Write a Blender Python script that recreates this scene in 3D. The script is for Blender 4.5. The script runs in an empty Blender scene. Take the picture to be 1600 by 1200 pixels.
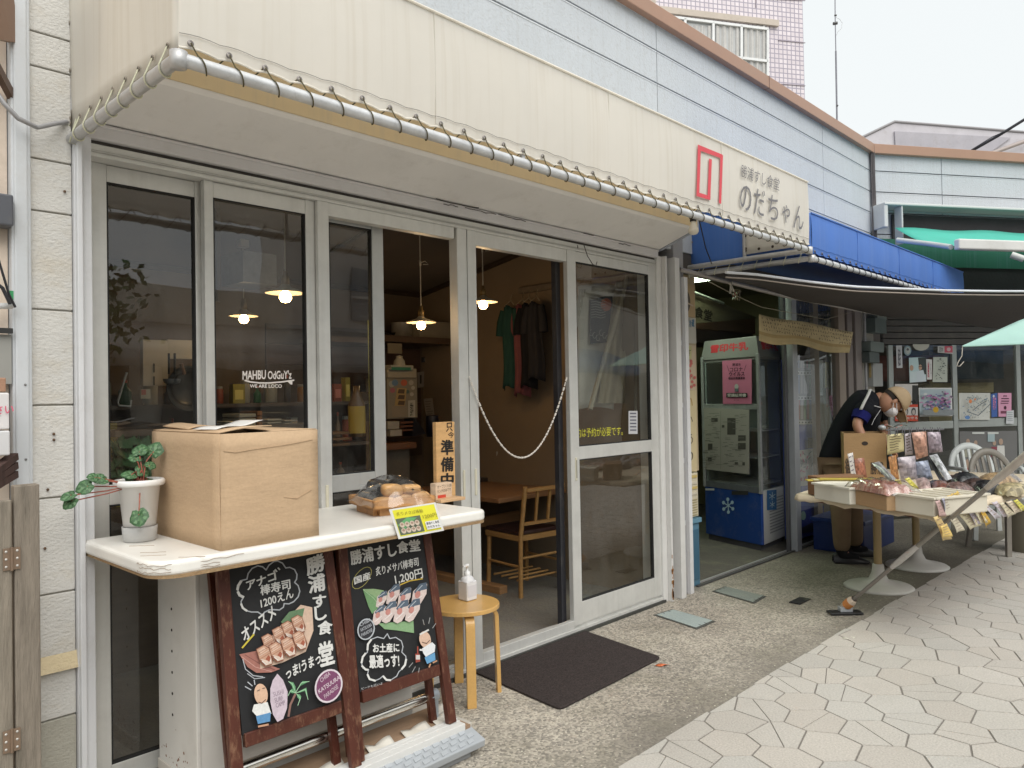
import bpy, bmesh, math, random
from mathutils import Vector, Matrix
random.seed(7)
R_ = math.radians
SC = bpy.context.scene
COLL = SC.collection

# ---------------------------------------------------------------- camera
CAM = Vector((0, -3.02, 1.45))
_y, _p, _r, FPX = R_(43.8), R_(.95), R_(-1.04), 1200.0
CF = Vector((math.cos(_p)*math.cos(_y), math.cos(_p)*math.sin(_y), math.sin(_p)))
_R0 = Vector((math.sin(_y), -math.cos(_y), 0)); _U0 = _R0.cross(CF)
CR = math.cos(_r)*_R0 + math.sin(_r)*_U0
CU = -math.sin(_r)*_R0 + math.cos(_r)*_U0
cd = bpy.data.cameras.new('camera'); cam = bpy.data.objects.new('camera', cd); COLL.objects.link(cam)
cd.sensor_width = 36; cd.lens = 27.0; cd.clip_start = .05; cd.clip_end = 500
cam.matrix_world = Matrix(((CR.x, CU.x, -CF.x, CAM.x), (CR.y, CU.y, -CF.y, CAM.y), (CR.z, CU.z, -CF.z, CAM.z), (0, 0, 0, 1)))
SC.camera = cam

# ---------------------------------------------------------------- world, sun, exposure
w = bpy.data.worlds.new("World"); SC.world = w; w.use_nodes = True
nt = w.node_tree; nt.nodes.clear()
sky = nt.nodes.new('ShaderNodeTexSky'); sky.sky_type = 'NISHITA'; sky.sun_disc = False
sky.sun_elevation = R_(52); sky.sun_rotation = R_(200); sky.air_density = 1.0; sky.dust_density = 6.0; sky.ozone_density = 1.0
hs = nt.nodes.new('ShaderNodeHueSaturation'); hs.inputs['Saturation'].default_value = .12; hs.inputs['Value'].default_value = 1.0
mx = nt.nodes.new('ShaderNodeMixRGB'); mx.inputs['Fac'].default_value = .75; mx.inputs['Color2'].default_value = (10.5, 11.0, 11.1, 1)
bg = nt.nodes.new('ShaderNodeBackground'); bg.inputs['Strength'].default_value = .059
wo = nt.nodes.new('ShaderNodeOutputWorld')
nt.links.new(sky.outputs[0], hs.inputs['Color']); nt.links.new(hs.outputs[0], mx.inputs['Color1'])
nt.links.new(mx.outputs[0], bg.inputs['Color']); nt.links.new(bg.outputs[0], wo.inputs['Surface'])
ld = bpy.data.lights.new('sun', 'SUN'); ld.energy = 1.5; ld.angle = R_(60); ld.color = (1, .96, .9)
sun = bpy.data.objects.new('sun', ld); COLL.objects.link(sun)
sun.rotation_euler = Vector((.30, .80, -1.1)).to_track_quat('-Z', 'Y').to_euler()
SC.view_settings.view_transform = 'Standard'; SC.view_settings.look = 'None'
SC.view_settings.exposure = .85; SC.view_settings.gamma = 1
SC.cycles.max_bounces = 10; SC.cycles.transparent_max_bounces = 16
try: SC.cycles.use_denoising = True
except Exception: pass

# ---------------------------------------------------------------- pixel (1600x1200 photo) -> point in the place
def ray(px, py): return CF + (px-800)/FPX*CR - (py-600)/FPX*CU
def PY(px, py, y=0.0):
    d = ray(px, py); return CAM + d*((y-CAM.y)/d.y)
def PX(px, py, x):
    d = ray(px, py); return CAM + d*((x-CAM.x)/d.x)
def PZ(px, py, z=0.0):
    d = ray(px, py); return CAM + d*((z-CAM.z)/d.z)
def PD(px, py, dep): return CAM + ray(px, py)*dep
W2O = Vector((8.96, 0, 0)); W2D = Vector((.837, -.548, 0)).normalized(); W2N = Vector((-W2D.y, W2D.x, 0))   # second wall
W2F = -W2N
def PP(px, py, p0, n):
    d = ray(px, py); return CAM + d*((Vector(p0)-CAM).dot(n)/d.dot(n))
def P2(px, py, off=0.0): return PP(px, py, W2O + W2F*off, W2N)

# ---------------------------------------------------------------- object helpers
def tag(o, label=None, cat=None, group=None, kind=None):
    if label: o['label'] = label
    if cat: o['category'] = cat
    if group: o['group'] = group
    if kind: o['kind'] = kind
    return o
def thing(name, label, cat, loc=(0, 0, 0), group=None, rot=0):
    o = bpy.data.objects.new(name, None); o.empty_display_size = .1; COLL.objects.link(o)
    o.location = loc; o.rotation_euler = (0, 0, rot)
    return tag(o, label, cat, group)
def base(o):
    v = Vector((0, 0, 0))
    while o is not None: v += o.location; o = o.parent
    return v
class MB:
    def __init__(s, col=(.5, .5, .5)): s.v = []; s.f = []; s.c = []; s.sm = []; s.col = col
    def add(s, vs, fs, col=None, smooth=False):
        n = len(s.v); s.v += [Vector(p) for p in vs]
        for f in fs: s.f.append([i+n for i in f]); s.c.append(col or s.col); s.sm.append(smooth)
        return s
    def box(s, a, b, col=None):
        x0, y0, z0 = [min(p, q) for p, q in zip(a, b)]; x1, y1, z1 = [max(p, q) for p, q in zip(a, b)]
        return s.add([(x0,y0,z0),(x1,y0,z0),(x1,y1,z0),(x0,y1,z0),(x0,y0,z1),(x1,y0,z1),(x1,y1,z1),(x0,y1,z1)],
                     [(0,3,2,1),(4,5,6,7),(0,1,5,4),(1,2,6,5),(2,3,7,6),(3,0,4,7)], col)
    def obox(s, o, u, v, w_, col=None):          # oriented box from a corner and three edge vectors
        o, u, v, w_ = Vector(o), Vector(u), Vector(v), Vector(w_)
        if u.cross(v).dot(w_) < 0: u, v = v, u
        return s.add([o, o+u, o+u+v, o+v, o+w_, o+u+w_, o+u+v+w_, o+v+w_],
                     [(0,3,2,1),(4,5,6,7),(0,1,5,4),(1,2,6,5),(2,3,7,6),(3,0,4,7)], col)
    def beam(s, p, q, wd, th, col=None, up=(0, 0, 1)):
        p, q = Vector(p), Vector(q); d = (q-p); a = d.cross(Vector(up))
        if a.length < 1e-5: a = d.cross(Vector((0, 1, 0)))
        a.normalize(); b = a.cross(d).normalized()
        return s.obox(p - a*wd/2 - b*th/2, a*wd, b*th, d, col)
    def tube(s, pts, r, n=8, col=None, caps=True, rs=None):
        pts = [Vector(p) for p in pts]; N = len(pts); base_ = len(s.v); ref = None; vs = []; fs = []
        for i, p in enumerate(pts):
            t = (pts[min(i+1, N-1)] - pts[max(i-1, 0)]).normalized()
            if ref is None: ref = Vector((0, 0, 1)) if abs(t.z) < .9 else Vector((1, 0, 0))
            a = (ref - t*ref.dot(t)); a = a.normalized() if a.length > 1e-6 else t.orthogonal().normalized()
            ref = a; b = t.cross(a); rr = rs[i] if rs else r
            for k in range(n):
                th = 2*math.pi*k/n; vs.append(p + a*(math.cos(th)*rr) + b*(math.sin(th)*rr))
        for i in range(N-1):
            for k in range(n):
                k2 = (k+1) % n; fs.append((i*n+k, i*n+k2, (i+1)*n+k2, (i+1)*n+k))
        s.add(vs, fs, col, True)
        if caps: s.add(vs[:n][::-1], [tuple(range(n))], col); s.add(vs[-n:], [tuple(range(n))], col)
        return s
    def cyl(s, p, q, r, r2=None, n=20, col=None): return s.tube([p, q], r, n, col, True, [r, r if r2 is None else r2])
    def lathe(s, c, prof, n=28, col=None, axis=None, smooth=True):
        c = Vector(c); ax = Vector(axis or (0, 0, 1)).normalized(); a = ax.orthogonal().normalized(); b = ax.cross(a)
        vs = []; fs = []
        for (r, z) in prof:
            for k in range(n):
                th = 2*math.pi*k/n; vs.append(c + ax*z + (a*math.cos(th)+b*math.sin(th))*r)
        for i in range(len(prof)-1):
            for k in range(n):
                k2 = (k+1) % n; fs.append((i*n+k, i*n+k2, (i+1)*n+k2, (i+1)*n+k))
        return s.add(vs, fs, col, smooth)
    def prism(s, pts, d, col=None):              # outline (3d points) swept by d
        pts = [Vector(p) for p in pts]; d = Vector(d); n = len(pts)
        nn = Vector((0, 0, 0))
        for i in range(n): nn += pts[i].cross(pts[(i+1) % n])
        if nn.dot(d) > 0: pts.reverse()
        return s.add(pts + [p+d for p in pts], [tuple(range(n)), tuple(range(2*n-1, n-1, -1))] +
                     [(i, n+i, n+(i+1) % n, (i+1) % n) for i in range(n)], col)
    def grid(s, fn, nu, nv, col=None, smooth=True, colfn=None):
        vs = [fn(i/nu, j/nv) for j in range(nv+1) for i in range(nu+1)]
        for j in range(nv):
            for i in range(nu):
                pass
        n0 = len(s.v); s.v += [Vector(p) for p in vs]
        for j in range(nv):
            for i in range(nu):
                a = n0 + j*(nu+1)+i; s.f.append([a, a+1, a+nu+2, a+nu+1])
                s.c.append(colfn((i+.5)/nu, (j+.5)/nv) if colfn else (col or s.col)); s.sm.append(smooth)
        return s
    def build(s, name, mat, parent=None, bev=0, loc=None, seg=2, solid=0, sub=0):
        me = bpy.data.meshes.new(name)
        off = base(parent) if parent is not None else Vector((0, 0, 0))
        if loc is not None: off = off + Vector(loc)
        me.from_pydata([p-off for p in s.v], [], s.f); me.validate(); me.update()
        if len(me.polygons) == len(s.f):
            at = me.color_attributes.new('Col', 'FLOAT_COLOR', 'CORNER'); k = 0; buf = []
            for p in me.polygons:
                c = s.c[p.index]; p.use_smooth = s.sm[p.index]
                for _ in p.loop_indices: buf += [c[0], c[1], c[2], 1.0]
            at.data.foreach_set('color', buf)
        me.materials.append(mat)
        o = bpy.data.objects.new(name, me); COLL.objects.link(o); o.parent = parent
        if loc is not None: o.location = loc
        if solid:
            m = o.modifiers.new('solid', 'SOLIDIFY'); m.thickness = solid; m.offset = 0
        if sub:
            m = o.modifiers.new('sub', 'SUBSURF'); m.levels = m.render_levels = sub
        if bev:
            m = o.modifiers.new('bevel', 'BEVEL'); m.width = bev; m.segments = seg; m.limit_method = 'ANGLE'; m.angle_limit = R_(35)
        return o
def cp(o, parent=None, loc=None, rot=None, label=None):
    c = o.copy(); COLL.objects.link(c); c.parent = parent
    if loc is not None: c.location = loc
    if rot is not None: c.rotation_euler = (0, 0, rot)
    if label: c['label'] = label
    for ch in [q for q in bpy.data.objects if q.parent == o]: cp(ch, c)
    return c

# ---------------------------------------------------------------- lettering
_tc = {}
def glyphs(body, bold=0.0):
    key = (body, bold)
    if key not in _tc:
        c = bpy.data.curves.new('t', 'FONT'); c.body = body; c.offset = bold; c.resolution_u = 3
        o = bpy.data.objects.new('t', c); COLL.objects.link(o)
        m = o.to_mesh(); vs = [(v.co.x, v.co.y) for v in m.vertices]; fs = [tuple(p.vertices) for p in m.polygons]
        o.to_mesh_clear(); bpy.data.objects.remove(o); bpy.data.curves.remove(c)
        x0 = min(v[0] for v in vs); x1 = max(v[0] for v in vs); y0 = min(v[1] for v in vs); y1 = max(v[1] for v in vs)
        _tc[key] = ([((x-x0)/(x1-x0), (y-y0)/max(1e-6, (y1-y0))) for x, y in vs], fs, (x1-x0)/max(1e-6, (y1-y0)))
    return _tc[key]
def pane(a_, u_, v_):                            # one sheet of glass
    m_ = MB(); a_, u_, v_ = Vector(a_), Vector(u_), Vector(v_); m_.add([a_, a_+u_, a_+u_+v_, a_+v_], [(0, 1, 2, 3)]); return m_
class Art:
    """flat print lying on a plane; shapes are given where they stand on it, each layer a hair above the last"""
    def __init__(s, fn, n, step=.00035, off=.001): s.fn = fn; s.n = Vector(n).normalized(); s.k = 0; s.step = step; s.off = off; s.m = MB()
    def P(s, x, y): return s.fn(x, y) + s.n*(s.off + s.k*s.step)
    def face(s, vs, fs, col):
        for f in fs:
            a, b, c = vs[f[0]], vs[f[1]], vs[f[2]]
            if (b-a).cross(c-a).dot(s.n) < 0: s.m.add([vs[i] for i in reversed(f)], [tuple(range(len(f)))], col)
            else: s.m.add([vs[i] for i in f], [tuple(range(len(f)))], col)
    def poly(s, pts, col):
        s.k += 1; vs = [s.P(*p) for p in pts]; s.face(vs, [tuple(range(len(vs)))], col); return s
    def rect(s, x0, y0, x1, y1, col): return s.poly([(x0, y0), (x1, y0), (x1, y1), (x0, y1)], col)
    def oval(s, cx, cy, rx, ry, col, rot=0, n=24):
        c, q = math.cos(rot), math.sin(rot)
        return s.poly([(cx + rx*math.cos(t)*c - ry*math.sin(t)*q, cy + rx*math.cos(t)*q + ry*math.sin(t)*c) for t in [2*math.pi*i/n for i in range(n)]], col)
    def line(s, pts, wd, col, closed=False):
        s.k += 1; N = len(pts); L = []
        if closed: pts = list(pts)+[pts[0]]; N += 1
        for i in range(N-1):
            (x0, y0), (x1, y1) = pts[i], pts[i+1]; d = math.hypot(x1-x0, y1-y0) or 1; e = wd*.25
            nx, ny = -(y1-y0)/d*wd/2, (x1-x0)/d*wd/2; ex, ey = (x1-x0)/d*e, (y1-y0)/d*e
            vs = [s.P(x0-ex+nx, y0-ey+ny), s.P(x0-ex-nx, y0-ey-ny), s.P(x1+ex-nx, y1+ey-ny), s.P(x1+ex+nx, y1+ey+ny)]
            s.face(vs, [(0, 1, 2, 3)], col); s.k += .15
        return s
    def text(s, body, bl, br, tl, col, bold=0.0):   # text fitted into the parallelogram bl-br-tl, brush weight by doubling
        g, fs, _ = glyphs(body, 0); b = bold*.8; nb = b/max(1, len(body))
        for du, dv in (((0, 0),) if bold < .015 else ((-nb, 0), (nb, b*.5), (nb*.2, -b*.8), (-nb*.4, b*.8))):
            s.k += 1 if du == 0 else .4
            vs = [s.P(bl[0] + (u+du)*(br[0]-bl[0]) + (v+dv)*(tl[0]-bl[0]), bl[1] + (u+du)*(br[1]-bl[1]) + (v+dv)*(tl[1]-bl[1])) for u, v in g]
            s.face(vs, fs, col)
        return s
    def build(s, name, mat, parent=None): return s.m.build(name, mat, parent)
def frame2(o, u, v):
    o, u, v = Vector(o), Vector(u), Vector(v)
    return (lambda x, y: o + u*x + v*y)

# ---------------------------------------------------------------- materials (base colour comes from the mesh, times wear)
def mat(name, rough=.6, metal=0, var=.12, scale=3.0, bump=.0, bscale=60, spec=.4, streak=0, dirt=0, dirtcol=(.12, .1, .07), transl=0, alpha=1, emit=0, coat=0, fine=0, stretch=(1,1,1), dscale=4.0, sheen=0):
    m = bpy.data.materials.new(name); m.use_nodes = True; t = m.node_tree; t.nodes.clear(); N = t.nodes.new; L = t.links.new
    out = N('ShaderNodeOutputMaterial'); b = N('ShaderNodeBsdfPrincipled')
    a = N('ShaderNodeVertexColor'); a.layer_name = 'Col'
    g = N('ShaderNodeNewGeometry'); mp = N('ShaderNodeMapping'); mp.inputs['Scale'].default_value = stretch
    L(g.outputs['Position'], mp.inputs['Vector'])
    n1 = N('ShaderNodeTexNoise'); n1.inputs['Scale'].default_value = scale; n1.inputs['Detail'].default_value = 6; n1.inputs['Roughness'].default_value = .65
    L(mp.outputs[0], n1.inputs['Vector'])
    mr = N('ShaderNodeMapRange'); mr.inputs['From Min'].default_value = .25; mr.inputs['From Max'].default_value = .75
    mr.inputs['To Min'].default_value = 1-var; mr.inputs['To Max'].default_value = 1+var; L(n1.outputs[0], mr.inputs['Value'])
    v = N('ShaderNodeVectorMath'); v.operation = 'SCALE'; L(a.outputs['Color'], v.inputs[0]); L(mr.outputs[0], v.inputs['Scale'])
    col = v.outputs[0]
    if fine:
        n3 = N('ShaderNodeTexNoise'); n3.inputs['Scale'].default_value = 120; n3.inputs['Detail'].default_value = 3; L(g.outputs['Position'], n3.inputs['Vector'])
        m3 = N('ShaderNodeMapRange'); m3.inputs['From Min'].default_value = .3; m3.inputs['From Max'].default_value = .7; m3.inputs['To Min'].default_value = 1-fine; m3.inputs['To Max'].default_value = 1+fine
        L(n3.outputs[0], m3.inputs['Value']); v3 = N('ShaderNodeVectorMath'); v3.operation = 'SCALE'; L(col, v3.inputs[0]); L(m3.outputs[0], v3.inputs['Scale']); col = v3.outputs[0]
    if streak:
        m2 = N('ShaderNodeMapping'); m2.inputs['Scale'].default_value = (38, 38, .55); L(g.outputs['Position'], m2.inputs['Vector'])
        n2 = N('ShaderNodeTexNoise'); n2.inputs['Scale'].default_value = 1; n2.inputs['Detail'].default_value = 5; L(m2.outputs[0], n2.inputs['Vector'])
        r2 = N('ShaderNodeMapRange'); r2.inputs['From Min'].default_value = .5; r2.inputs['From Max'].default_value = .72; r2.inputs['To Max'].default_value = streak; L(n2.outputs[0], r2.inputs['Value'])
        mm = N('ShaderNodeMixRGB'); mm.inputs['Color2'].default_value = (*dirtcol, 1); L(r2.outputs[0], mm.inputs['Fac']); L(col, mm.inputs['Color1']); col = mm.outputs[0]
    if dirt:
        n2 = N('ShaderNodeTexNoise'); n2.inputs['Scale'].default_value = dscale; n2.inputs['Detail'].default_value = 9; n2.inputs['Roughness'].default_value = .75; L(mp.outputs[0], n2.inputs['Vector'])
        r2 = N('ShaderNodeMapRange'); r2.inputs['From Min'].default_value = .52; r2.inputs['From Max'].default_value = .72; r2.inputs['To Max'].default_value = dirt; L(n2.outputs[0], r2.inputs['Value'])
        mm = N('ShaderNodeMixRGB'); mm.inputs['Color2'].default_value = (*dirtcol, 1); L(r2.outputs[0], mm.inputs['Fac']); L(col, mm.inputs['Color1']); col = mm.outputs[0]
    L(col, b.inputs['Base Color']); b.inputs['Roughness'].default_value = rough; b.inputs['Metallic'].default_value = metal
    b.inputs['Specular IOR Level'].default_value = spec; b.inputs['Alpha'].default_value = alpha; b.inputs['Coat Weight'].default_value = coat
    b.inputs['Sheen Weight'].default_value = sheen
    rr = N('ShaderNodeMapRange'); rr.inputs['To Min'].default_value = max(0, rough-.1); rr.inputs['To Max'].default_value = min(1, rough+.1); L(n1.outputs[0], rr.inputs['Value']); L(rr.outputs[0], b.inputs['Roughness'])
    if bump:
        nb = N('ShaderNodeTexNoise'); nb.inputs['Scale'].default_value = bscale; nb.inputs['Detail'].default_value = 4; L(mp.outputs[0], nb.inputs['Vector'])
        bp = N('ShaderNodeBump'); bp.inputs['Strength'].default_value = bump; bp.inputs['Distance'].default_value = .01; L(nb.outputs[0], bp.inputs['Height']); L(bp.outputs[0], b.inputs['Normal'])
    sh = b.outputs[0]
    if emit: L(col, b.inputs['Emission Color']); b.inputs['Emission Strength'].default_value = emit
    if transl:
        tr = N('ShaderNodeBsdfTranslucent'); L(col, tr.inputs['Color']); ms = N('ShaderNodeMixShader'); ms.inputs[0].default_value = transl
        L(sh, ms.inputs[1]); L(tr.outputs[0], ms.inputs[2]); sh = ms.outputs[0]
    L(sh, out.inputs['Surface']); return m
M = {
 'paint': mat('painted_metal', .45, 0, .06, 2.5, .04, 30, dirt=.18, dirtcol=(.3, .26, .2), dscale=6),
 'alu': mat('aluminium_frame', .42, .3, .10, 7, .03, 40, streak=.09, dirt=.05, dscale=25, dirtcol=(.25, .23, .19)),
 'galv': mat('galvanised_pipe', .42, .35, .16, 14, .06, 60, dirt=.35, dirtcol=(.2, .18, .16), dscale=20),
 'chrome': mat('chrome_tube', .18, 1, .1, 8, 0),
 'canvas': mat('awning_canvas', .62, 0, .05, 1.2, .12, 14, streak=.22, dirtcol=(.62, .56, .45), transl=.38),
 'canvasb': mat('blue_canvas', .55, 0, .1, 1.6, .14, 10, streak=.1, dirtcol=(.3, .4, .6), transl=.1),
 'cloth': mat('cloth', .88, 0, .12, 6, .2, 90, spec=.12),
 'shade': mat('shade_cloth', .75, 0, .15, 3, .25, 30, spec=.25),
 'wood': mat('wood', .5, 0, .22, 5, .05, 50, stretch=(1, 1, 6), fine=.05),
 'woodx': mat('wood_long_grain', .5, 0, .25, 4, .05, 50, stretch=(1, 6, 6), fine=.05),
 'oldwood': mat('weathered_wood', .85, 0, .35, 9, .5, 45, stretch=(5, 5, .5), dirt=.5, dirtcol=(.05, .05, .035), spec=.2),
 'birch': mat('birch_lacquer', .35, 0, .12, 4, .02, 50, coat=.3, fine=.04),
 'redwood': mat('worn_stained_wood', .45, 0, .25, 9, .15, 60, dirt=.7, dirtcol=(.30, .17, .10), dscale=45, stretch=(1, 1, .3)),
 'board': mat('chalkboard', .7, 0, .25, 3, .05, 40, dirt=.1, dirtcol=(.1, .1, .1)),
 'chalk': mat('chalk_paint', .9, 0, .08, 30, 0, fine=.06),
 'print': mat('printed_sheet', .55, 0, .04, 12, 0),
 'plastic': mat('plastic', .35, 0, .05, 5, .02, 30, dirt=.12, dirtcol=(.25, .22, .18)),
 'card': mat('cardboard', .82, 0, .08, 5, .18, 25, spec=.2, fine=.04, stretch=(1, 1, 3), dirt=.07, dirtcol=(.30, .21, .13), dscale=14),
 'plaster': mat('plaster', .85, 0, .12, 2, .15, 30, dirt=.3, dirtcol=(.15, .12, .08)),
 'dark': mat('dark_matter', .7, 0, .3, 4, .2, 30),
 'siding': mat('siding_board', .8, 0, .08, 1.0, .35, 80, streak=.16, dirt=.5, dirtcol=(.34, .33, .31), dscale=45, spec=.25),
 'block': mat('textured_block', .9, 0, .1, 2, .45, 85, dirt=.4, dirtcol=(.45, .37, .24), dscale=3, spec=.2, stretch=(1, 1, 1.5)),
 'concrete': mat('old_concrete', .92, 0, .2, 3, .6, 50, dirt=.5, dirtcol=(.2, .2, .12), dscale=3, spec=.2, fine=.1),
 'rubber': mat('coil_mat', .85, 0, .25, 200, 1.2, 240, spec=.3, fine=.4),
 'leaf': mat('leaf_surface', .45, 0, .45, 60, .2, 60),
 'skin': mat('skin', .55, 0, .08, 10, .05, 50),
 'ceramic': mat('white_ware', .3, 0, .03, 5, 0, coat=.4),
 'food': mat('food', .45, 0, .2, 40, .4, 60, coat=.3),
 'lampglow': mat('lamp_glow', .5, emit=16),
 'tubeglow': mat('tube_glow', .5, emit=7),
 'foilbag': mat('printed_foil', .32, .05, .3, 30, .9, 22, coat=.35),
}
def glassmat(name, tint=(.8, .85, .84), refl=1.0, alpha=.12, rough=.0):
    m = bpy.data.materials.new(name); m.use_nodes = True; t = m.node_tree; t.nodes.clear(); N = t.nodes.new; L = t.links.new
    out = N('ShaderNodeOutputMaterial'); tr = N('ShaderNodeBsdfTransparent'); tr.inputs[0].default_value = (*tint, 1)
    gl = N('ShaderNodeBsdfGlossy'); gl.inputs['Roughness'].default_value = rough
    g = N('ShaderNodeNewGeometry'); nn = N('ShaderNodeTexNoise'); nn.inputs['Scale'].default_value = 1.3; L(g.outputs['Position'], nn.inputs['Vector'])
    bp = N('ShaderNodeBump'); bp.inputs['Strength'].default_value = .12; bp.inputs['Distance'].default_value = .03; L(nn.outputs[0], bp.inputs['Height']); L(bp.outputs[0], gl.inputs['Normal'])
    dt = N('ShaderNodeVectorMath'); dt.operation = 'DOT_PRODUCT'; L(g.outputs['Incoming'], dt.inputs[0]); L(bp.outputs[0], dt.inputs[1])
    ab = N('ShaderNodeMath'); ab.operation = 'ABSOLUTE'; L(dt.outputs['Value'], ab.inputs[0])
    om = N('ShaderNodeMath'); om.operation = 'SUBTRACT'; om.inputs[0].default_value = 1; L(ab.outputs[0], om.inputs[1])
    pw = N('ShaderNodeMath'); pw.operation = 'POWER'; pw.inputs[1].default_value = 4.2; L(om.outputs[0], pw.inputs[0])
    ma = N('ShaderNodeMath'); ma.operation = 'MULTIPLY_ADD'; ma.inputs[1].default_value = .85*refl; ma.inputs[2].default_value = .105*refl; ma.use_clamp = True; L(pw.outputs[0], ma.inputs[0])
    ms = N('ShaderNodeMixShader'); L(ma.outputs[0], ms.inputs[0]); L(tr.outputs[0], ms.inputs[1]); L(gl.outputs[0], ms.inputs[2])
    mp = N('ShaderNodeMapping'); mp.inputs['Scale'].default_value = (3, 3, 1.2); L(g.outputs['Position'], mp.inputs[0]); n2 = N('ShaderNodeTexNoise'); n2.inputs['Scale'].default_value = 2.5; n2.inputs['Detail'].default_value = 8; n2.inputs['Roughness'].default_value = .7; L(mp.outputs[0], n2.inputs[0])
    rg = N('ShaderNodeMapRange'); rg.inputs['From Min'].default_value = .42; rg.inputs['From Max'].default_value = .75; rg.inputs['To Min'].default_value = .004; rg.inputs['To Max'].default_value = .075; L(n2.outputs[0], rg.inputs[0])
    df = N('ShaderNodeBsdfDiffuse'); df.inputs[0].default_value = (.55, .52, .47, 1); m2 = N('ShaderNodeMixShader'); L(rg.outputs[0], m2.inputs[0]); L(ms.outputs[0], m2.inputs[1]); L(df.outputs[0], m2.inputs[2])
    L(m2.outputs[0], out.inputs['Surface']); return m
M['glass'] = glassmat('window_glass')
M['clear'] = glassmat('clear_plastic_film', (.93, .93, .93), .9, rough=.12)

def groundmat():
    m = bpy.data.materials.new('exposed_aggregate'); m.use_nodes = True; t = m.node_tree; b = t.nodes['Principled BSDF']; N = t.nodes.new; L = t.links.new
    g = N('ShaderNodeNewGeometry')
    big = N('ShaderNodeTexNoise'); big.inputs['Scale'].default_value = 1.1; big.inputs['Detail'].default_value = 8; big.inputs['Roughness'].default_value = .6; L(g.outputs[0], big.inputs[0])
    cr = N('ShaderNodeValToRGB'); e = cr.color_ramp.elements; e[0].position = .3; e[0].color = (.27, .25, .22, 1); e[1].position = .68; e[1].color = (.42, .395, .35, 1); L(big.outputs[0], cr.inputs[0])
    vo = N('ShaderNodeTexVoronoi'); vo.inputs['Scale'].default_value = 95; L(g.outputs[0], vo.inputs['Vector'])
    c2 = N('ShaderNodeValToRGB'); e = c2.color_ramp.elements; e[0].position = 0; e[0].color = (.45, .44, .43, 1); e[1].position = 1; e[1].color = (1.42, 1.37, 1.28, 1)
    sp = N('ShaderNodeSeparateColor'); L(vo.outputs['Color'], sp.inputs[0]); L(sp.outputs[0], c2.inputs[0])
    mu = N('ShaderNodeMixRGB'); mu.blend_type = 'MULTIPLY'; mu.inputs[0].default_value = .85; L(cr.outputs[0], mu.inputs[1]); L(c2.outputs[0], mu.inputs[2])
    # dark grime band along the paving edge and mossy stain
    sx = N('ShaderNodeSeparateXYZ'); L(g.outputs[0], sx.inputs[0])
    wob = N('ShaderNodeTexNoise'); wob.inputs['Scale'].default_value = 2.2; wob.inputs['Detail'].default_value = 5; L(g.outputs[0], wob.inputs[0])
    ad = N('ShaderNodeMath'); ad.operation = 'MULTIPLY_ADD'; ad.inputs[1].default_value = .5; L(wob.outputs[0], ad.inputs[0]); L(sx.outputs[1], ad.inputs[2])
    c3 = N('ShaderNodeValToRGB'); c3.color_ramp.interpolation = 'EASE'; e = c3.color_ramp.elements; e[0].position = 0; e[0].color = (1, 1, 1, 1); e[1].position = 1; e[1].color = (0, 0, 0, 1)
    mrr = N('ShaderNodeMapRange'); mrr.inputs['From Min'].default_value = -1.02; mrr.inputs['From Max'].default_value = -.62; L(ad.outputs[0], mrr.inputs[0]); L(mrr.outputs[0], c3.inputs[0])
    k = N('ShaderNodeMath'); k.operation = 'MULTIPLY'; k.inputs[1].default_value = .68; L(c3.outputs[0], k.inputs[0])
    m3 = N('ShaderNodeMixRGB'); m3.blend_type = 'MIX'; m3.inputs[2].default_value = (.17, .155, .13, 1); L(k.outputs[0], m3.inputs[0]); L(mu.outputs[0], m3.inputs[1])
    # moss
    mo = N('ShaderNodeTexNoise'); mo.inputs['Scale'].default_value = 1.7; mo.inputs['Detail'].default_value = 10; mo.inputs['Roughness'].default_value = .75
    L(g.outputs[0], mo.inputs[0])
    r5 = N('ShaderNodeMapRange'); r5.inputs['From Min'].default_value = .5; r5.inputs['From Max'].default_value = .68; r5.inputs['To Max'].default_value = .42; L(mo.outputs[0], r5.inputs[0])
    m5 = N('ShaderNodeMixRGB'); m5.inputs[2].default_value = (.17, .16, .11, 1); L(r5.outputs[0], m5.inputs[0]); L(m3.outputs[0], m5.inputs[1])
    # pale and dark single stones
    v2 = N('ShaderNodeTexVoronoi'); v2.inputs['Scale'].default_value = 42; L(g.outputs[0], v2.inputs['Vector'])
    r6 = N('ShaderNodeMapRange'); r6.inputs['From Min'].default_value = .2; r6.inputs['From Max'].default_value = .12; L(v2.outputs['Distance'], r6.inputs[0])
    s6 = N('ShaderNodeSeparateColor'); L(v2.outputs['Color'], s6.inputs[0])
    g6 = N('ShaderNodeMath'); g6.operation = 'GREATER_THAN'; g6.inputs[1].default_value = .72; L(s6.outputs[1], g6.inputs[0])
    h6 = N('ShaderNodeMath'); h6.operation = 'MULTIPLY'; L(r6.outputs[0], h6.inputs[0]); L(g6.outputs[0], h6.inputs[1])
    m6 = N('ShaderNodeMixRGB'); m6.inputs[2].default_value = (.62, .58, .48, 1); L(h6.outputs[0], m6.inputs[0]); L(m5.outputs[0], m6.inputs[1])
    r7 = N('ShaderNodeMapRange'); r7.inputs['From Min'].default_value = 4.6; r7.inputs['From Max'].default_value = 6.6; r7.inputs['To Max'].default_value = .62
    a7 = N('ShaderNodeMath'); a7.operation = 'MULTIPLY_ADD'; a7.inputs[1].default_value = 2.2; L(mo.outputs[0], a7.inputs[0]); L(sx.outputs[0], a7.inputs[2]); s7 = N('ShaderNodeMath'); s7.operation = 'SUBTRACT'; s7.inputs[1].default_value = 1.1; L(a7.outputs[0], s7.inputs[0]); L(s7.outputs[0], r7.inputs[0])
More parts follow.
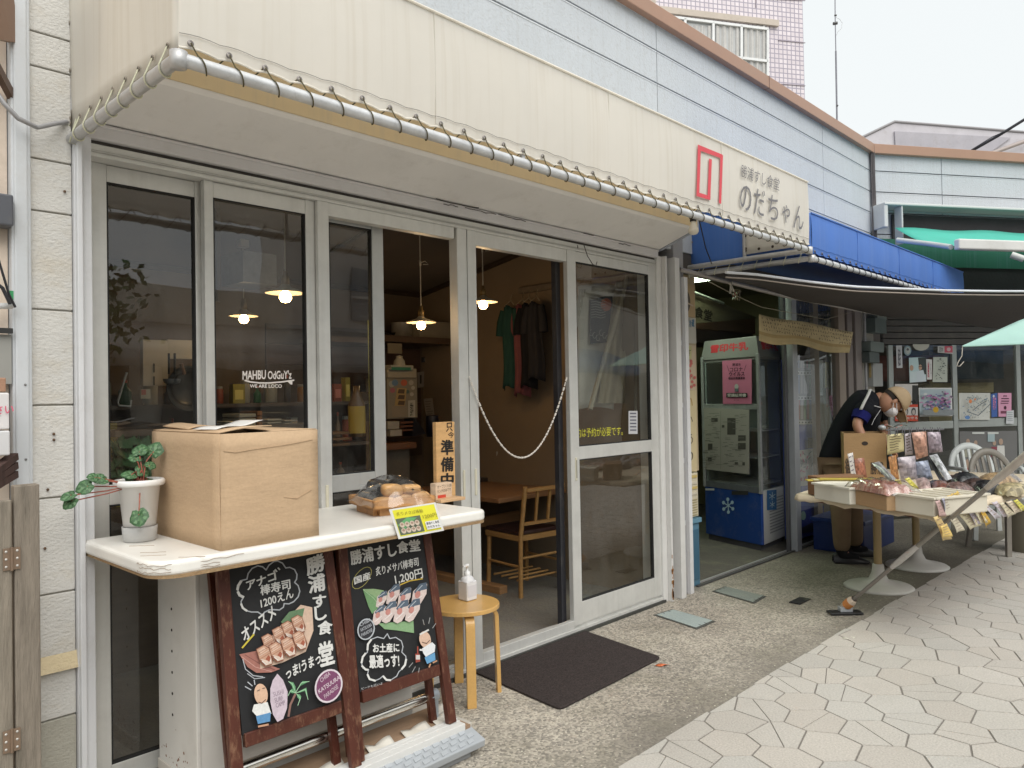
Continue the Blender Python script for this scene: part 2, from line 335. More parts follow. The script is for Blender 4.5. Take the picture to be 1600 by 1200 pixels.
    m7 = N('ShaderNodeMixRGB'); m7.inputs[2].default_value = (.10, .092, .068, 1); L(r7.outputs[0], m7.inputs[0]); L(m6.outputs[0], m7.inputs[1])  # darker along x: shade under the cloth put into the colour, with mossy stain
    L(m7.outputs[0], b.inputs['Base Color']); b.inputs['Roughness'].default_value = .9; b.inputs['Specular IOR Level'].default_value = .25
    bp = N('ShaderNodeBump'); bp.inputs['Strength'].default_value = .6; bp.inputs['Distance'].default_value = .006; L(vo.outputs['Distance'], bp.inputs['Height']); bp.invert = True; L(bp.outputs[0], b.inputs['Normal'])
    return m
def pavemat():
    m = bpy.data.materials.new('crazy_paving'); m.use_nodes = True; t = m.node_tree; b = t.nodes['Principled BSDF']; N = t.nodes.new; L = t.links.new
    g = N('ShaderNodeNewGeometry'); mp = N('ShaderNodeMapping'); mp.inputs['Rotation'].default_value = (0, 0, .5); mp.inputs['Scale'].default_value = (1, 1.25, 0); L(g.outputs[0], mp.inputs[0])
    vo = N('ShaderNodeTexVoronoi'); vo.feature = 'DISTANCE_TO_EDGE'; vo.inputs['Scale'].default_value = 6.2; vo.inputs['Randomness'].default_value = .62; L(mp.outputs[0], vo.inputs['Vector'])
    vc = N('ShaderNodeTexVoronoi'); vc.inputs['Scale'].default_value = 6.2; vc.inputs['Randomness'].default_value = .62; L(mp.outputs[0], vc.inputs['Vector'])
    r = N('ShaderNodeMapRange'); r.inputs['From Min'].default_value = .008; r.inputs['From Max'].default_value = .032; L(vo.outputs['Distance'], r.inputs[0])
    n = N('ShaderNodeTexNoise'); n.inputs['Scale'].default_value = 1.3; n.inputs['Detail'].default_value = 8; n.inputs['Roughness'].default_value = .65; L(g.outputs[0], n.inputs[0])
    cr = N('ShaderNodeValToRGB'); e = cr.color_ramp.elements; e[0].position = .3; e[0].color = (.40, .375, .335, 1); e[1].position = .7; e[1].color = (.53, .495, .435, 1); L(n.outputs[0], cr.inputs[0])
    s = N('ShaderNodeSeparateColor'); L(vc.outputs['Color'], s.inputs[0]); r2 = N('ShaderNodeMapRange'); r2.inputs['To Min'].default_value = .92; r2.inputs['To Max'].default_value = 1.04; L(s.outputs[0], r2.inputs[0])
    f = N('ShaderNodeTexNoise'); f.inputs['Scale'].default_value = 170; f.inputs['Detail'].default_value = 2; L(g.outputs[0], f.inputs[0]); r3 = N('ShaderNodeMapRange'); r3.inputs['From Min'].default_value = .3; r3.inputs['From Max'].default_value = .7; r3.inputs['To Min'].default_value = .84; r3.inputs['To Max'].default_value = 1.12; L(f.outputs[0], r3.inputs[0])
    k = N('ShaderNodeMath'); k.operation = 'MULTIPLY'; L(r2.outputs[0], k.inputs[0]); L(r3.outputs[0], k.inputs[1])
    v = N('ShaderNodeVectorMath'); v.operation = 'SCALE'; L(cr.outputs[0], v.inputs[0]); L(k.outputs[0], v.inputs['Scale'])
    mm = N('ShaderNodeMixRGB'); mm.inputs[1].default_value = (.24, .22, .195, 1); L(r.outputs[0], mm.inputs[0]); L(v.outputs[0], mm.inputs[2])
    sv = N('ShaderNodeTexVoronoi'); sv.inputs['Scale'].default_value = 3.1; L(g.outputs[0], sv.inputs['Vector']); sn = N('ShaderNodeTexNoise'); sn.inputs['Scale'].default_value = 14; L(g.outputs[0], sn.inputs[0])
    sa = N('ShaderNodeMath'); sa.operation = 'MULTIPLY_ADD'; sa.inputs[1].default_value = .12; L(sn.outputs[0], sa.inputs[0]); L(sv.outputs['Distance'], sa.inputs[2]); sr = N('ShaderNodeMapRange'); sr.inputs['From Min'].default_value = .15; sr.inputs['From Max'].default_value = .10; sr.inputs['To Max'].default_value = .38; L(sa.outputs[0], sr.inputs[0])
    st_ = N('ShaderNodeMixRGB'); st_.inputs[2].default_value = (.25, .235, .21, 1); L(sr.outputs[0], st_.inputs[0]); L(mm.outputs[0], st_.inputs[1]); mm = st_
    bn_ = N('ShaderNodeTexNoise'); bn_.inputs['Scale'].default_value = .8; bn_.inputs['Detail'].default_value = 10; bn_.inputs['Roughness'].default_value = .7; L(g.outputs[0], bn_.inputs[0]); br_ = N('ShaderNodeMapRange'); br_.inputs['From Min'].default_value = .5; br_.inputs['From Max'].default_value = .75; br_.inputs['To Max'].default_value = .35; L(bn_.outputs[0], br_.inputs[0])
    s2_ = N('ShaderNodeMixRGB'); s2_.inputs[2].default_value = (.31, .29, .255, 1); L(br_.outputs[0], s2_.inputs[0]); L(mm.outputs[0], s2_.inputs[1]); mm = s2_
    L(mm.outputs[0], b.inputs['Base Color']); b.inputs['Roughness'].default_value = .88; b.inputs['Specular IOR Level'].default_value = .25
    bp = N('ShaderNodeBump'); bp.inputs['Strength'].default_value = .5; bp.inputs['Distance'].default_value = .01; L(r.outputs[0], bp.inputs['Height']); L(bp.outputs[0], b.inputs['Normal'])
    return m
def tilemat():
    m = bpy.data.materials.new('pink_mosaic_tile'); m.use_nodes = True; t = m.node_tree; b = t.nodes['Principled BSDF']; N = t.nodes.new; L = t.links.new
    tc = N('ShaderNodeTexCoord'); mp = N('ShaderNodeMapping'); L(tc.outputs['Object'], mp.inputs[0]); mp.inputs['Rotation'].default_value = (R_(90), 0, 0)
    br = N('ShaderNodeTexBrick'); br.offset = 0; br.inputs['Scale'].default_value = 1; br.inputs['Brick Width'].default_value = .16; br.inputs['Row Height'].default_value = .16; br.inputs['Mortar Size'].default_value = .018
    br.inputs['Color1'].default_value = (.58, .52, .55, 1); br.inputs['Color2'].default_value = (.67, .61, .64, 1); br.inputs['Mortar'].default_value = (.3, .27, .33, 1)
    L(mp.outputs[0], br.inputs['Vector']); L(br.outputs[0], b.inputs['Base Color']); b.inputs['Roughness'].default_value = .4
    return m
M['stone'] = mat('paving_stone', .88, 0, .10, 1.1, .35, 120, spec=.25, dirt=.30, dirtcol=(.27, .25, .22), dscale=2.2, fine=.13)
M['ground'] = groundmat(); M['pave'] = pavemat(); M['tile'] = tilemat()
WHITE = (.78, .77, .74); BLACK = (.02, .02, .022)
# ================================================================ GROUND
g = MB(); g.add([(-60, -60, -.012), (90, -60, -.012), (90, 90, -.012), (-60, 90, -.012)], [(0, 1, 2, 3)], (.35, .33, .28)); tag(g.build('ground', M['concrete']), kind='structure')
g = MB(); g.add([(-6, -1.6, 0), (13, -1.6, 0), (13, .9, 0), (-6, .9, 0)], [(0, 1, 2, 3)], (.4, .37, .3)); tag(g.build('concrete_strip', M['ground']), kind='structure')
g = MB((.19, .175, .155)); N = 160; vs = []; fs = []
def kerb(x): return -1.215 - .02*max(0, x-4.5) + .005*math.sin(x*7) + .003*math.sin(x*23)
for i in range(N+1):
    x = -4+i*20.0/N; vs += [(x, kerb(x), .005), (x, -9.0, .005)]
for i in range(N): fs.append((2*i, 2*i+1, 2*i+3, 2*i+2))
g.add(vs, fs, (.19, .175, .155))
def clip(poly, a, b, c):                     # keep a*x+b*y <= c
    o = []
    for i in range(len(poly)):
        p, q = poly[i-1], poly[i]; dp, dq = a*p[0]+b*p[1]-c, a*q[0]+b*q[1]-c
        if (dp < 0) != (dq < 0): t = dp/(dp-dq); o.append((p[0]+(q[0]-p[0])*t, p[1]+(q[1]-p[1])*t))
        if dq <= 0: o.append(q)
    return o
rs = random.Random(11); ca, sa_ = math.cos(.35), math.sin(.35); pts = {}
SX, SY = .232, .185
for i in range(-12, 75):
    for j in range(-50, 30):
        u = (i + .5*(j % 2) + rs.uniform(-.24, .24))*SX; v = (j + rs.uniform(-.26, .26))*SY; pts[(i, j)] = (u*ca+v*sa_, -1.0-u*sa_+v*ca)
for (i, j), (x, y) in pts.items():
    if not (-.5 < x < 15 and -6 < y < -.95): continue
    if y > -1.1: pass
    poly = [(x-.5, y-.5), (x+.5, y-.5), (x+.5, y+.5), (x-.5, y+.5)]
    for di in (-2, -1, 0, 1, 2):
        for dj in (-2, -1, 0, 1, 2):
            q = pts.get((i+di, j+dj))
            if (di or dj) and q:
                a, b = q[0]-x, q[1]-y; L_ = math.hypot(a, b); poly = clip(poly, a/L_, b/L_, (a*(q[0]+x)/2+b*(q[1]+y)/2)/L_ - .0032)
    poly = clip(poly, .02 if x > 4.5 else 0, 1, kerb(x)+(.02*x if x > 4.5 else 0) - .004) if len(poly) > 2 else poly
    if len(poly) < 3: continue
    k = rs.uniform(.94, 1.04); t = rs.uniform(-.008, .008); c = (.445*k+t, .42*k, .38*k-t*.6); h = .0085 + rs.uniform(-.0006, .0006)
    halves = [poly]
    if rs.random() < .3:
        th = rs.uniform(0, 3.14); a, b = math.cos(th), math.sin(th); cc = a*x+b*y; halves = [clip(poly, a, b, cc-.002), clip(poly, -a, -b, -cc-.002)]
    for poly in halves:
      if len(poly) < 3: continue
      n0 = len(poly); cx = sum(p[0] for p in poly)/n0; cy = sum(p[1] for p in poly)/n0
      top = [(px+(cx-px)*.012, py+(cy-py)*.012, h) for px, py in poly]
      g.add(top, [tuple(range(n0))] if sum((top[m_][0]*top[(m_+1) % n0][1]-top[(m_+1) % n0][0]*top[m_][1]) for m_ in range(n0)) > 0 else [tuple(range(n0-1, -1, -1))], c)
      g.add([(px, py, .004) for px, py in poly]+top, [(m_, (m_+1) % n0, n0+(m_+1) % n0, n0+m_) for m_ in range(n0)], c)
tag(g.build('paving', M['stone']), kind='structure')
# gutter shadow line: small raised lip of mortar along the paving edge
g = MB()
# ================================================================ SHOP ROW (one building)
B = thing('shop_building', 'low shop building with pale blue siding, brown coping and glazed sliding shopfront', 'building', (4.8, .5, 0))
SID = (.50, .53, .56)
def siding(name, o, d, nrm, x0, x1, z0, z1, joints):
    m = MB(SID); zs = [z for z in (4.10, 3.90, 3.665, 3.43, 3.19, 2.95, 2.7) if z0 < z < z1]
    ed = [z1] + [z for z in zs] + [z0]; xs = [x0] + [j for j in joints if x0 < j < x1] + [x1]
    for a in range(len(xs)-1):
        for i in range(len(ed)-1):
            za, zb = ed[i+1]+.006, ed[i]-.006; xa, xb = xs[a]+(.004 if a else 0), xs[a+1]-(.004 if a < len(xs)-2 else 0)
            p = o + d*xa; m.obox(p + Vector((0, 0, za)), d*(xb-xa), nrm*.03, Vector((0, 0, zb-za)))
            # pale chamfer under the groove
            m.obox(p + nrm*.03 + Vector((0, 0, zb-.010)), d*(xb-xa), nrm*.003, Vector((0, 0, .009)), (.60, .63, .66))
    q = m.build(name, M['siding'], B, bev=.004)
    m = MB((.16, .16, .17)); m.obox(o + d*x0 - nrm*.10 + Vector((0, 0, z0)), d*(x1-x0), nrm*.10, Vector((0, 0, z1-z0))); m.build('backing_wall', M['dark'], q)
FR = Vector((0, -1, 0)); XD = Vector((1, 0, 0))
siding('siding_wall', Vector((0, 0, 0)), XD, FR, .884, 8.94, 2.49, 4.12, [1.7, 4.67, 7.63])
siding('angled_siding_wall', W2O, W2D, W2F, .03, 4.5, 2.45, 4.12, [.95, 3.0])
COP = (.36, .215, .15)
m = MB(COP); m.box((.66, -.085, 4.085), (9.0, .2, 4.19)); 
m.build('coping', M['paint'], B, bev=.005)
m = MB(COP); m.obox(W2O + W2F*.085 + W2D*-.02 + Vector((0, 0, 4.083)), W2D*4.6, -W2F*.3, Vector((0, 0, .105))); m.build('coping', M['paint'], B, bev=.005)
# flashing seams on the coping
m = MB((.2, .12, .09))
for x in (2.8, 6.35): m.box((x, -.088, 4.083), (x+.006, .0, 4.193))
m.build('coping_seam', M['paint'], B)
# roof and rear volume
m = MB((.3, .3, .3)); m.box((.7, .2, 4.0), (9.0, 6, 4.05)); m.box((.62, .12, 0), (.70, 6, 4.0)); m.box((.7, 5.9, 0), (13, 6, 4.0)); m.build('roof', M['concrete'], B)
# textured block pillar at the left with moulded joints
m = MB((.66, .61, .52)); BL = (.60, .56, .49)
zs = [0, .37, .55, .80, 1.13, 1.45, 1.78, 2.12, 2.30, 2.62, 2.74, 3.0, 3.3, 3.7, 4.08]
for i in range(len(zs)-1):
    hh = zs[i+1]-zs[i]
    c = (.60, .59, .56) if i > 0 else (.40, .385, .33)
    m.box((.752, -.03, zs[i]+.003), (.884, .12, zs[i+1]-.003), c)
m.build('block_pillar', M['block'], B, bev=.003)
m = MB((.36, .34, .30)); m.box((.752, -.022, 0), (.882, .0, 4.08)); m.build('pillar_joint', M['concrete'], B)
m = MB((.62, .52, .34)); m.prism([(.752, -.045, .55), (.752, -.03, .59), (.752, .0, .59), (.752, .0, .53), (.752, -.05, .535)], (.134, 0, 0)); m.build('pillar_ledge', M['block'], B)
for (zz, xx) in ((1.35, .82), (1.33, .82), (.96, .79), (2.2, .86), (1.16, .80)):
    m = MB((.12, .07, .04)); m.lathe((xx, -.034, zz), [(0, .004), (.004, .004), (.005, 0)], 10, axis=(0, -1, 0)); m.build('screw_hole', M['dark'], B)
# corner trim and gutter pipe
m = MB((.56, .585, .61)); m.box((.693, -.055, 0), (.752, .10, 4.08)); m.box((.700, -.062, 0), (.742, -.05, 4.08)); m.build('corner_trim', M['paint'], B, bev=.006)
for zz in (1.52, 1.27, 1.12, .8): 
    m = MB((.2, .2, .2)); m.lathe((.728, -.063, zz), [(0, .003), (.0035, .002), (.004, 0)], 10, axis=(0, -1, 0)); m.build('rivet', M['galv'], B)
# shopfront jambs
J = (.66, .67, .69)
m = MB(J); m.box((.886, -.05, 0), (.943, .12, 2.41)); m.box((.888, -.075, 0), (.906, -.045, 2.40)); m.build('shutter_rail', M['paint'], B, bev=.003)
m = MB((.62, .615, .60)); m.box((4.585, -.05, .0), (4.66, .12, 2.42)); m.box((4.64, -.085, .0), (4.66, -.05, 2.42)); m.box((4.74, -.10, .0), (4.80, .12, 2.42)); m.box((4.66, -.01, 0), (4.74, .12, 2.42), (.2, .19, .18)); m.build('shutter_rail', M['paint'], B, bev=.003)
m = MB((.33, .33, .34)); m.box((4.803, -.05, 0), (4.935, .12, 2.6)); m.build('corner_pillar', M['block'], B, bev=.004)
m = MB((.66, .66, .67)); m.box((4.90, -.075, 0), (4.945, -.048, 2.3)); m.build('corner_strip', M['paint'], B)
for zz in (.5, .95, 1.35, 1.8):
    m = MB((.5, .5, .52)); m.box((4.80, -.062, zz), (4.87, -.05, zz+.035)); m.build('pipe_bracket', M['paint'], B)
m = MB((.02, .04, .16)); m.box((4.815, -.056, 1.66), (4.86, -.05, 1.74)); m.build('number_plate', M['plastic'], B)
a = Art(frame2((4.818, -.0565, 1.665), (.04, 0, 0), (0, 0, .07)), (0, -1, 0)); a.text('4', (.25, .15), (.8, .15), (.25, .85), (.8, .8, .8), .03); a.build('plate_lettering', M['print'], B)
m = MB((.30, .14, .05))
for q in range(26):
    zz = abs(random.gauss(.0, .12)); m.box((4.632+random.uniform(0, .02), -.0875, zz), (4.64+random.uniform(0, .02), -.085, zz+random.uniform(.01, .04)))
m.build('rust_stain', M['concrete'], B)
# shutter housing above the doors
m = MB((.80, .785, .765))
prof = [(.0, 2.46), (-.055, 2.465), (-.325, 2.556), (-.345, 2.572), (-.345, 2.80), (0, 2.84)]
m.prism([(.90, y, z) for y, z in prof], (3.72, 0, 0)); m.build('shutter_box', M['paint'], B, bev=.012, seg=3)
m = MB((.84, .70, .46)); m.box((.90, -.354, 2.572), (4.62, -.347, 2.80)); m.build('warm_lit_sheet', M['canvas'], B)  # sheet added on the box front, warm light through the canvas in its colour
m = MB((.40, .43, .50)); m.prism([(4.625, y, z) for y, z in prof], (.03, 0, 0)); m.build('shutter_box_end', M['paint'], B)
m = MB((.62, .61, .62)); m.box((.90, -.055, 2.405), (4.60, .1, 2.458)); m.box((.90, -.062, 2.448), (4.60, -.05, 2.460)); m.build('lintel', M['paint'], B, bev=.004)
m = MB((.05, .045, .04)); m.box((.945, -.03, 2.392), (4.60, .08, 2.404)); m.build('shutter_slot', M['dark'], B)
m = MB((.06, .055, .05))
for (x0, x1, z) in ((2.55, 2.85, 2.462), (2.75, 2.98, 2.45), (3.0, 3.22, 2.452), (3.75, 3.85, 2.46), (4.12, 4.25, 2.445), (2.6, 2.7, 2.446)):
    pts = [(x0 + (x1-x0)*i/6, -.0635-(.0), z + random.uniform(-.004, .004)) for i in range(7)]; m.tube(pts, .0022, 5)
m.build('paint_crack', M['dark'], B)
# ---- sliding door frame: head, sill, mullions
FRC = (.64, .64, .615)
m = MB(FRC)
m.box((.943, -.035, 2.345), (4.585, .10, 2.392)); m.box((.943, -.045, 2.36), (4.585, -.035, 2.368), (.45, .45, .43)); m.build('door_head', M['alu'], B, bev=.003)
m = MB(FRC); m.box((.943, -.045, .0), (4.585, .12, .035)); m.box((.943, -.02, .035), (4.585, -.012, .05)); m.box((.943, .03, .035), (4.585, .038, .05)); m.build('door_sill', M['alu'], B, bev=.002)
m = MB((.05, .05, .045)); m.box((1.9, -.06, .0), (4.6, -.045, .018)); m.build('sill_joint', M['dark'], B)
def leaf(x0, x1, y, st0, st1, mid=(1.055, 1.13), bot=.17, glass=True, col=FRC, top=.065, handle=None, name='sliding_door'):
    d = thing(name, None, None, ((x0+x1)/2, y, .04)); d.parent = B; d.location = Vector(((x0+x1)/2, y, .04)) - base(B)
    t = .034
    m = MB(col); m.box((x0, y, .05), (x0+st0, y+t, 2.345)); m.box((x1-st1, y, .05), (x1, y+t, 2.345))
    m.box((x0+st0, y+.002, 2.345-top), (x1-st1, y+t-.002, 2.343)); m.box((x0+st0, y+.002, .052), (x1-st1, y+t-.002, bot))
    if mid: m.box((x0+st0, y+.002, mid[0]), (x1-st1, y+t-.002, mid[1]))
    m.build('door_frame', M['alu'], d, bev=.003)
    m = MB((.02, .02, .02)); q = .006
    for (za, zb) in (((bot, mid[0]), (mid[1], 2.345-top)) if mid else ((bot, 2.345-top),)):
        for (a1, b1, c1, d1) in ((x0+st0, za, x1-st1, za+q), (x0+st0, zb-q, x1-st1, zb), (x0+st0, za, x0+st0+q, zb), (x1-st1-q, za, x1-st1, zb)):
            m.box((a1, y+.004, b1), (c1, y+t-.004, d1))
        if glass:
            gm = pane((x0+st0+q, y+.016, za+q), (x1-st1-x0-st0-2*q, 0, 0), (0, 0, zb-za-2*q)); gm.build('door_glass', M['glass'], d)
    m.build('glass_seal', M['dark'], d)
    if handle:
        hm = MB((.63, .60, .48)); hm.box((handle-.007, y-.006, .93), (handle+.007, y+.002, 1.07)); hm.build('door_handle', M['plastic'], d, bev=.002)
        hm = MB((.2, .19, .16)); hm.box((handle-.003, y-.0075, .945), (handle+.003, y-.006, 1.055)); hm.build('handle_slot', M['plastic'], d)
    return d
leaf(.946, 1.412, .035, .075, .058, mid=(1.075, 1.15), bot=.12)
leaf(1.37, 1.875, -.012, .038, .045, mid=(1.075, 1.15), bot=.12)
m = MB(FRC); m.box((1.877, -.035, .035), (1.935, .03, 2.345)); m.build('mullion', M['alu'], B, bev=.003)
leaf(1.94, 2.30, .05, .05, .068, mid=(1.02, 1.10), bot=.12, col=(.50, .51, .50))
m = MB(FRC); m.box((1.935, -.03, 2.285), (2.70, .02, 2.345)); m.build('fixed_head_rail', M['alu'], B, bev=.003)
m = MB(FRC); m.box((2.715, -.035, .035), (2.783, .03, 2.345)); m.build('mullion', M['alu'], B, bev=.003)
m = MB(FRC); m.box((2.789, -.035, .035), (2.852, .03, 2.345)); m.build('mullion', M['alu'], B, bev=.003)
m = MB(FRC); m.box((2.852, -.03, 2.27), (3.62, .02, 2.345)); m.build('fixed_head_rail', M['alu'], B, bev=.003)
m = MB(FRC); m.box((2.852, -.036, .035), (3.62, .0, .085)); m.build('threshold', M['alu'], B, bev=.003)
for x in (2.735, 2.82, 1.905):
    hm = MB((.63, .60, .48)); hm.box((x-.007, -.041, .93), (x+.007, -.034, 1.07)); hm.build('pull_handle', M['plastic'], B, bev=.002)
m = MB((.03, .03, .035))
for k, (x0, x1) in enumerate(((3.572, 3.585), (3.593, 3.604), (3.612, 3.628))): m.box((x0, .02+.006*k, .05), (x1, .055, 2.30))
m.build('stacked_door_edge', M['paint'], B)
leaf(3.62, 4.585, -.035, .082, .085, mid=(1.055, 1.135), bot=.185, handle=3.665)
# interior of the sushi shop
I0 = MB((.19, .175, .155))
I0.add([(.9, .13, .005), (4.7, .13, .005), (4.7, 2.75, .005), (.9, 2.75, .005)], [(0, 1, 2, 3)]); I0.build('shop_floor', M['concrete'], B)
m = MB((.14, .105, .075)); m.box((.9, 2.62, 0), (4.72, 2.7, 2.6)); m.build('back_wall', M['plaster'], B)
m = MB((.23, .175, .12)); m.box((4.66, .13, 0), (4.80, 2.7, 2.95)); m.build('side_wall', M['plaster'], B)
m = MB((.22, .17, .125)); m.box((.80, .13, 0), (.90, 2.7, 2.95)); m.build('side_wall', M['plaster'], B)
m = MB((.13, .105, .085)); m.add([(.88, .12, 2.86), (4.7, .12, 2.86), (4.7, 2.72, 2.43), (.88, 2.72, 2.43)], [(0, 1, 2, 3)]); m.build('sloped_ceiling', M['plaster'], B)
m = MB((.05, .035, .025)); m.beam((4.645, .3, 2.80), (4.645, 2.6, 2.425), .03, .035); m.beam((.95, 2.60, 2.42), (4.64, 2.60, 2.42), .03, .035); m.build('ceiling_trim', M['wood'], B)
for i in range(7):
    m = MB((.07+.008*(i % 3), .05, .038)); m.box((3.05, 2.60, .92+i*.165), (4.62, 2.618, 1.08+i*.165)); m.build('wall_plank', M['woodx'], B)
m = MB((.04, .035, .03)); m.beam((3.2, .6, 2.775), (3.2, 1.9, 2.56), .03, .02); m.build('lamp_track', M['paint'], B)
# ---- blue shop bay
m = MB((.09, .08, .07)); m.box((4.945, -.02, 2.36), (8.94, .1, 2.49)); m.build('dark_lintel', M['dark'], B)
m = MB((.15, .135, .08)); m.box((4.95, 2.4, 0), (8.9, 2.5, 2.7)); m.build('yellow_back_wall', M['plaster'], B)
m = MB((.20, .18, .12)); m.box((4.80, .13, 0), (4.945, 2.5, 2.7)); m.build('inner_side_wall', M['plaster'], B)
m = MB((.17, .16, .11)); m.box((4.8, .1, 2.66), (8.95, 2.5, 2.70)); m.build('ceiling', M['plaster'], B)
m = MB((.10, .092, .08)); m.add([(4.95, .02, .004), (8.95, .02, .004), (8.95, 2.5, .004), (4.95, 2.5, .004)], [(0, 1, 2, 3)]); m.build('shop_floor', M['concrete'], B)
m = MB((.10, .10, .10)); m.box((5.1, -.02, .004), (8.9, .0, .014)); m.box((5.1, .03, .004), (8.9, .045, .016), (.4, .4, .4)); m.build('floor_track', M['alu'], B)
m = MB((.40, .42, .45)); m.box((6.80, -.04, .0), (6.90, .02, 2.36)); m.box((6.72, .0, 0), (6.765, .03, 2.36), (.10, .10, .11)); m.build('door_post', M['alu'], B, bev=.004)
pn = pane((6.92, .02, .1), (1.03, 0, 0), (0, 0, 2.2)); pn.build('door_glass', M['glass'], B)
m = MB((.27, .22, .18)); m.box((7.42, .02, .05), (7.54, .06, 2.35)); m.box((7.95, -.02, .0), (8.12, .06, 2.36)); m.box((8.16, -.03, 0), (8.30, .06, 2.36), (.2, .17, .16)); m.box((8.33, -.05, 0), (8.50, .06, 2.36), (.22, .19, .18)); m.build('brown_post', M['paint'], B, bev=.004)
m = MB((.42, .40, .36)); m.box((8.56, -.02, 0), (8.95, .04, 2.36)); m.build('wall_panel', M['plaster'], B)
m = MB((.35, .35, .36)); m.tube([(8.60, -.05, 0), (8.60, -.05, 2.4)], .016, 8); m.build('conduit', M['galv'], B)
m = MB((.05, .055, .07))
x = 6.95
while x < 8.0:
    m.beam((x, .09, 1.9), (x+.28, .09, 2.36), .012, .012); m.beam((x+.28, .092, 1.9), (x, .092, 2.36), .012, .012); x += .14
m.box((6.9, .11, 1.75), (8.0, .13, 2.4), (.02, .025, .035)); m.build('folding_lattice_gate', M['paint'], B)
# corner cables on the outside wall
m = MB((.10, .09, .09)); c0 = W2O + Vector((-.05, -.06, 0))
for k in range(3): m.tube([c0 + Vector((.018*k + random.uniform(-.008, .008), -.01*k, 2.3+i*.17)) for i in range(12)], .009, 6)
m.build('cable_run', M['dark'], B)
# ---- angled wall, ground floor: shutter, frames, glass
def w2(s, z, off=0): return W2O + W2D*s + W2F*off + Vector((0, 0, z))
def w2s(px, py): p = P2(px, py); return (p-W2O).dot(W2D)
m = MB((.075, .068, .064))
for i in range(8):
    z0 = 1.955 + i*.07; m.obox(w2(.12, z0+.004), W2D*4, W2F*.03, Vector((0, 0, .062)))
m.obox(w2(.12, 1.95, -.02), W2D*4, W2F*.02, Vector((0, 0, .6)), (.02, .02, .02)); m.build('slatted_shutter', M['paint'], B, bev=.006)
FR2 = (.36, .39, .38); m = MB(FR2)
sA, sB = w2s(1490, 600), w2s(1590, 620)
for s_ in (.22, sA, sB): m.obox(w2(s_-.035, .05), W2D*.06, W2F*.03, Vector((0, 0, 1.9)))
m.obox(w2(.25, 1.0), W2D*(sA-.29), W2F*.025, Vector((0, 0, .085))); m.obox(w2(sA+.03, 1.005), W2D*(sB-sA-.07), W2F*.025, Vector((0, 0, .095)))
m.obox(w2(.25, .05), W2D*3.4, W2F*.024, Vector((0, 0, .12))); m.build('shopfront_frame', M['alu'], B, bev=.003)
gm = pane(w2(.25, .17, .008), W2D*3.5, (0, 0, 1.78)); gm.build('shopfront_glass', M['glass'], B)
m = MB((.14, .13, .12)); m.obox(w2(.1, 0, -1.3), W2D*4, -W2F*.05, Vector((0, 0, 2.5))); m.obox(w2(.1, 1.9, -1.3), W2D*4, W2F*1.25, Vector((0, 0, .03))); m.build('inner_wall', M['plaster'], B)
m = MB((.34, .27, .15)); m.obox(w2(sA+.1, 1.0, -.5), W2D*.9, -W2F*.3, Vector((0, 0, .40))); m.obox(w2(sA+.0, 1.40, -.45), W2D*1.0, -W2F*.3, Vector((0, 0, .12)))
m.obox(w2(sA+.12, 1.5, -.5), W2D*.06, -W2F*.1, Vector((0, 0, .4))); m.build('inner_shelf', M['wood'], B)
m = MB((.16, .06, .05)); m.obox(w2(.3, 1.55, -.3), W2D*.9, W2F*.02, Vector((0, 0, .3))); m.build('red_inner_board', M['wood'], B)
m = MB((.03, .04, .05)); m.obox(w2(sA+.25, 1.56, -.3), W2D*.75, -W2F*.03, Vector((0, 0, .34))); m.build('dark_inner_pane', M['paint'], B)
# black and green bands above the shutter
m = MB((.03, .03, .032)); m.obox(w2(w2s(1388, 365), 3.05, .05), W2D*4, W2F*.02, Vector((0, 0, .36))); m.build('cassette_back', M['dark'], B)
m = MB((.03, .035, .035)); m.obox(w2(.05, 2.50, .03), W2D*4.2, W2F*.03, Vector((0, 0, .50))); m.build('black_fascia', M['shade'], B)
m = MB((.03, .17, .11)); m.obox(w2(.05, 2.83, .06), W2D*4.2, W2F*.02, Vector((0, 0, .30))); m.build('green_fascia', M['canvasb'], B)
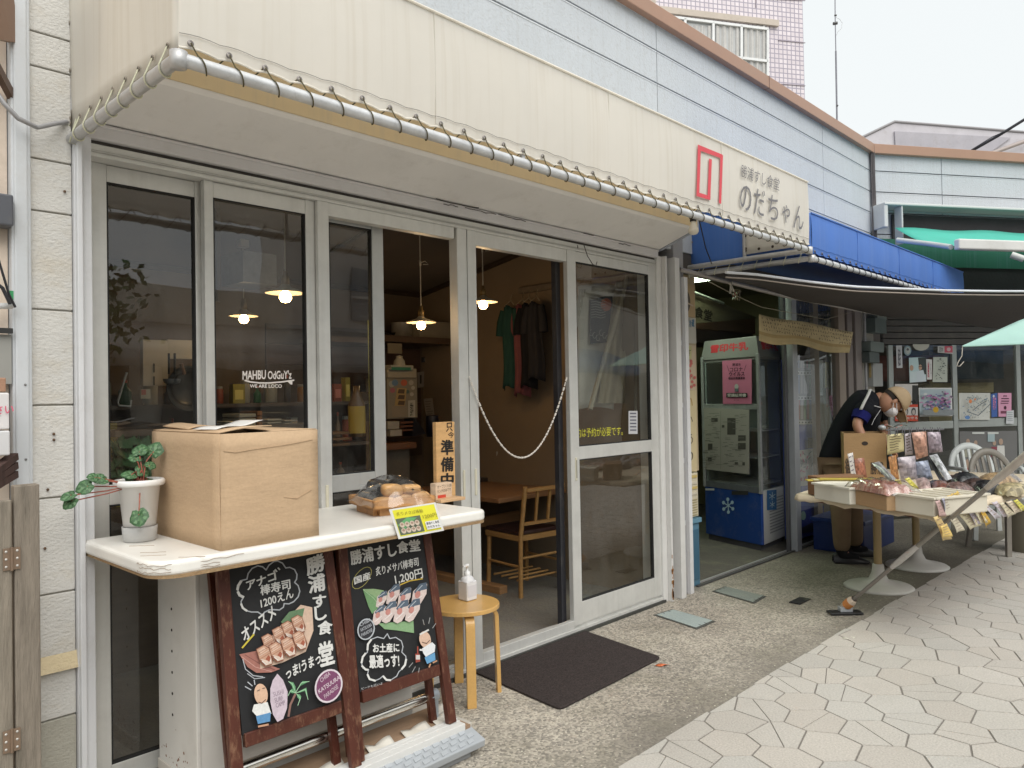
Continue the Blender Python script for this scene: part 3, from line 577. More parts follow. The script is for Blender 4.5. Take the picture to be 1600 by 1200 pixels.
# ================================================================ AWNINGS
def awning(name, label, x0, x1, zb, zf, zw, col, m, side_l, side_r, folds, rope, eye=.112, ropecol=(.12, .105, .06)):
    A = thing(name, label, 'awning', ((x0+x1)/2, -.5, zb)); yF = -.93
    def fz(u):  # scalloped lower hem
        n = (x1-x0)/eye; return .008*abs(math.sin(math.pi*u*n))
    nx = int((x1-x0)/eye*4)
    f = MB(col)
    f.grid(lambda u, v: (x0+(x1-x0)*u, yF - .004*math.sin(u*folds*6.28)*(1-v) - .006*math.sin(v*3.14), zb+.028+fz(u)*(1-v)**6 + (zf-zb-.028)*v), nx, 10)
    fas = f.build('front_valance', m, A)
    h = MB([min(1, c*1.1) for c in col]); h.tube([(x0+(x1-x0)*i/nx, yF-.002, zb+.028+fz(i/nx)) for i in range(nx+1)], .0035, 5); h.build('bottom_hem', m, fas)
    h = MB([min(1, c*1.12) for c in col]); h.tube([(x0, yF-.003, zf), (x1, yF-.003, zf)], .0055, 6); h.build('hem_piping', m, fas)
    h = MB([c*.35 for c in col]); st = []
    for i in range(nx+1):
        u = i/nx; st.append((x0+(x1-x0)*u, yF-.004-.004*math.sin(u*folds*6.28)-.002, zb+.066+fz(u)*.6))
    h.tube(st, .0012, 4); h.build('stitch_line', M['cloth'], fas)
    f = MB(col); f.grid(lambda u, v: (x0+(x1-x0)*u, yF*(1-v), zf+(zw-zf)*v - .012*math.sin(u*folds*9)*math.sin(v*3.14)), 40, 8); f.build('top_canvas', m, A)
    for k in range(1, 4):
        xs_ = x0+(x1-x0)*(k/4-.03); h = MB([c*.90 for c in col]); h.box((xs_, yF-.0065, zb+.04), (xs_+.0022, yF-.003, zf)); h.build('canvas_seam', m, fas)
    # frame pipes
    p = MB((.62, .63, .64)); p.tube([(x0, yF, zb-.004), (x1, yF, zb-.004)], .019, 14)
    p.build('front_pipe', M['galv'], A)
    p = MB((.5, .5, .5))
    for xx in (x0, x1): p.tube([(xx, 0, zb-.004), (xx, yF, zb-.004)], .019, 14)
    for xx in (x0, x1): p.lathe((xx, yF, zb-.03), [(.0, .0), (.022, .0), (.024, .02), (.024, .045), (0, .05)], 14)
    n = max(2, int((x1-x0)/1.3))
    for i in range(1, n):
        xx = x0+(x1-x0)*i/n; p.tube([(xx, yF+.02, zf-.03), (xx, 0, zw-.06)], .013, 8); p.tube([(xx, yF+.012, zb+.01), (xx, yF+.012, zf)], .012, 8)
    p.tube([(x0, yF+.012, zf-.012), (x1, yF+.012, zf-.012)], .012, 8); p.build('side_pipe', M['galv'], A)
    # side canvas
    for xx, on in ((x0, side_l), (x1, side_r)):
        if on:
            f = MB(col); yb = 0 if on == 1 else -.47
            f.grid(lambda u, v: (xx + .004*math.sin(u*9+v*3), yF + (yb-yF)*u, zb+.03 + ((zf + (zw-zf)*(u*(yb-yF)/-yF)) - zb-.03)*v), 16, 10)
            q = f.build('side_canvas', m, A, solid=.003)
            e = MB((.25, .22, .18)); 
            if xx == x0:
                for k in range(9): e.lathe((xx-.004, yF+.06+k*.105, zb+.05), [(.0045, 0), (.0085, 0), (.0085, .003), (.0045, .003)], 10, axis=(-1, 0, 0))
                for k in range(6): e.lathe((xx-.004, -.03, zb+.07+k*.17), [(.0, .003), (.007, .002), (.0085, 0)], 10, axis=(-1, 0, 0))
            else:
                for k in range(5): e.lathe((xx-.006, yF+.05+k*.1, zb+.055), [(.0, .003), (.009, .002), (.010, 0)], 10, (.06, .05, .04), axis=(-1, 0, 0))
                for k in range(4): e.lathe((xx-.006, yb-.012, zb+.07+k*.09), [(.0, .003), (.009, .002), (.010, 0)], 10, (.06, .05, .04), axis=(-1, 0, 0))
            e.build('side_eyelets', M['galv'], q)
            if on == 2:
                pp = MB((.45, .45, .45)); pp.tube([(xx, yb, zb), (xx, yb, zf+.1)], .014, 8); pp.build('upright_pipe', M['galv'], A)
    # eyelets and lacing
    e = MB((.22, .20, .19)); r = MB(ropecol); k = 0; x = x0+.03
    while x < x1-.02:
        u = (x-x0)/(x1-x0); ze = zb+.041+fz(u)*.6; ye = yF-.006-.004*math.sin(u*folds*6.28)
        e.lathe((x, ye, ze), [(.0045, 0), (.009, 0), (.009, .003), (.0045, .003)], 12, axis=(0, -1, 0))
        pts = [(x, ye-.004, ze)]
        for j in range(8):
            t = j/7; an = 1.9 - t*4.6; pts.append((x+.018+eye*.36*t**.8, yF - math.sin(an+.5)*.0215*1.0 if False else yF + .0225*math.cos(2.2+t*3.6), zb-.004+.0225*math.sin(2.2+t*3.6)))
        pts.append((x+eye*.72, yF+.016, zb+.01)); pts.append((x+eye*.98, ye+.006, ze-.002))
        r.tube(pts, .0022, 5); x += eye*random.uniform(.96, 1.04)
    e.build('eyelets', M['galv'], A); r.build('lacing_rope', M['cloth'], A)
    if side_l:
        r = MB((.66, .66, .50))
        for k in range(9):
            y = yF+.06+k*.105; pts = [(x0-.006, y, zb+.048)]
            for j in range(8): t = j/7; pts.append((x0+.0225*math.cos(2.6+t*3.4), y+.012+.03*t, zb-.004+.0225*math.sin(2.6+t*3.4)))
            r.tube(pts, .0026, 5)
        r.tube([(x0-.006, -.10, zb+.05), (x0-.02, -.075, zb-.03), (x0+.01, -.06, zb-.03), (x0+.02, -.08, zb+.0)], .0026, 5)
        r.build('side_lacing', M['cloth'], A)
    return A, fas
BEI = (.85, .82, .755)
A1, F1 = awning('awning', 'cream canvas awning laced to a pipe with a red logo over the sushi shopfront', .885, 5.06, 2.395, 2.845, 3.30, BEI, M['canvas'], 1, 2, 9, True)
fp = lambda x, y: PY(x, y, -.939)
a = Art(fp, (0, -1, 0), off=.004)
RED = (.62, .07, .09); G1 = (.16, .155, .165)
a.poly([(1089.3, 226), (1128, 242), (1128, 248.5), (1092.5, 235.5)], RED)
a.poly([(1089.3, 226), (1094, 232), (1091.5, 306), (1087, 306.5)], RED)
a.poly([(1087, 300), (1109, 307), (1108.5, 313), (1087, 306.5)], RED)
a.poly([(1106.5, 248), (1111, 249.5), (1108.5, 312), (1104, 311)], RED)
a.poly([(1124, 246), (1128.3, 243), (1125.5, 319), (1121.8, 317.5)], RED)
a.text('勝浦すし食堂', (1156.0, 276), (1216, 299), (1157, 256.5), G1, .0)
a.text('の', (1154.5, 327), (1172, 332), (1155.5, 288), G1, .0)
a.text('だ', (1176, 334), (1193, 340), (1177, 293), G1, .0)
a.text('ち', (1198, 341.5), (1214, 346.5), (1199, 303), G1, .0)
a.text('ゃ', (1220, 347), (1232, 350), (1221, 319), G1, .0)
a.text('ん', (1238, 356), (1253, 360.5), (1240, 319), G1, .0)
a.build('shop_lettering', M['print'], F1)
A2, F2 = awning('blue_awning', 'bright blue canvas awning with a white laced pipe, over the milk shop', 5.10, 8.90, 2.345, 2.645, 3.02, (.075, .19, .56), M['canvasb'], 1, 1, 12, True, .125, (.03, .03, .04))
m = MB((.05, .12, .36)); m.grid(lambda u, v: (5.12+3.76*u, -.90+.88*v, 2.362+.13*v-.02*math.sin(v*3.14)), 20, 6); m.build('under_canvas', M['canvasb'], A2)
# bracket where the two awnings meet, bulb, hook
T = thing('bare_bulb', 'clear bulb in a black socket hanging under the cream awning near the shopfront end', 'light bulb', PY(1083, 355, -.5))
c = PY(1083, 340, -.5)
m = MB((.015, .015, .015)); m.lathe(c, [(.0, .035), (.014, .032), (.017, .0), (.021, -.012), (.021, -.025), (0, -.025)], 16); m.build('socket', M['plastic'], T)
m = MB((.70, .66, .58)); m.lathe(c, [(.014, -.024), (.018, -.045), (.033, -.075), (.034, -.09), (.024, -.105), (0, -.112)], 20); m.build('bulb', M['ceramic'], T)
m = MB((.02, .02, .02)); p = PY(1094, 350, -.45); q = PY(1112, 412, -.3); m.tube([c+Vector((0, 0, .03)), c+Vector((.04, 0, .05)), p, p.lerp(q, .5)+Vector((-.01, 0, -.02)), q], .004, 6); m.build('black_cord', M['plastic'], T)
T = MB((.09, .085, .08)); p0 = PY(912, 382, -.06)
T.tube([p0, PY(918, 400, -.07), PY(926, 413, -.08), PY(931, 415, -.08), PY(933, 409, -.08)], .0028, 6); T.tube([PY(902, 383, -.06), PY(903, 388, -.06)], .0028, 6)
tag(T.build('wire_hook', M['galv']), 'bent wire hook on the lintel above the right sliding door', 'hook')
m = MB((.30, .30, .31)); pts = [Vector((.60, -.08, 2.55)), Vector((.665, -.10, 2.44)), Vector((.70, -.12, 2.395)), Vector((.76, -.1, 2.385)), Vector((.82, -.07, 2.42)), Vector((.87, -.03, 2.45))]
m.tube(pts, .008, 8); tag(m.build('grey_cable', M['plastic']), 'grey cable looping round the corner trim to the awning pipe', 'cable')
# ================================================================ COUNTER, CABINET
T = thing('serving_counter', 'white melamine counter top with rounded worn peeling edges on a white cabinet', 'counter', (1.6, -.35, 0))
def rr(x0, y0, x1, y1, r, n=8):
    o = []
    for cx, cy, a0 in ((x0+r[0], y0+r[0], 180), (x1-r[1], y0+r[1], 270), (x1-r[2], y1-r[2], 0), (x0+r[3], y1-r[3], 90)):
        rad = r[[180, 270, 0, 90].index(a0)]
        for i in range(n+1): t = R_(a0+90*i/n); o.append((cx+rad*math.cos(t), cy+rad*math.sin(t)))
    return o
ol = rr(.905, -.665, 2.30, -.03, (.10, .05, .03, .02))
m = MB((.76, .745, .70)); m.prism([(x, y, .925) for x, y in ol], (0, 0, .047)); m.build('counter_top', M['plastic'], T, bev=.014, seg=4)
m = MB((.30, .20, .11)); ol2 = rr(.912, -.668, 2.295, -.04, (.10, .05, .03, .02)); m.prism([(x, y, .9185) for x, y in ol2], (0, 0, .010)); m.build('peeling_chipboard_edge', M['concrete'], T)
m = MB((.25, .16, .10))
for q in range(3):
    pts = []; zb = .938+.011*q; 
    for i in range(26):
        t = i/25; an = R_(150+150*t)
        x = 1.005+.1025*math.cos(an) if t < .62 else 1.06+(t-.62)*.5; y = -.565+.1025*math.sin(an) if t < .62 else -.667
        pts.append((x, y, zb+random.uniform(-.004, .004)))
    m.tube(pts[random.randint(0, 5):26-random.randint(2, 10)], .0007, 4)
for (x, y) in ((.93, -.5), (.95, -.45), (1.0, -.62), (.97, -.3)):
    m.tube([(x+i*.012, y-.01*i+random.uniform(-.004, .004), .9722) for i in range(6)], .0009, 4)
m.build('edge_crack', M['dark'], T)
CW = (.60, .585, .55)
m = MB(CW); m.box((1.160, -.365, .12), (1.172, -.045, .925)); m.box((1.172, -.365, .12), (1.18, -.05, .14)); m.build('cabinet_side', M['paint'], T, bev=.002)
m = MB(CW); m.box((1.150, -.392, .06), (1.165, -.362, .925)); m.box((1.165, -.388, .06), (2.09, -.365, .925)); m.box((2.07, -.365, .06), (2.09, -.03, .925)); m.box((1.172, -.06, .06), (2.07, -.045, .9)); m.build('cabinet_front', M['paint'], T, bev=.003)
m = MB((.03, .025, .02))
for k in range(6): m.lathe((1.1595, -.17+.0, .70-.0765*k), [(0, .002), (.0045, .0015), (.0055, 0)], 12, axis=(-1, 0, 0))
m.build('peg_holes', M['dark'], T)
m = MB((.50, .47, .42)); m.box((1.02, -.60, .02), (2.24, -.05, .07)); m.box((1.155, -.375, .07), (1.2, -.04, .125)); m.build('cabinet_base', M['plaster'], T, bev=.004)
m = MB((.22, .10, .06))
for q in range(30):
    z = .14+abs(random.gauss(0, .05)); m.lathe((1.1595, random.uniform(-.36, -.06), z), [(0, .0006), (random.uniform(.001, .006), 0)], 7, axis=(-1, 0, 0))
m.build('rust_spot', M['concrete'], T)
# chrome rail, peeling ledge and plastic step
T = thing('chrome_rail', 'chrome tube rail on grey end brackets below the chalkboards', 'rail', (1.7, -.5, .1))
ra, rb = PY(450, 1196, -.5), PY(660, 1091, -.5); ra = Vector((1.25, -.5, .195)); rb = Vector((2.10, -.5, .195))
m = MB((.75, .72, .66)); m.tube([ra, rb], .021, 20); m.build('rail_tube', M['chrome'], T)
m = MB((.42, .46, .50)); m.box((2.095, -.52, .10), (2.125, -.48, .20)); m.lathe((2.085, -.5, .195), [(0, 0), (.026, 0), (.026, .045), (0, .045)], 16, axis=(1, 0, 0)); m.box((1.235, -.52, .10), (1.26, -.48, .2)); m.build('rail_bracket', M['galv'], T, bev=.003)
T = thing('display_ledge', 'low ledge with peeling white laminate strips and bare brown board', 'ledge', (1.7, -.6, 0))
m = MB((.30, .20, .13)); m.box((1.0, -.665, .07), (2.17, -.40, .10)); m.build('bare_board', M['woodx'], T)
m = MB((.66, .66, .64)); 
for k, (y0, y1) in enumerate(((-.668, -.632), (-.626, -.602), (-.597, -.580))): m.box((1.0, y0, .085+.004*k), (2.14+.01*k, y1, .114-.002*k))
m.build('laminate_strip', M['plastic'], T, bev=.002)
m = MB((.70, .67, .60))
for (x, y, wd, h) in ((1.72, -.57, .12, .018), (1.90, -.56, .13, .012), (2.06, -.55, .10, .014), (1.45, -.57, .16, .012), (2.12, -.47, .09, .01)):
    m.grid(lambda u, v, x=x, y=y, wd=wd, h=h: (x+wd*u + .02*v, y-.05+.09*v, .102+h*abs(math.sin(u*3.1+v*2))*v*v), 8, 5)
m.build('peeling_paper', M['plastic'], T, solid=.001)
T = thing('plastic_step', 'grey plastic kerb step with raised tread blocks in front of the ledge', 'step', (1.7, -.8, 0))
GS = (.36, .385, .41); m = MB(GS); m.prism([(0+.98, -.745, .060), (.98, -.66, .088), (.98, -.60, .088), (.98, -.60, .03), (.98, -.74, .03)], (1.20, 0, 0)); m.box((1.05, -.72, .0), (2.12, -.62, .032), (.25, .26, .27)); m.build('step_body', M['plastic'], T, bev=.004)
m = MB([c*1.08 for c in GS])
for i in range(25):
    for j in range(3):
        x = .99+i*.046+(j % 2)*.023; y = -.738+j*.026; z = .0635+(j*.026)*.33
        m.obox((x, y, z), (.034, .004, 0), (.004, .018, .006), (0, 0, .003))
m.build('tread_blocks', M['plastic'], T, bev=.0015)
# ================================================================ CHALKBOARDS
def chalkboard(label, x0, x1, zt, y_t, z_f, y_f, stile=.041, splay=.02):
    T = thing('chalkboard_sign', label, 'chalkboard', ((x0+x1)/2, y_f, z_f), 'chalkboard menu signs')
    o = Vector((x0, y_f, z_f)); up = Vector((0, y_t-y_f, zt-z_f)); U = up.normalized(); X = XD; n = Vector((0, -U.z, U.y)).normalized()
    if n.y > 0: n = -n
    H = up.length; Wd = x1-x0; RC = (.078, .022, .013); t = .028
    for s_, x in ((-1, 0), (1, Wd-stile)):
        m = MB(RC); m.obox(o + X*(x + (splay*s_ if s_ < 0 else splay)), X*stile, -n*t, up - X*splay*s_); m.build('frame_stile', M['redwood'], T, bev=.003)
    for z, h in ((.20, .045), (H-.010, .010)):
        m = MB(RC); m.obox(o + X*stile*.9 + U*z + n*.002, X*(Wd-stile*1.8), -n*.024, U*h); m.build('frame_rail', M['redwood'], T, bev=.003)
    m = MB((.014, .0145, .016)); m.obox(o + X*stile*.8 + U*.24 - n*.006, X*(Wd-stile*1.6), -n*.008, U*(H-.25)); bd = m.build('slate', M['board'], T)
    m = MB(RC); m.obox(o + X*(.01) - n*.09 + U*0, X*.03, -n*.02, up*.98); m.obox(o + X*(Wd-.04) - n*.09, X*.03, -n*.02, up*.98); m.build('rear_leg', M['redwood'], T)
    p0 = o - n*.006
    return T, bd, (lambda x, y: PP(x, y, p0, n)), n
TB1, BD1, f1, n1 = chalkboard('left chalkboard leaning under the counter with the eel sushi drawing and a surfboard', 1.178, 1.625, .917, -.50, .115, -.650)
TB2, BD2, f2, n2 = chalkboard('right chalkboard leaning under the counter with the mackerel sushi drawing on a leaf', 1.652, 2.108, .917, -.50, .115, -.630)
W = (.62, .62, .60); LG = (.40, .42, .45)
def sc(ox, oy, k): return lambda *p: [(ox+x/k, oy+y/k) for x, y in p]
a = Art(f1, n1, .0002, .0006); z = sc(340, 840, 8)
def arcs(zf, L, wd, col):
    for (cx, cy, rx, ry, a0, a1, rot) in L:
        pts = []
        for i in range(13):
            t = R_(a0+(a1-a0)*i/12); c, s = math.cos(R_(rot)), math.sin(R_(rot)); X_, Y_ = rx*math.cos(t), ry*math.sin(t)
            pts.append((cx+X_*c-Y_*s, cy+X_*s+Y_*c))
        a.line(zf(*pts), wd, col)
a.line(z((365,520),(380,450),(430,385),(500,352),(560,365),(605,405),(640,345),(700,300),(750,292),(810,320),(850,380),(900,372),(960,400),(990,460),(985,520),(960,560),(1005,600),(1025,670),(1005,740),(950,800),(890,828),(830,825),(820,870),(770,905),(700,900),(640,905),(580,935),(565,985),(545,960),(500,930),(420,930),(340,910),(295,850),(290,800),(320,745),(270,720),(245,650),(260,580),(300,535),(365,520)), 1.9, LG)
a.line(z((245,650),(255,600),(290,545)), 4, W); a.line(z((250,680),(270,720),(318,745)), 4, W); a.line(z((290,830),(310,880),(360,915)), 3.2, W)
a.text('アナゴ', z((365,660))[0], z((740,520))[0], z((350,540))[0], W, .05)
a.line(z((715,400),(735,425)), 2.2, W); a.line(z((750,380),(770,400)), 2.2, W)
a.text('棒寿司', z((535,725))[0], z((905,640))[0], z((525,600))[0], W, .04)
a.text('1200えん', z((540,880))[0], z((945,745))[0], z((525,770))[0], W, .04)
for ch, b in (('勝', ((1120,480),(1340,400),(1095,270))), ('浦', ((1140,700),(1340,650),(1120,490))), ('す', ((1190,880),(1350,860),(1180,730))), ('し', ((1215,1035),(1355,1020),(1200,870))), ('食', ((1240,1215),(1415,1200),(1250,1050)))):
    a.text(ch, *z(*b), W, .055)
z = sc(340, 990, 1600/220)
a.text('堂', *z((1165,375),(1320,330),(1130,120)), W, .055)
a.text('っま!うまっ', *z((775,520),(1165,330),(760,400)), W, .05)
a.text('オススメ', (381, 1003), (431, 963), (374, 985), W, .04); a.line(z((270,160),(330,90),(400,10)), 2.6, (.55, .45, .06))
# boat plate with eel rolls
a.poly(z((235,235),(430,195),(560,350),(700,400),(600,440),(430,445),(330,380)), (.34, .15, .12)); a.line(z((260,260),(420,380),(600,430)), 1.2, (.5, .28, .24)); a.line(z((300,240),(480,350),(640,410)), 1.2, (.2, .08, .07))
a.poly([(429, 985), (468, 945), (486, 949), (488, 985), (476, 1018), (440, 1035), (405, 1045), (404, 1025)], (.60, .44, .34)); a.poly([(437, 972), (450, 956), (474, 950), (470, 968), (455, 985)], (.13, .22, .12))
for (x, y, s_) in ((418, 1004, 1), (434, 993, 1), (448, 984, 1), (463, 975, 1), (410, 1024, 1.15), (428, 1018, 1.1), (446, 1010, 1.1), (463, 1000, 1.05)):
    P_ = lambda *q: [(x+(u_*.86+v_*.35)*s_, y+(v_*.95-u_*.30)*s_) for u_, v_ in q]
    a.poly(P_((-9, -12), (4, -14), (10, -9), (10, 8), (5, 15), (-6, 14), (-10, 6)), (.22, .09, .055)); a.poly(P_((-8, -11), (4, -13), (9, -8), (9, 3), (-1, 7), (-9, 3)), (.50, .30, .21))
    a.poly(P_((-8, 2), (0, 7), (8, 3), (6, 13), (-4, 13)), (.62, .50, .42)); a.poly(P_((-6, -9), (3, -11), (5, -7), (-5, -4)), (.62, .44, .34)); a.poly(P_((-1, 5), (5, 1), (7, 5), (3, 10)), (.32, .10, .06))
    for q_ in range(3): a.line(P_((-8, -6+4*q_), (8, -9+4*q_)), .7, (.32, .15, .10) if q_ != 1 else (.72, .58, .48))
    a.line(P_((-7, 6), (-3, 12)), 1, (.75, .72, .68)); a.line(P_((2, 11), (6, 8)), .9, (.75, .72, .68))
a.line([(374, 1030), (378, 1045), (390, 1055), (405, 1057)], 1.4, LG); a.line([(381, 1052), (392, 1060), (408, 1058)], 1.2, LG)
# chalk figure of a cook, surfboard, palm, round badge
a.oval(402, 1084, 10.5, 16.5, (.60, .40, .28), -.12); a.poly([(391, 1100), (412, 1096), (418, 1114), (396, 1119), (388, 1110)], (.66, .66, .64)); a.poly([(394, 1118), (417, 1112), (416, 1126), (397, 1130)], (.10, .25, .45)); a.line([(398, 1134), (413, 1131)], 3, (.5, .28, .18))
a.line([(396, 1079), (400, 1077)], 1, (.05, .04, .04)); a.line([(404, 1075), (408, 1074)], 1, (.05, .04, .04)); a.line([(398, 1096), (403, 1098), (409, 1092)], 1.2, (.15, .08, .06))
for p in (((377, 1072), (386, 1077)), ((381, 1065), (388, 1071)), ((391, 1062), (392, 1069))): a.line(p, 1.6, LG)
a.poly([(427, 1052), (436, 1062), (443, 1080), (442, 1105), (436, 1122), (427, 1127), (420, 1115), (416, 1095), (416, 1075), (420, 1062)], (.52, .44, .50))
a.text('SUSHI', (421, 1088), (437, 1083), (420, 1081), (.28, .22, .27), .02); a.text('SURF', (423, 1097), (436, 1093), (422, 1090), (.28, .22, .27), .02); a.text('CAMP', (425, 1105), (439, 1100), (424, 1098), (.28, .22, .27), .02)
a.line([(444, 1118), (447, 1100), (455, 1083)], 3.2, (.22, .12, .10))
for p in (((455, 1081), (450, 1068), (444, 1064)), ((455, 1081), (464, 1066), (476, 1064)), ((455, 1082), (447, 1078), (443, 1086)), ((455, 1082), (470, 1076), (474, 1092)), ((456, 1083), (462, 1090), (458, 1101))): 
    (xa, ya), (xb, yb), (xc, yc) = p; a.poly([(xa, ya), ((xa+xb)/2+2.4, (ya+yb)/2-2.2), (xb+1.5, yb-2.5), (xc, yc), (xb-1, yb+2.5), ((xa+xb)/2-1.5, (ya+yb)/2+2.2)], (.12, .30, .15)); a.line(p, 1.0, (.33, .52, .34))
a.oval(506, 1071, 21, 27, (.60, .54, .58), .35); a.oval(506, 1071, 18.5, 24, (.17, .055, .12), .35)
a.text('CHIBA', (494, 1066), (509, 1054), (492, 1060), (.5, .4, .45), .03); a.text('KATSUURA', (491, 1083), (524, 1060), (489, 1077), (.6, .5, .55), .03); a.text('PARADISE', (500, 1091), (521, 1074), (498, 1085), (.5, .4, .45), .03)
a.build('chalk_drawing', M['chalk'], BD1)
a = Art(f2, n2, .0002, .0006); z = sc(520, 830, 1600/180)
a.text('勝浦すし', *z((260,470),(890,340),(235,280)), W, .05); a.text('食堂', *z((900,310),(1215,270),(885,150)), W, .05)
a.text('炙り〆サバ棒寿司', *z((600,620),(1190,480),(590,500)), W, .03)
a.line([(x, y) for x, y in [(565+14.5*math.cos(t)-4*math.sin(t), 903+16*math.sin(t)-6*math.cos(t)) for t in [i*.42 for i in range(16)]]], 1.0, (.33, .30, .1))
a.text('国産', *z((300,740),(520,660),(290,640)), W, .04)
a.text('1,200円', *z((870,745),(1250,650),(850,610)), W, .03); a.line(z((850,780),(930,745),(1060,690),(1240,660)), 1.8, (.55, .38, .06))
a.poly(z((410,805),(560,800),(690,820),(790,880),(700,1000),(590,1100),(540,1150),(490,1050),(450,930)), (.26, .38, .20)); a.poly(z((410,805),(560,900),(680,1000),(590,1100),(540,1150),(490,1050),(450,930)), (.16, .30, .14)); a.line(z((415,810),(560,930),(620,1010)), .7, (.4, .52, .33))
a.poly([(590, 974), (645, 970), (646, 989), (620, 985), (600, 983)], (.22, .36, .19))
for (x, y, s_) in ((595, 934, .8), (613, 926, 1), (630, 931, 1), (653, 926, 1.15), (590, 958, .95), (606, 953, 1.05), (624, 952, 1.1), (642, 950, 1.1)):
    a.poly([(x-11*s_, y+17*s_), (x-8*s_, y-2), (x+3, y-12*s_), (x+11*s_, y-12*s_), (x+10*s_, y+2), (x+1, y+17*s_), (x-5*s_, y+20*s_)], (.60, .50, .47))
    a.poly([(x-7*s_, y-1), (x+1, y-12*s_), (x+10*s_, y-14*s_), (x+11*s_, y-5*s_), (x+3, y-3*s_), (x-3*s_, y+4)], (.09, .12, .16)); a.line([(x-4, y-2), (x+5, y-10*s_)], 1.3, (.38, .42, .46)); a.oval(x-2*s_, y+3, 3.6*s_, 5*s_, (.48, .22, .19), .4); a.line([(x-7*s_, y+14*s_), (x+4, y+5)], 1.0, (.75, .70, .68))
a.oval(569, 983, 13.5, 17, (.42, .45, .48), .25); a.oval(569, 983, 11.5, 15, (.03, .03, .035), .25)
for k, t_ in enumerate(('CHIBA', 'KATSUURA', 'PARADISE')): a.text(t_, (560+k, 979+8*k), (577+k, 970+8*k), (559+k, 974+8*k), (.4, .42, .45), .02)
z = sc(520, 960, 8)
a.line(z((610,300),(655,240),(685,300),(760,285),(830,330),(850,400),(835,470),(885,520),(890,590),(850,670),(800,710),(770,770),(700,815),(640,820),(600,765),(560,800),(500,825),(430,805),(405,750),(420,685),(350,670),(330,600),(350,520),(405,470),(405,380),(450,310),(530,280),(610,300)), 1.5, LG)
for p in (((405,440),(410,370),(450,315)), ((330,600),(345,530),(380,485)), ((335,640),(380,685),(410,690)), ((405,750),(430,805),(500,825)), ((600,770),(640,815),(690,818)), ((885,560),(870,630),(830,680))): a.line(z(*p), 3, W)
a.text('お土産に', *z((475,475),(800,465),(470,365)), W, .05); a.text('最適っす!', *z((430,670),(800,650),(420,510)), W, .05)
a.text('ビーチも近いよ', *z((330,940),(590,870),(325,910)), (.5, .5, .5), .0)
a.oval(660, 999, 9, 13, (.60, .42, .32), -.2); a.poly([(655, 1013), (671, 1003), (676, 1008), (675, 1018), (661, 1026), (657, 1020)], (.66, .68, .70)); a.line([(652, 1015), (660, 1016)], 2.6, (.66, .66, .66)); a.poly([(659, 1027), (675, 1019), (676, 1031), (663, 1037)], (.12, .30, .50)); a.line([(652, 991), (665, 984)], 2.5, W)
a.line([(666, 1042), (668, 1037)], 2.2, (.45, .25, .15)); a.line([(672, 1035), (678, 1032)], 2.2, (.45, .25, .15)); a.line([(655, 1003), (662, 1005), (667, 1000)], 1, (.1, .06, .05))
a.poly([(644, 1021), (651, 1021), (652, 1033), (645, 1035)], (.30, .06, .04)); a.line([(648, 1010), (648, 1021)], 2, (.3, .06, .04)); a.rect(645, 1023, 651.5, 1030, (.55, .52, .5))
for p in (((656, 968), (658, 976)), ((667, 965), (665, 974)), ((676, 974), (671, 981)), ((640, 1035), (634, 1042)), ((644, 1041), (639, 1050)), ((650, 1043), (649, 1050))): a.line(p, 1.0, (.3, .3, .3))
a.build('chalk_drawing', M['chalk'], BD2)
# ================================================================ THINGS ON THE COUNTER
CT = .972
T = thing('cardboard_box', 'large plain brown cardboard box standing on the white counter', 'box', (1.3, -.36, CT))
CB = (.50, .355, .225); x0, x1, y0, y1 = 1.130, 1.487, -.632, -.09; h = .375
m = MB(CB)
def wob(x, y, z): return (x + .004*math.sin(z*22+y*9), y + .004*math.sin(z*19+x*17), z)
for (fn) in (lambda u, v: (x0+(x1-x0)*u, y0-.005*math.sin(3.1*u)*math.sin(3.1*v), CT+h*v), lambda u, v: (x0-.003*math.sin(3.1*v), y1+(y0-y1)*u, CT+h*v), lambda u, v: (x1, y0+(y1-y0)*u, CT+h*v), lambda u, v: (x1+(x0-x1)*u, y1, CT+h*v)): m.grid(fn, 10, 8)
m.build('box_body', M['card'], T, solid=.004)
m = MB([c*1.06 for c in CB]); zt = CT+h
m.grid(lambda u, v: (x0+(x1-x0)*.52*u, y0+.006+(y1-y0-.012)*v, zt+.003+.016*u*(1-v)+.006*math.sin(u*3)), 6, 10); m.grid(lambda u, v: (x1+(x0-x1)*.50*u, y0+.006+(y1-y0-.012)*v, zt+.001+.012*u*v), 6, 10)
m.build('top_flap', M['card'], T, solid=.004)
m = MB([c*1.0 for c in CB]); m.grid(lambda u, v: (x0+.02+.11*u, y0+.28+.22*v, zt+.010+.02*u*(1-u)*2+.008*v), 8, 8); m.build('torn_flap', M['card'], T, solid=.003)
m = MB((.70, .69, .67)); m.grid(lambda u, v: (x0+.03+.17*u-.03*v, y0+.09+.11*v, zt+.012+.022*u+.004*math.sin(u*8)), 8, 4); m.build('delivery_label', M['print'], T, solid=.001)
m = MB([c*.93 for c in CB])
for p in (((x0+.01, y0-.004, CT+h-.055), (x0+.05, y0-.005, CT+h-.062), (x0+.12, y0-.006, CT+h-.055), (x0+.19, y0-.007, CT+h-.05), (x0+.25, y0-.0065, CT+h-.045), (x1-.02, y0-.004, CT+h-.035)), ((x0+.22, y0-.007, CT+.15), (x0+.27, y0-.007, CT+.14), (x0+.33, y0-.005, CT+.165)), ((x0-.003, y0+.12, CT+h-.1), (x0-.004, y0+.2, CT+h-.09), (x0-.003, y0+.33, CT+h-.1))): m.tube(p, .0010, 5)
m.build('crease', M['card'], T)
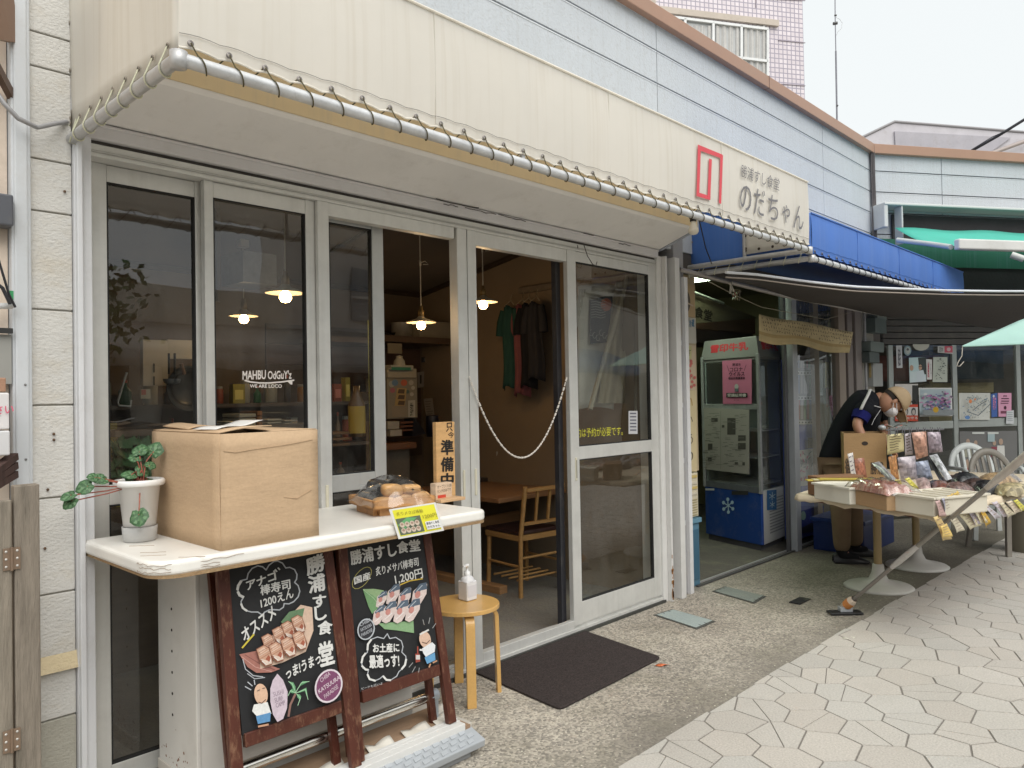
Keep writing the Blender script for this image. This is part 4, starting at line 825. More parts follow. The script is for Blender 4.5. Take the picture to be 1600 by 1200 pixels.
# potted cyclamen
pc = Vector((1.035, -.215, CT))
T = thing('potted_plant', 'small cyclamen with patterned green leaves in a white pot on the counter', 'potted plant', pc)
m = MB((.78, .78, .77)); m.lathe(pc, [(.0, .045), (.052, .046), (.066, .19), (.079, .192), (.083, .198), (.083, .208), (.079, .214), (.070, .214), (.066, .205), (.064, .17), (0, .17)], 36); m.build('pot', M['ceramic'], T)
m = MB((.45, .45, .44)); m.lathe(pc, [(0, .001), (.050, .001), (.0535, .006), (.0575, .052), (.054, .052)], 36); m.build('clear_saucer', M['plastic'], T)
m = MB((.045, .025, .015)); m.lathe(pc, [(.066, .193), (.04, .203), (0, .208)], 24); m.build('soil', M['dark'], T)
def leafmesh(c, n, up, r, col=(.045, .11, .045)):
    n = Vector(n).normalized(); t = Vector(up); t = (t - n*t.dot(n)).normalized(); b = n.cross(t); m = MB(col); K = 16; vs = [c]; 
    for ring, f_ in ((.5, 0), (.82, 0), (1, 0)):
        for k in range(K):
            th = 2*math.pi*k/K; rad = r*ring*(1 + .06*math.cos(5*th) + .05*random.uniform(-1, 1)) * (1 - .45*math.exp(-((th-math.pi)/.5)**2)) * (1+.15*math.cos(th))
            vs.append(Vector(c) + t*rad*math.cos(th) + b*rad*.85*math.sin(th) + n*(r*.10*(1-ring**2)) + n*random.uniform(-.07, .07)*r)
    light = (.10, .19, .09); fs = []
    for k in range(K): m.add([vs[0], vs[1+k], vs[1+(k+1) % K]], [(0, 1, 2)], col if k % 3 else light, True)
    for j in range(2):
        for k in range(K): a_, b_ = 1+j*K+k, 1+j*K+(k+1) % K; m.add([vs[a_], vs[a_+K], vs[b_+K], vs[b_]], [(0, 1, 2, 3)], (light if (k % 2 == 0 and j == 0) else col), True)
    return m
lp = [((205, 742), 10), ((222, 738), 10), ((227, 770), 11), ((207, 757), 10), ((236, 762), 9), ((218, 748), 9), ((110, 774), 10), ((112, 783), 11), ((136, 760), 12), ((160, 750), 10), ((156, 747), 9), ((212, 717), 9), ((218, 706), 11), ((240, 706), 12), ((234, 728), 8), ((208, 750), 11), ((220, 760), 12), ((230, 762), 10), ((217, 805), 13), ((148, 746), 8), ((226, 752), 9)]
cen = pc + Vector((0, 0, .205))
for i, ((px, py), r) in enumerate(lp):
    far = (px < 170); yy = -.215 - (.06 if py > 770 and px > 170 else 0) - (.20 if py > 800 else 0) + random.uniform(-.02, .02)*(not far) - (.02 if far else 0)
    if py > 800: yy = -.31
    p = PY(px, py, yy); nrm = (random.uniform(-.8, .3), -.55, random.uniform(.3, 1.1)); rad = r*1.28/FPX*(p-CAM).dot(CF)
    q = leafmesh(p, nrm, (p-cen) if (p-cen).length > .02 else (0, 0, 1), rad); q.build('leaf', M['leaf'], T)
    s = MB((.30, .09, .06)); mid = cen.lerp(p, .5) + Vector((0, -.008, .025 if not far else -.008)); s.tube([cen + Vector((random.uniform(-.015, .015), random.uniform(-.015, .015), -.005)), mid, p], .0022, 6); s.build('stem', M['leaf'], T)
# tray of packed sushi rolls
ux, uy = Vector((.97, -.24, 0)).normalized(), Vector((.24, .97, 0)).normalized()
bc = Vector((2.02, -.37, CT))
T = thing('sushi_tray', 'wooden tray stand piled with wrapped sushi rolls under a clear plastic sheet', 'food tray', bc)
def loc(u, v, z): return bc + ux*u + uy*v + Vector((0, 0, z))
WD = (.50, .26, .10)
m = MB(WD); m.obox(loc(-.11, -.11, 0), ux*.20, uy*.02, Vector((0, 0, .03))); m.obox(loc(-.11, .10, 0), ux*.20, uy*.02, Vector((0, 0, .03))); m.obox(loc(-.13, -.09, 0), ux*.02, uy*.19, Vector((0, 0, .03))); m.build('tray_foot', M['woodx'], T, bev=.002)
m = MB(WD); m.obox(loc(-.15, -.14, .03), ux*.28, uy*.28, Vector((0, 0, .008))); 
for (u, v, du, dv) in ((-.15, -.14, .28, .012), (-.15, .128, .28, .012), (-.15, -.14, .012, .28), (.118, -.14, .012, .28)): m.obox(loc(u, v, .03), ux*du, uy*dv, Vector((0, 0, .038)))
m.build('tray_body', M['woodx'], T, bev=.002)
k = 0
for (u, z_, off) in ((-.085, .055, 0), (-.005, .055, .006), (.075, .055, -.004), (-.045, .098, .004), (.035, .098, 0)):
    r = MB((.012, .014, .018)); pts = [loc(u, .115, z_), loc(u, -.02+off, z_), loc(u, -.08+off, z_)]; r.tube(pts, .034, 14, rs=[.034, .036, .034]); q = r.build('seaweed_roll', M['food'], T)
    e = MB((.58, .33, .13)); c_ = loc(u, -.09+off, z_); e.grid(lambda a_, b_: c_ + ux*(.047*math.copysign(abs(math.cos(a_*6.283)*math.sin(b_*3.1416))**.6, math.cos(a_*6.283))) + uy*(.030*math.copysign(abs(math.cos(b_*3.1416))**.7, math.cos(b_*3.1416))) + Vector((0, 0, .027*math.copysign(abs(math.sin(a_*6.283)*math.sin(b_*3.1416))**.7, math.sin(a_*6.283)) + .006*math.cos(u*60+a_*6))), 20, 10); e.build('inari_end', M['food'], T)
m = MB((.30, .31, .33))
for (u0) in (-.125, -.06): 
    for j in range(4): m.obox(loc(u0, -.01+.03*j, .100+.004*j), ux*.05, uy*.004, Vector((0, 0, .001)))
m.build('printed_band', M['print'], T)
m = MB((.9, .9, .9)); m.grid(lambda u, v: loc(-.165+.31*u, -.165+.32*v, .045+.105*(1-abs(2*u-1)**2.2)*(1-abs(2*v-1)**3) + .006*math.sin(u*17+v*11)), 14, 12); m.build('plastic_cover', M['clear'], T)
# yellow price card clipped to the counter edge
T = thing('price_card', 'yellow price card with a sushi photo clipped to the front counter edge', 'price card', (2.02, -.68, .93))
q0, q1, q2 = PY(623, 842.5, -.675), PY(694, 829, -.675), PY(608, 796, -.675); q3 = PY(676, 783.5, -.70)
u_, v_ = (q1-q0), (q2-q0); nn = Vector(u_).cross(v_).normalized(); nn = -nn if nn.y > 0 else nn
m = MB((.72, .72, .70)); m.obox(q0, u_, v_, -nn*.002); cdm = m.build('card_sheet', M['print'], T)
pc_ = q0
a = Art(lambda x, y: q0 + u_*x + v_*y, nn, .0002, .0004)
a.rect(.05, .07, .95, .95, (.78, .74, .05)); a.rect(.06, .10, .58, .66, (.12, .15, .10)); a.poly([(.06, .45), (.3, .66), (.5, .6), (.2, .3)], (.14, .38, .16))
for i in range(8): a.oval(.15+.105*(i % 4), .24+.2*(i//4), .05, .09, (.62, .52, .42)); a.oval(.15+.105*(i % 4), .26+.2*(i//4), .03, .04, (.38, .26, .2))
a.text('炙り〆さば棒鮨', (.10, .76), (.66, .74), (.10, .88), (.25, .22, .03), .0); a.text('1200円', (.62, .52), (.93, .52), (.62, .66), (.25, .22, .03), .0)
a.rect(.63, .14, .95, .42, (.75, .75, .74)); a.text('勝浦すし食堂', (.65, .3), (.93, .3), (.65, .39), (.05, .05, .05), .02); a.text('のだちゃん', (.65, .18), (.93, .18), (.65, .26), (.05, .05, .05), .02)
a.build('card_print', M['print'], cdm)
# wooden 'preparing' sign and the little box in front of it
T = thing('wooden_sign_post', 'upright pale wooden plank sign with bold black brush characters on the counter', 'sign', (2.16, -.27, CT))
p0 = PY(681, 660, -.22); p1 = PY(710, 659, -.22); pb = PY(711, 765, -.22)
m = MB((.62, .37, .16)); m.box((p0.x, -.22, CT), (p1.x, -.195, p0.z)); sg = m.build('plank', M['wood'], T, bev=.002)
a = Art(lambda x, y: PY(x, y, -.22), (0, -1, 0), .0002, .0006); K = (.015, .013, .012)
a.text('只', (697, 674.5), (707, 673.5), (697, 661), K, .03); a.text('今', (700, 684.5), (709, 684), (700, 675), K, .02)
for ch, yb, yt in (('準', 711, 687), ('備', 737, 714), ('中', 760, 739)): a.text(ch, (689, yb), (708, yb-1), (689, yt+1), K, .045)
a.build('brush_lettering', M['print'], sg)
m = MB((.66, .50, .36)); bx = PY(681, 766, -.30).x; m.box((bx, -.30, CT), (bx+.10, -.26, CT+.082)); lb = m.build('small_wood_block', M['wood'], T, bev=.002)
m = MB((.62, .40, .22)); m.box((bx-.02, -.36, CT), (bx+.13, -.20, CT+.014)); m.build('sign_foot', M['wood'], T, bev=.002)
a = Art(lambda x, y: Vector((bx + .10*x, -.30, CT+.082*y)), (0, -1, 0), .0002, .0005); a.text('オープン 11:30', (.08, .72), (.95, .74), (.08, .9), (.1, .07, .05), 0); a.text('ランチのみです', (.08, .46), (.92, .50), (.08, .64), (.1, .07, .05), 0); a.rect(.10, .15, .6, .34, (.60, .07, .04)); a.build('block_writing', M['print'], lb)
# ================================================================ STOOL, SANITISER, MAT
sx, sy = 2.545, -.225
T = thing('round_stool', 'round birch stool with bent legs in front of the shop door', 'stool', (sx, sy, 0)); BI = (.60, .36, .12)
m = MB(BI); m.lathe((sx, sy, .425), [(0, 0), (.170, 0), (.175, .003), (.175, .019), (.172, .022), (0, .022)], 48, smooth=False); m.build('seat', M['birch'], T)
for th in (238, 328, 58, 148):
    d = Vector((math.cos(R_(th)), math.sin(R_(th)), 0)); t_ = Vector((-d.y, d.x, 0)); m = MB(BI); pr_ = []
    for i in range(9): an = R_(90*i/8); pr_.append((.115+.055*math.sin(an), .425-.055*(1-math.cos(an))))
    pr_.append((.178, .0)); c0 = Vector((sx, sy, 0)); w_ = .022; th_ = .020
    L1 = []; N_ = len(pr_)
    for i, (r, z_) in enumerate(pr_):
        a_ = Vector((pr_[min(i+1, N_-1)][0]-pr_[max(i-1, 0)][0], pr_[min(i+1, N_-1)][1]-pr_[max(i-1, 0)][1])).normalized(); nr, nz = a_.y, -a_.x
        for (sw, so) in ((-1, 0), (1, 0), (1, 1), (-1, 1)): L1.append(c0 + d*(r + nr*th_*so) + t_*w_*sw + Vector((0, 0, z_ + nz*th_*so)))
    fs = [(i*4+k, i*4+(k+1) % 4, i*4+4+(k+1) % 4, i*4+4+k) for i in range(N_-1) for k in range(4)] + [(3, 2, 1, 0), tuple(range(N_*4-4, N_*4))]
    m.add(L1, fs, BI); m.build('leg', M['birch'], T, bev=.002)
bp_ = Vector((2.60, -.195, .448)); T = thing('sanitiser_bottle', 'white square pump bottle of hand sanitiser standing on the stool', 'bottle', bp_)
m = MB((.72, .72, .74)); m.box(bp_+Vector((-.034, -.034, 0)), bp_+Vector((.034, .034, .095))); m.lathe(bp_+Vector((0, 0, .094)), [(.036, 0), (.030, .015), (.015, .024), (.013, .03)], 20); m.build('bottle_body', M['plastic'], T, bev=.010, seg=4)
m = MB((.8, .8, .8)); m.lathe(bp_+Vector((0, 0, .12)), [(.0155, 0), (.0155, .018), (.006, .02), (.005, .04), (.010, .042), (.010, .055), (0, .056)], 18); m.obox(bp_+Vector((-.006, -.005, .165)), (-.028, -.006, 0), (0, .010, 0), (0, 0, .008)); m.build('pump_head', M['ceramic'], T)
m = MB((.62, .62, .66)); m.box(bp_+Vector((-.030, -.0348, .02)), bp_+Vector((.030, -.0342, .075))); m.build('label', M['print'], T)
MC = (.052, .040, .038); mk = [(2.775, -.03), (2.70, -.70), (3.60, -.665), (3.70, -.045)]
def rpoly(pts, r=.04):
    o = []; n = len(pts)
    for i in range(n):
        a_, b_, c_ = Vector(pts[i-1]).to_2d() if 0 else Vector((*pts[i-1],)), Vector((*pts[i],)), Vector((*pts[(i+1) % n],))
        p_, q_ = b_ + (a_-b_).normalized()*r, b_ + (c_-b_).normalized()*r
        for k in range(5): t = k/4; o.append(tuple(p_*(1-t)**2 + b_*2*t*(1-t) + q_*t*t))
    return o
m = MB(MC); m.prism([(x, y, .003) for x, y in rpoly(mk)], (0, 0, .010)); tag(m.build('door_mat', M['rubber'], bev=.003), 'dark brown coil mat lying in front of the open doorway', 'door mat')
for (x, y) in ((3.05, -.5), (3.33, -.33), (3.2, -.5)):
    pass
m = MB((.55, .14, .05)); m.grid(lambda u, v: PZ(1023, 1040, .004) + Vector((.05*u+.01*v, -.035*v-.02*u, .006*math.sin(u*3))), 4, 3); tag(m.build('fallen_leaf', M['leaf'], solid=.001), 'small orange fallen leaf beside the door mat corner', 'leaf')
m = MB((.6, .58, .5)); m.grid(lambda u, v: PZ(1316, 998, .008) + Vector((.07*u, -.05*v, .004*math.sin(u*5+v*3))), 4, 3); tag(m.build('paper_scrap', M['print'], solid=.001), 'crumpled white paper scrap on the paving edge', 'litter')
# cover plates in the concrete
def plate(name, label, pts, col=(.30, .35, .34)):
    T = thing(name, label, 'cover plate', pts[0], 'metal cover plates set in the concrete'); c = sum(pts, Vector((0, 0, 0)))/4
    m = MB((.10, .10, .09)); m.prism([c+(p-c)*1.12 + Vector((0, 0, .002)) for p in pts], (0, 0, .002)); m.build('rim', M['galv'], T)
    m = MB(col); m.prism([p + Vector((0, 0, .004)) for p in pts], (0, 0, .004)); m.build('lid', M['concrete'], T, bev=.002)
    m = MB((.08, .08, .08)); e1, e2 = pts[1]-pts[0], pts[3]-pts[0]
    for t in (.33, .66): m.obox(pts[0]+e1*t+e2*.01+Vector((0, 0, .0085)), e1*.02, e2*.06, Vector((0, 0, .001))); m.obox(pts[0]+e1*t+e2*.93+Vector((0, 0, .0085)), e1*.02, e2*.06, Vector((0, 0, .001)))
    m.build('lifting_slot', M['dark'], T)
plate('cover_plate', 'nearer pale green-grey metal cover plate in the concrete beside the paving', [PZ(1026, 962), PZ(1052, 954), PZ(1113, 971), PZ(1087, 982)])
plate('cover_plate', 'farther grey metal cover plate in the concrete beyond the green-grey one', [PZ(1117, 925), PZ(1135, 918), PZ(1193, 932), PZ(1176, 942)], (.2, .22, .2))
m = MB((.03, .03, .03)); p = PZ(1250, 939, .003); m.box(p+Vector((-.09, -.04, 0)), p+Vector((.09, .04, .006))); tag(m.build('drain_cover', M['concrete'], bev=.002), 'small black rectangular drain cover in the concrete by the tables', 'drain cover')
# chain across the doorway, lettering on the glass
m = MB((.72, .68, .62)); N_ = 60; ca, cb = PY(733, 588, -.05), PY(886, 588, -.05)
for i in range(N_):
    t0 = i/N_; t1 = (i+.75)/N_
    f_ = lambda t: ca.lerp(cb, t) - Vector((0, 0, .50*4*t*(1-t)*.92*(1-.0*(t-.5))))
    m.tube([f_(t0), f_(t1)], .006 if i % 2 else .0045, 6)
T_ = m.build('door_chain', M['plastic']); tag(T_, 'white plastic chain hanging across the open doorway', 'chain')
# window lettering belongs to the doors
a = Art(lambda x, y: PY(x, y, -.002), (0, -1, 0), .0002, .0004); Wh = (.75, .70, .66); z = sc(360, 550, 1600/120)
a.text('MAHBU', *z((255,580),(735,560),(255,400)), Wh, .05); a.text("OdGuY'z", *z((780,565),(1270,555),(780,395)), Wh, .05)
a.line(z((300,590),(420,625),(600,645),(800,645),(1050,625),(1320,588)), 2.2, Wh); a.poly(z((1190,615),(1290,600),(1285,680),(1240,670)), Wh); a.text('WE ARE LOCO', *z((405,745),(1065,745),(405,675)), Wh, .05)
o = a.build('window_lettering', M['print'], B)
a = Art(lambda x, y: PY(x, y, -.02), (0, -1, 0), .0002, .0004); a.text('予約は予約が必要です。', (893, 684), (973, 680), (893, 670), (.62, .60, .05), .01); a.rect(982, 642, 996, 678, (.55, .55, .57)); 
for k in range(6): a.rect(984, 645+5.2*k, 994, 647+5.2*k, (.1, .1, .14))
a.build('window_writing', M['print'], B)
# ================================================================ FAR LEFT: fence gate and neighbour
OW = (.22, .19, .155)
T = thing('wooden_gate', 'weathered grey wooden gate boards joined by two rusty hinges at the left edge', 'gate', (.64, -.4, 0))
p = PY(20, 760, -.4); q = PY(62, 760, -.4)
m = MB(OW); m.box((p.x+.003, -.40, 0), (q.x, -.36, 1.215)); m.build('gate_post', M['oldwood'], T, bev=.004)
m = MB((.24, .21, .17)); m.box((p.x-.25, -.40, 0), (p.x-.003, -.375, 1.175)); m.build('gate_board', M['oldwood'], T, bev=.004)
for (py) in (873, 1157):
    h = PY(18, py, -.402); m = MB((.24, .17, .12)); m.box(h+Vector((-.022, -.003, -.032)), h+Vector((-.002, 0, .032))); m.box(h+Vector((.002, -.003, -.032)), h+Vector((.022, 0, .032))); m.cyl(h+Vector((0, -.004, -.034)), h+Vector((0, -.004, .034)), .0045, n=8)
    for dx in (-.014, .014):
        for dz in (-.022, 0, .022): m.lathe(h+Vector((dx, -.003, dz)), [(0, .002), (.0035, .001), (.004, 0)], 8, (.5, .48, .45), axis=(0, -1, 0))
    m.build('hinge', M['galv'], T)
NB = thing('neighbouring_house', 'cream rendered house wall with a brown eave at the left edge', 'house', (.3, .3, 0))
m = MB((.62, .50, .40)); m.box((-3, .1, 0), (.615, .3, 6)); m.box((-3, -.02, 0), (.69, .1, 3.1), (.64, .54, .45)); m.build('wall', M['plaster'], NB)
m = MB((.22, .13, .085)); m.beam(PY(-30, 20, -.2), PY(20, 60, -.04)+Vector((0, 0, .06)), .03, .14); m.beam(PY(-30, 60, -.2), PY(18, 150, -.04), .02, .03, (.10, .06, .04)); m.build('eave_board', M['paint'], NB)
m = MB((.09, .095, .11)); a_, b_ = PY(-20, 298, -.1), PY(19, 358, -.05); m.box((a_.x, -.1, b_.z), (.69, -.03, a_.z)); m.build('vent_hood', M['paint'], NB, bev=.006)
m = MB((.30, .30, .28)); a_, b_ = PY(-20, 520, -.1), PY(19, 600, -.05); m.box((a_.x, -.06, b_.z), (.69, -.04, a_.z)); m.tube([PY(-20, 478, -.1), PY(19, 478, -.08)], .010, 8, (.6, .6, .6)); m.box((a_.x, -.08, PY(0, 520, -.08).z), (.69, -.06, PY(0, 512, -.08).z), (.03, .03, .03)); m.build('window_guard', M['paint'], NB)
m = MB((.03, .03, .035)); m.tube([PY(-10, 380, -.12), PY(2, 420, -.12), PY(14, 460, -.11), PY(24, 480, -.1)], .004, 6); m.tube([PY(-10, 440, -.12), PY(4, 450, -.12), PY(16, 475, -.11)], .006, 6); m.build('dangling_wire', M['plastic'], NB)
m = MB((.05, .3, .12)); m.box(PY(14, 468, -.1), PY(20, 455, -.09)); m.build('green_clip', M['plastic'], NB)
m = MB((.35, .2, .13)); a_, b_ = PY(-20, 590, -.12), PY(21, 612, -.12); m.box((a_.x, -.12, b_.z), (.66, -.08, a_.z)); tag(m.build('wooden_crossbar', M['woodx'], bev=.003), 'varnished wooden crossbar above the white box at the left edge', 'crossbar')
T = thing('polystyrene_box', 'white polystyrene box with pink brush writing at the left edge', 'box', (.5, -.2, .9))
a_, b_ = PY(-30, 614, -.18), PY(22, 670, -.18); m = MB((.68, .66, .66)); m.box((a_.x, -.18, b_.z), (.655, -.05, a_.z)); m.box((a_.x, -.185, PY(0, 712, -.18).z), (.655, -.05, b_.z-.005), (.6, .6, .61)); pb_ = m.build('box_body', M['plastic'], T, bev=.004)
a = Art(lambda x, y: PY(x, y, -.185), (0, -1, 0)); a.text('ください', (0-40, 650), (21, 646), (-40, 636), (.65, .12, .2), .02); a.build('pink_writing', M['print'], pb_)
m = MB((.075, .045, .04)); 
for k in range(3): m.beam(PY(-20, 745+10*k, -.25), PY(21, 713+14*k, -.1), .03, .022)
tag(m.build('dark_timber_stack', M['oldwood']), 'dark brown timber slats stacked behind the gate at the left edge', 'timber')
# ================================================================ INSIDE THE SUSHI SHOP
def lamp_obj(px, py, y, wpx, top_z, label):
    p = PY(px, py, y); d = (p-CAM).dot(CF); r = .5*wpx*d/FPX; p = p + Vector((0, 0, .03))
    T = thing('pendant_lamp', label, 'pendant lamp', p, 'enamel pendant lamps in the sushi shop')
    m = MB((.62, .56, .46)); m.lathe(p, [(.018, .03), (.035, .012), (r*.98, -.012), (r, -.018), (r*.98, -.016), (.03, .006), (.0, .006)], 32); m.build('lamp_shade', M['ceramic'], T)
    m = MB((.30, .20, .08)); m.lathe(p, [(0, .10), (.012, .10), (.013, .075), (.020, .07), (.022, .03), (0, .028)], 16); m.build('brass_socket', M['galv'], T)
    m = MB((1.0, .62, .26)); m.lathe(p, [(0, -.002), (.016, -.006), (.031, -.03), (.032, -.045), (.022, -.062), (0, -.068)], 20); m.build('bulb', M['lampglow'], T)
    m = MB((.55, .5, .42)); m.tube([p+Vector((0, 0, .10)), Vector((p.x, p.y, top_z))], .004, 6)
    k = p+Vector((0, 0, .10+.55*(top_z-p.z-.1))); m.lathe(k, [(0, -.006), (.022, -.006), (.022, .006), (0, .006)], 12, axis=(.7, -.7, 0)); m.tube([k, k+Vector((.03, -.02, .012)), k+Vector((.05, -.03, -.01)), k+Vector((.02, -.01, -.01))], .003, 5)
    m.box((p.x-.03, p.y-.03, top_z-.05), (p.x+.03, p.y+.03, top_z)); m.build('cord', M['plastic'], T)
    l = bpy.data.lights.new('lamp_light', 'POINT'); l.energy = 1.15; l.color = (1, .68, .36); l.shadow_soft_size = .03
    o = bpy.data.objects.new('lamp_light', l); COLL.objects.link(o); o.parent = T; o.location = (0, 0, -.11)
lamp_obj(658, 507, 1.22, 47, 2.67, 'pendant lamp hung in the open gap left of the doorway, above the drinks fridge')
lamp_obj(755, 475, .9, 46, 2.72, 'pendant lamp glowing in the open doorway left of the hanging T-shirts')
lamp_obj(446, 462, .62, 62, 2.76, 'nearest and largest pendant lamp, behind the window with surfboard lettering')
lamp_obj(381, 497, 1.9, 44, 2.55, 'pendant lamp behind the second window pane, lower and left of the largest lamp')
def simple(name, label, cat, build, m, group=None, **k):
    mb = MB(); build(mb); return tag(mb.build(name, m, **k), label, cat, group)
# counter at the back
T = thing('shop_counter', 'dark wooden serving counter along the back of the shop', 'counter', (3.6, 2.1, 0))
ct = PY(640, 690, 1.95).z
m = MB((.16, .075, .04)); m.box((.95, 1.85, ct-.05), (3.95, 2.3, ct)); m.build('counter_top', M['woodx'], T, bev=.004)
m = MB((.13, .115, .095)); m.box((1.0, 1.92, 0), (3.93, 2.25, ct-.05)); m.build('counter_front', M['paint'], T)
m = MB((.22, .17, .10)); m.box((2.4, 1.905, .2), (3.1, 1.92, ct-.12)); m.build('counter_panel', M['woodx'], T)
def bx(px0, py0, px1, py1, y, dep, col, mb): a_, b_ = PY(px0, py1, y), PY(px1, py0, y); mb.box((a_.x, y, a_.z), (b_.x, y+dep, b_.z), col)
T = thing('drinks_fridge', 'pale upright fridge covered with stickers and notes on the back counter', 'fridge', PY(630, 690, 2.0))
m = MB((.22, .20, .165)); bx(606, 590, 652, 655, 2.0, .3, None, m); m.build('fridge_body', M['paint'], T, bev=.006)
a = Art(lambda x, y: PY(x, y, 2.0), (0, -1, 0), .0004, .001)
for (x, y, r, c_) in ((612, 600, 5, (.3, .32, .3)), (617, 598, 5, (.12, .2, .3)), (631, 598, 5, (.45, .12, .07)), (642, 598, 4, (.35, .33, .28)), (613, 610, 4, (.35, .12, .16)), (645, 606, 3, (.4, .38, .33)), (643, 616, 3, (.4, .38, .33)), (636, 612, 3, (.08, .14, .13))): a.oval(x, y, r, r, c_)
a.poly([(620, 606), (635, 607), (632, 634), (616, 634)], (.38, .27, .12)); 
for i in range(3): a.poly([(622.5, 608+9*i), (632, 608.5+9*i), (631, 615+9*i), (620.5, 614.5+9*i)], (.10, .07, .05))
a.poly([(612, 634), (636, 635), (636, 652), (612, 651)], (.26, .22, .17)); a.poly([(637, 626), (648, 625), (648, 652), (637, 652)], (.42, .41, .36)); a.text('営業中', (640, 650), (645, 650), (640, 629), (.03, .03, .03), .02); a.build('stickers', M['print'], T)
simple('paper_box', 'pale carton under the tissue pack on top of the small fridge', 'carton', lambda m: bx(606, 576, 651, 590, 1.98, .25, (.30, .28, .23), m), M['card'], bev=.003)
T = thing('tissue_pack', 'white tissue pack with a green band on top of the small fridge', 'tissues', PY(628, 575, 1.95))
m = MB((.34, .33, .29)); bx(611, 571, 646, 577, 1.95, .12, None, m); c = PY(624, 568, 2.0); m.lathe(c, [(.05, -.02), (.045, .02), (.028, .045), (.03, .06), (.0, .07)], 10); m.build('pack', M['cloth'], T, bev=.003)
m = MB((.04, .18, .12)); bx(612, 574, 642, 578, 1.944, .004, None, m); m.build('green_band', M['print'], T)
def page(name, label, cat, q, y, col, lines=0, lc=(.1, .09, .08), pl=None, m='print', txt=None, group=None, border=None):
    f_ = pl or (lambda x, y_: PY(x, y_, y)); P4 = [f_(*p) for p in q]; n_ = (P4[1]-P4[0]).cross(P4[3]-P4[0]).normalized()
    if n_.dot(CAM-P4[0]) < 0: n_ = -n_
    mb = MB(col); mb.prism(P4, -n_*.004); o = mb.build(name, M[m]); tag(o, label, cat, group)
    a_ = Art(lambda u, v: P4[0].lerp(P4[1], u).lerp(P4[3].lerp(P4[2], u), v), n_, .0004, .0008)
    return o, a_
# pages: q = top-left, top-right, bottom-right, bottom-left
def lines(a_, n, c_, x0=.1, x1=.9, y0=.12, y1=.9, h=.03):
    for i in range(n):
        yy = y0+(y1-y0)*i/n; a_.rect(x0, yy, x0+(x1-x0)*random.uniform(.6, 1), yy+h, c_)
o, a = page('wall_notice', 'blank cream notice taped to the back wall right of the fridge', 'notice', [(672, 585), (690, 585), (690, 611), (672, 611)], 2.58, (.19, .165, .14)); a.rect(.4, .12, .55, .17, (.05, .04, .04)); a.build('tape_mark', M['print'], o)
o, a = page('framed_photo', 'small dark framed picture high on the back wall', 'picture', [(659, 558), (688, 560), (687, 567), (659, 566)], 2.58, (.04, .04, .045)); a.rect(.1, .2, .9, .8, (.10, .11, .12)); a.build('picture_print', M['print'], o)
o, a = page('leaning_menu', 'tilted beige menu sheet leaning behind the back counter', 'menu', [(662, 623), (676, 622), (680, 657), (667, 658)], 2.3, (.20, .175, .14)); lines(a, 7, (.1, .08, .06)); a.build('menu_writing', M['print'], o)
o, a = page('hanging_remote_note', 'narrow white note with a black remote on the back wall', 'notice', [(652, 582), (663, 580), (662, 605), (653, 606)], 2.5, (.22, .2, .18)); a.rect(.35, .2, .6, .75, (.02, .02, .02)); a.build('remote', M['print'], o)
for q, lb in (((606, 658, 624, 671), 'upper of the two white boxes on the back counter'), ((610, 671, 628, 682), 'lower of the two white boxes on the back counter')):
    simple('paper_carton', lb, 'carton', lambda m: bx(q[0], q[1], q[2], q[3], 1.92, .2, (.34, .32, .28), m), M['card'], bev=.003)
simple('brown_basket', 'brown wooden tray rack beside the white boxes on the back counter', 'rack', lambda m: [bx(626, 658+6*i, 646, 662+6*i, 1.95, .15, (.12, .05, .03), m) for i in range(3)], M['woodx'])
simple('dark_tablet', 'black tilted tablet display on the back counter', 'tablet', lambda m: m.prism([PY(646, 654, 1.95), PY(650, 654, 1.95), PY(666, 678, 1.95), PY(644, 682, 1.95)], (0, .12, 0), (.012, .013, .02)), M['plastic'])
simple('dark_canister', 'dark navy canister right of the tablet on the back counter', 'canister', lambda m: m.lathe(PY(676, 682, 2.0), [(0, 0), (.055, 0), (.055, .17), (.05, .18), (0, .18)], 20, (.012, .015, .03)), M['plastic'])
simple('hanging_shelf', 'dark wooden shelf hung across the back wall above head height', 'shelf', lambda m: (bx(600, 529, 706, 533, 2.1, .4, (.09, .06, .04), m), bx(512, 529, 600, 533, 2.1, .4, (.09, .06, .04), m)), M['woodx'])
simple('steel_pot', 'steel stock pot on the high shelf', 'pot', lambda m: m.lathe(PY(628, 529, 2.3), [(0, 0), (.09, 0), (.09, .13), (.095, .135), (.088, .135), (.085, .02), (0, .02)], 24, (.35, .33, .3)), M['galv'])
simple('white_carton', 'long white carton on the high shelf right of the steel pot', 'carton', lambda m: bx(655, 504, 704, 529, 2.15, .25, (.25, .22, .17), m), M['card'], bev=.003)
simple('black_pan', 'black frying pan lying on the high shelf behind the lamp', 'pan', lambda m: (m.lathe(PY(619, 528, 2.35), [(0, 0), (.08, 0), (.10, .04)], 20, (.02, .02, .02)), m.tube([PY(612, 524, 2.3), PY(598, 520, 2.25)], .008, 6, (.02, .02, .02))), M['plastic'])
simple('pinned_card', 'pale card pinned to the edge below the high shelf', 'card', lambda m: bx(606, 537, 628, 552, 2.08, .004, (.20, .17, .12), m), M['print'])
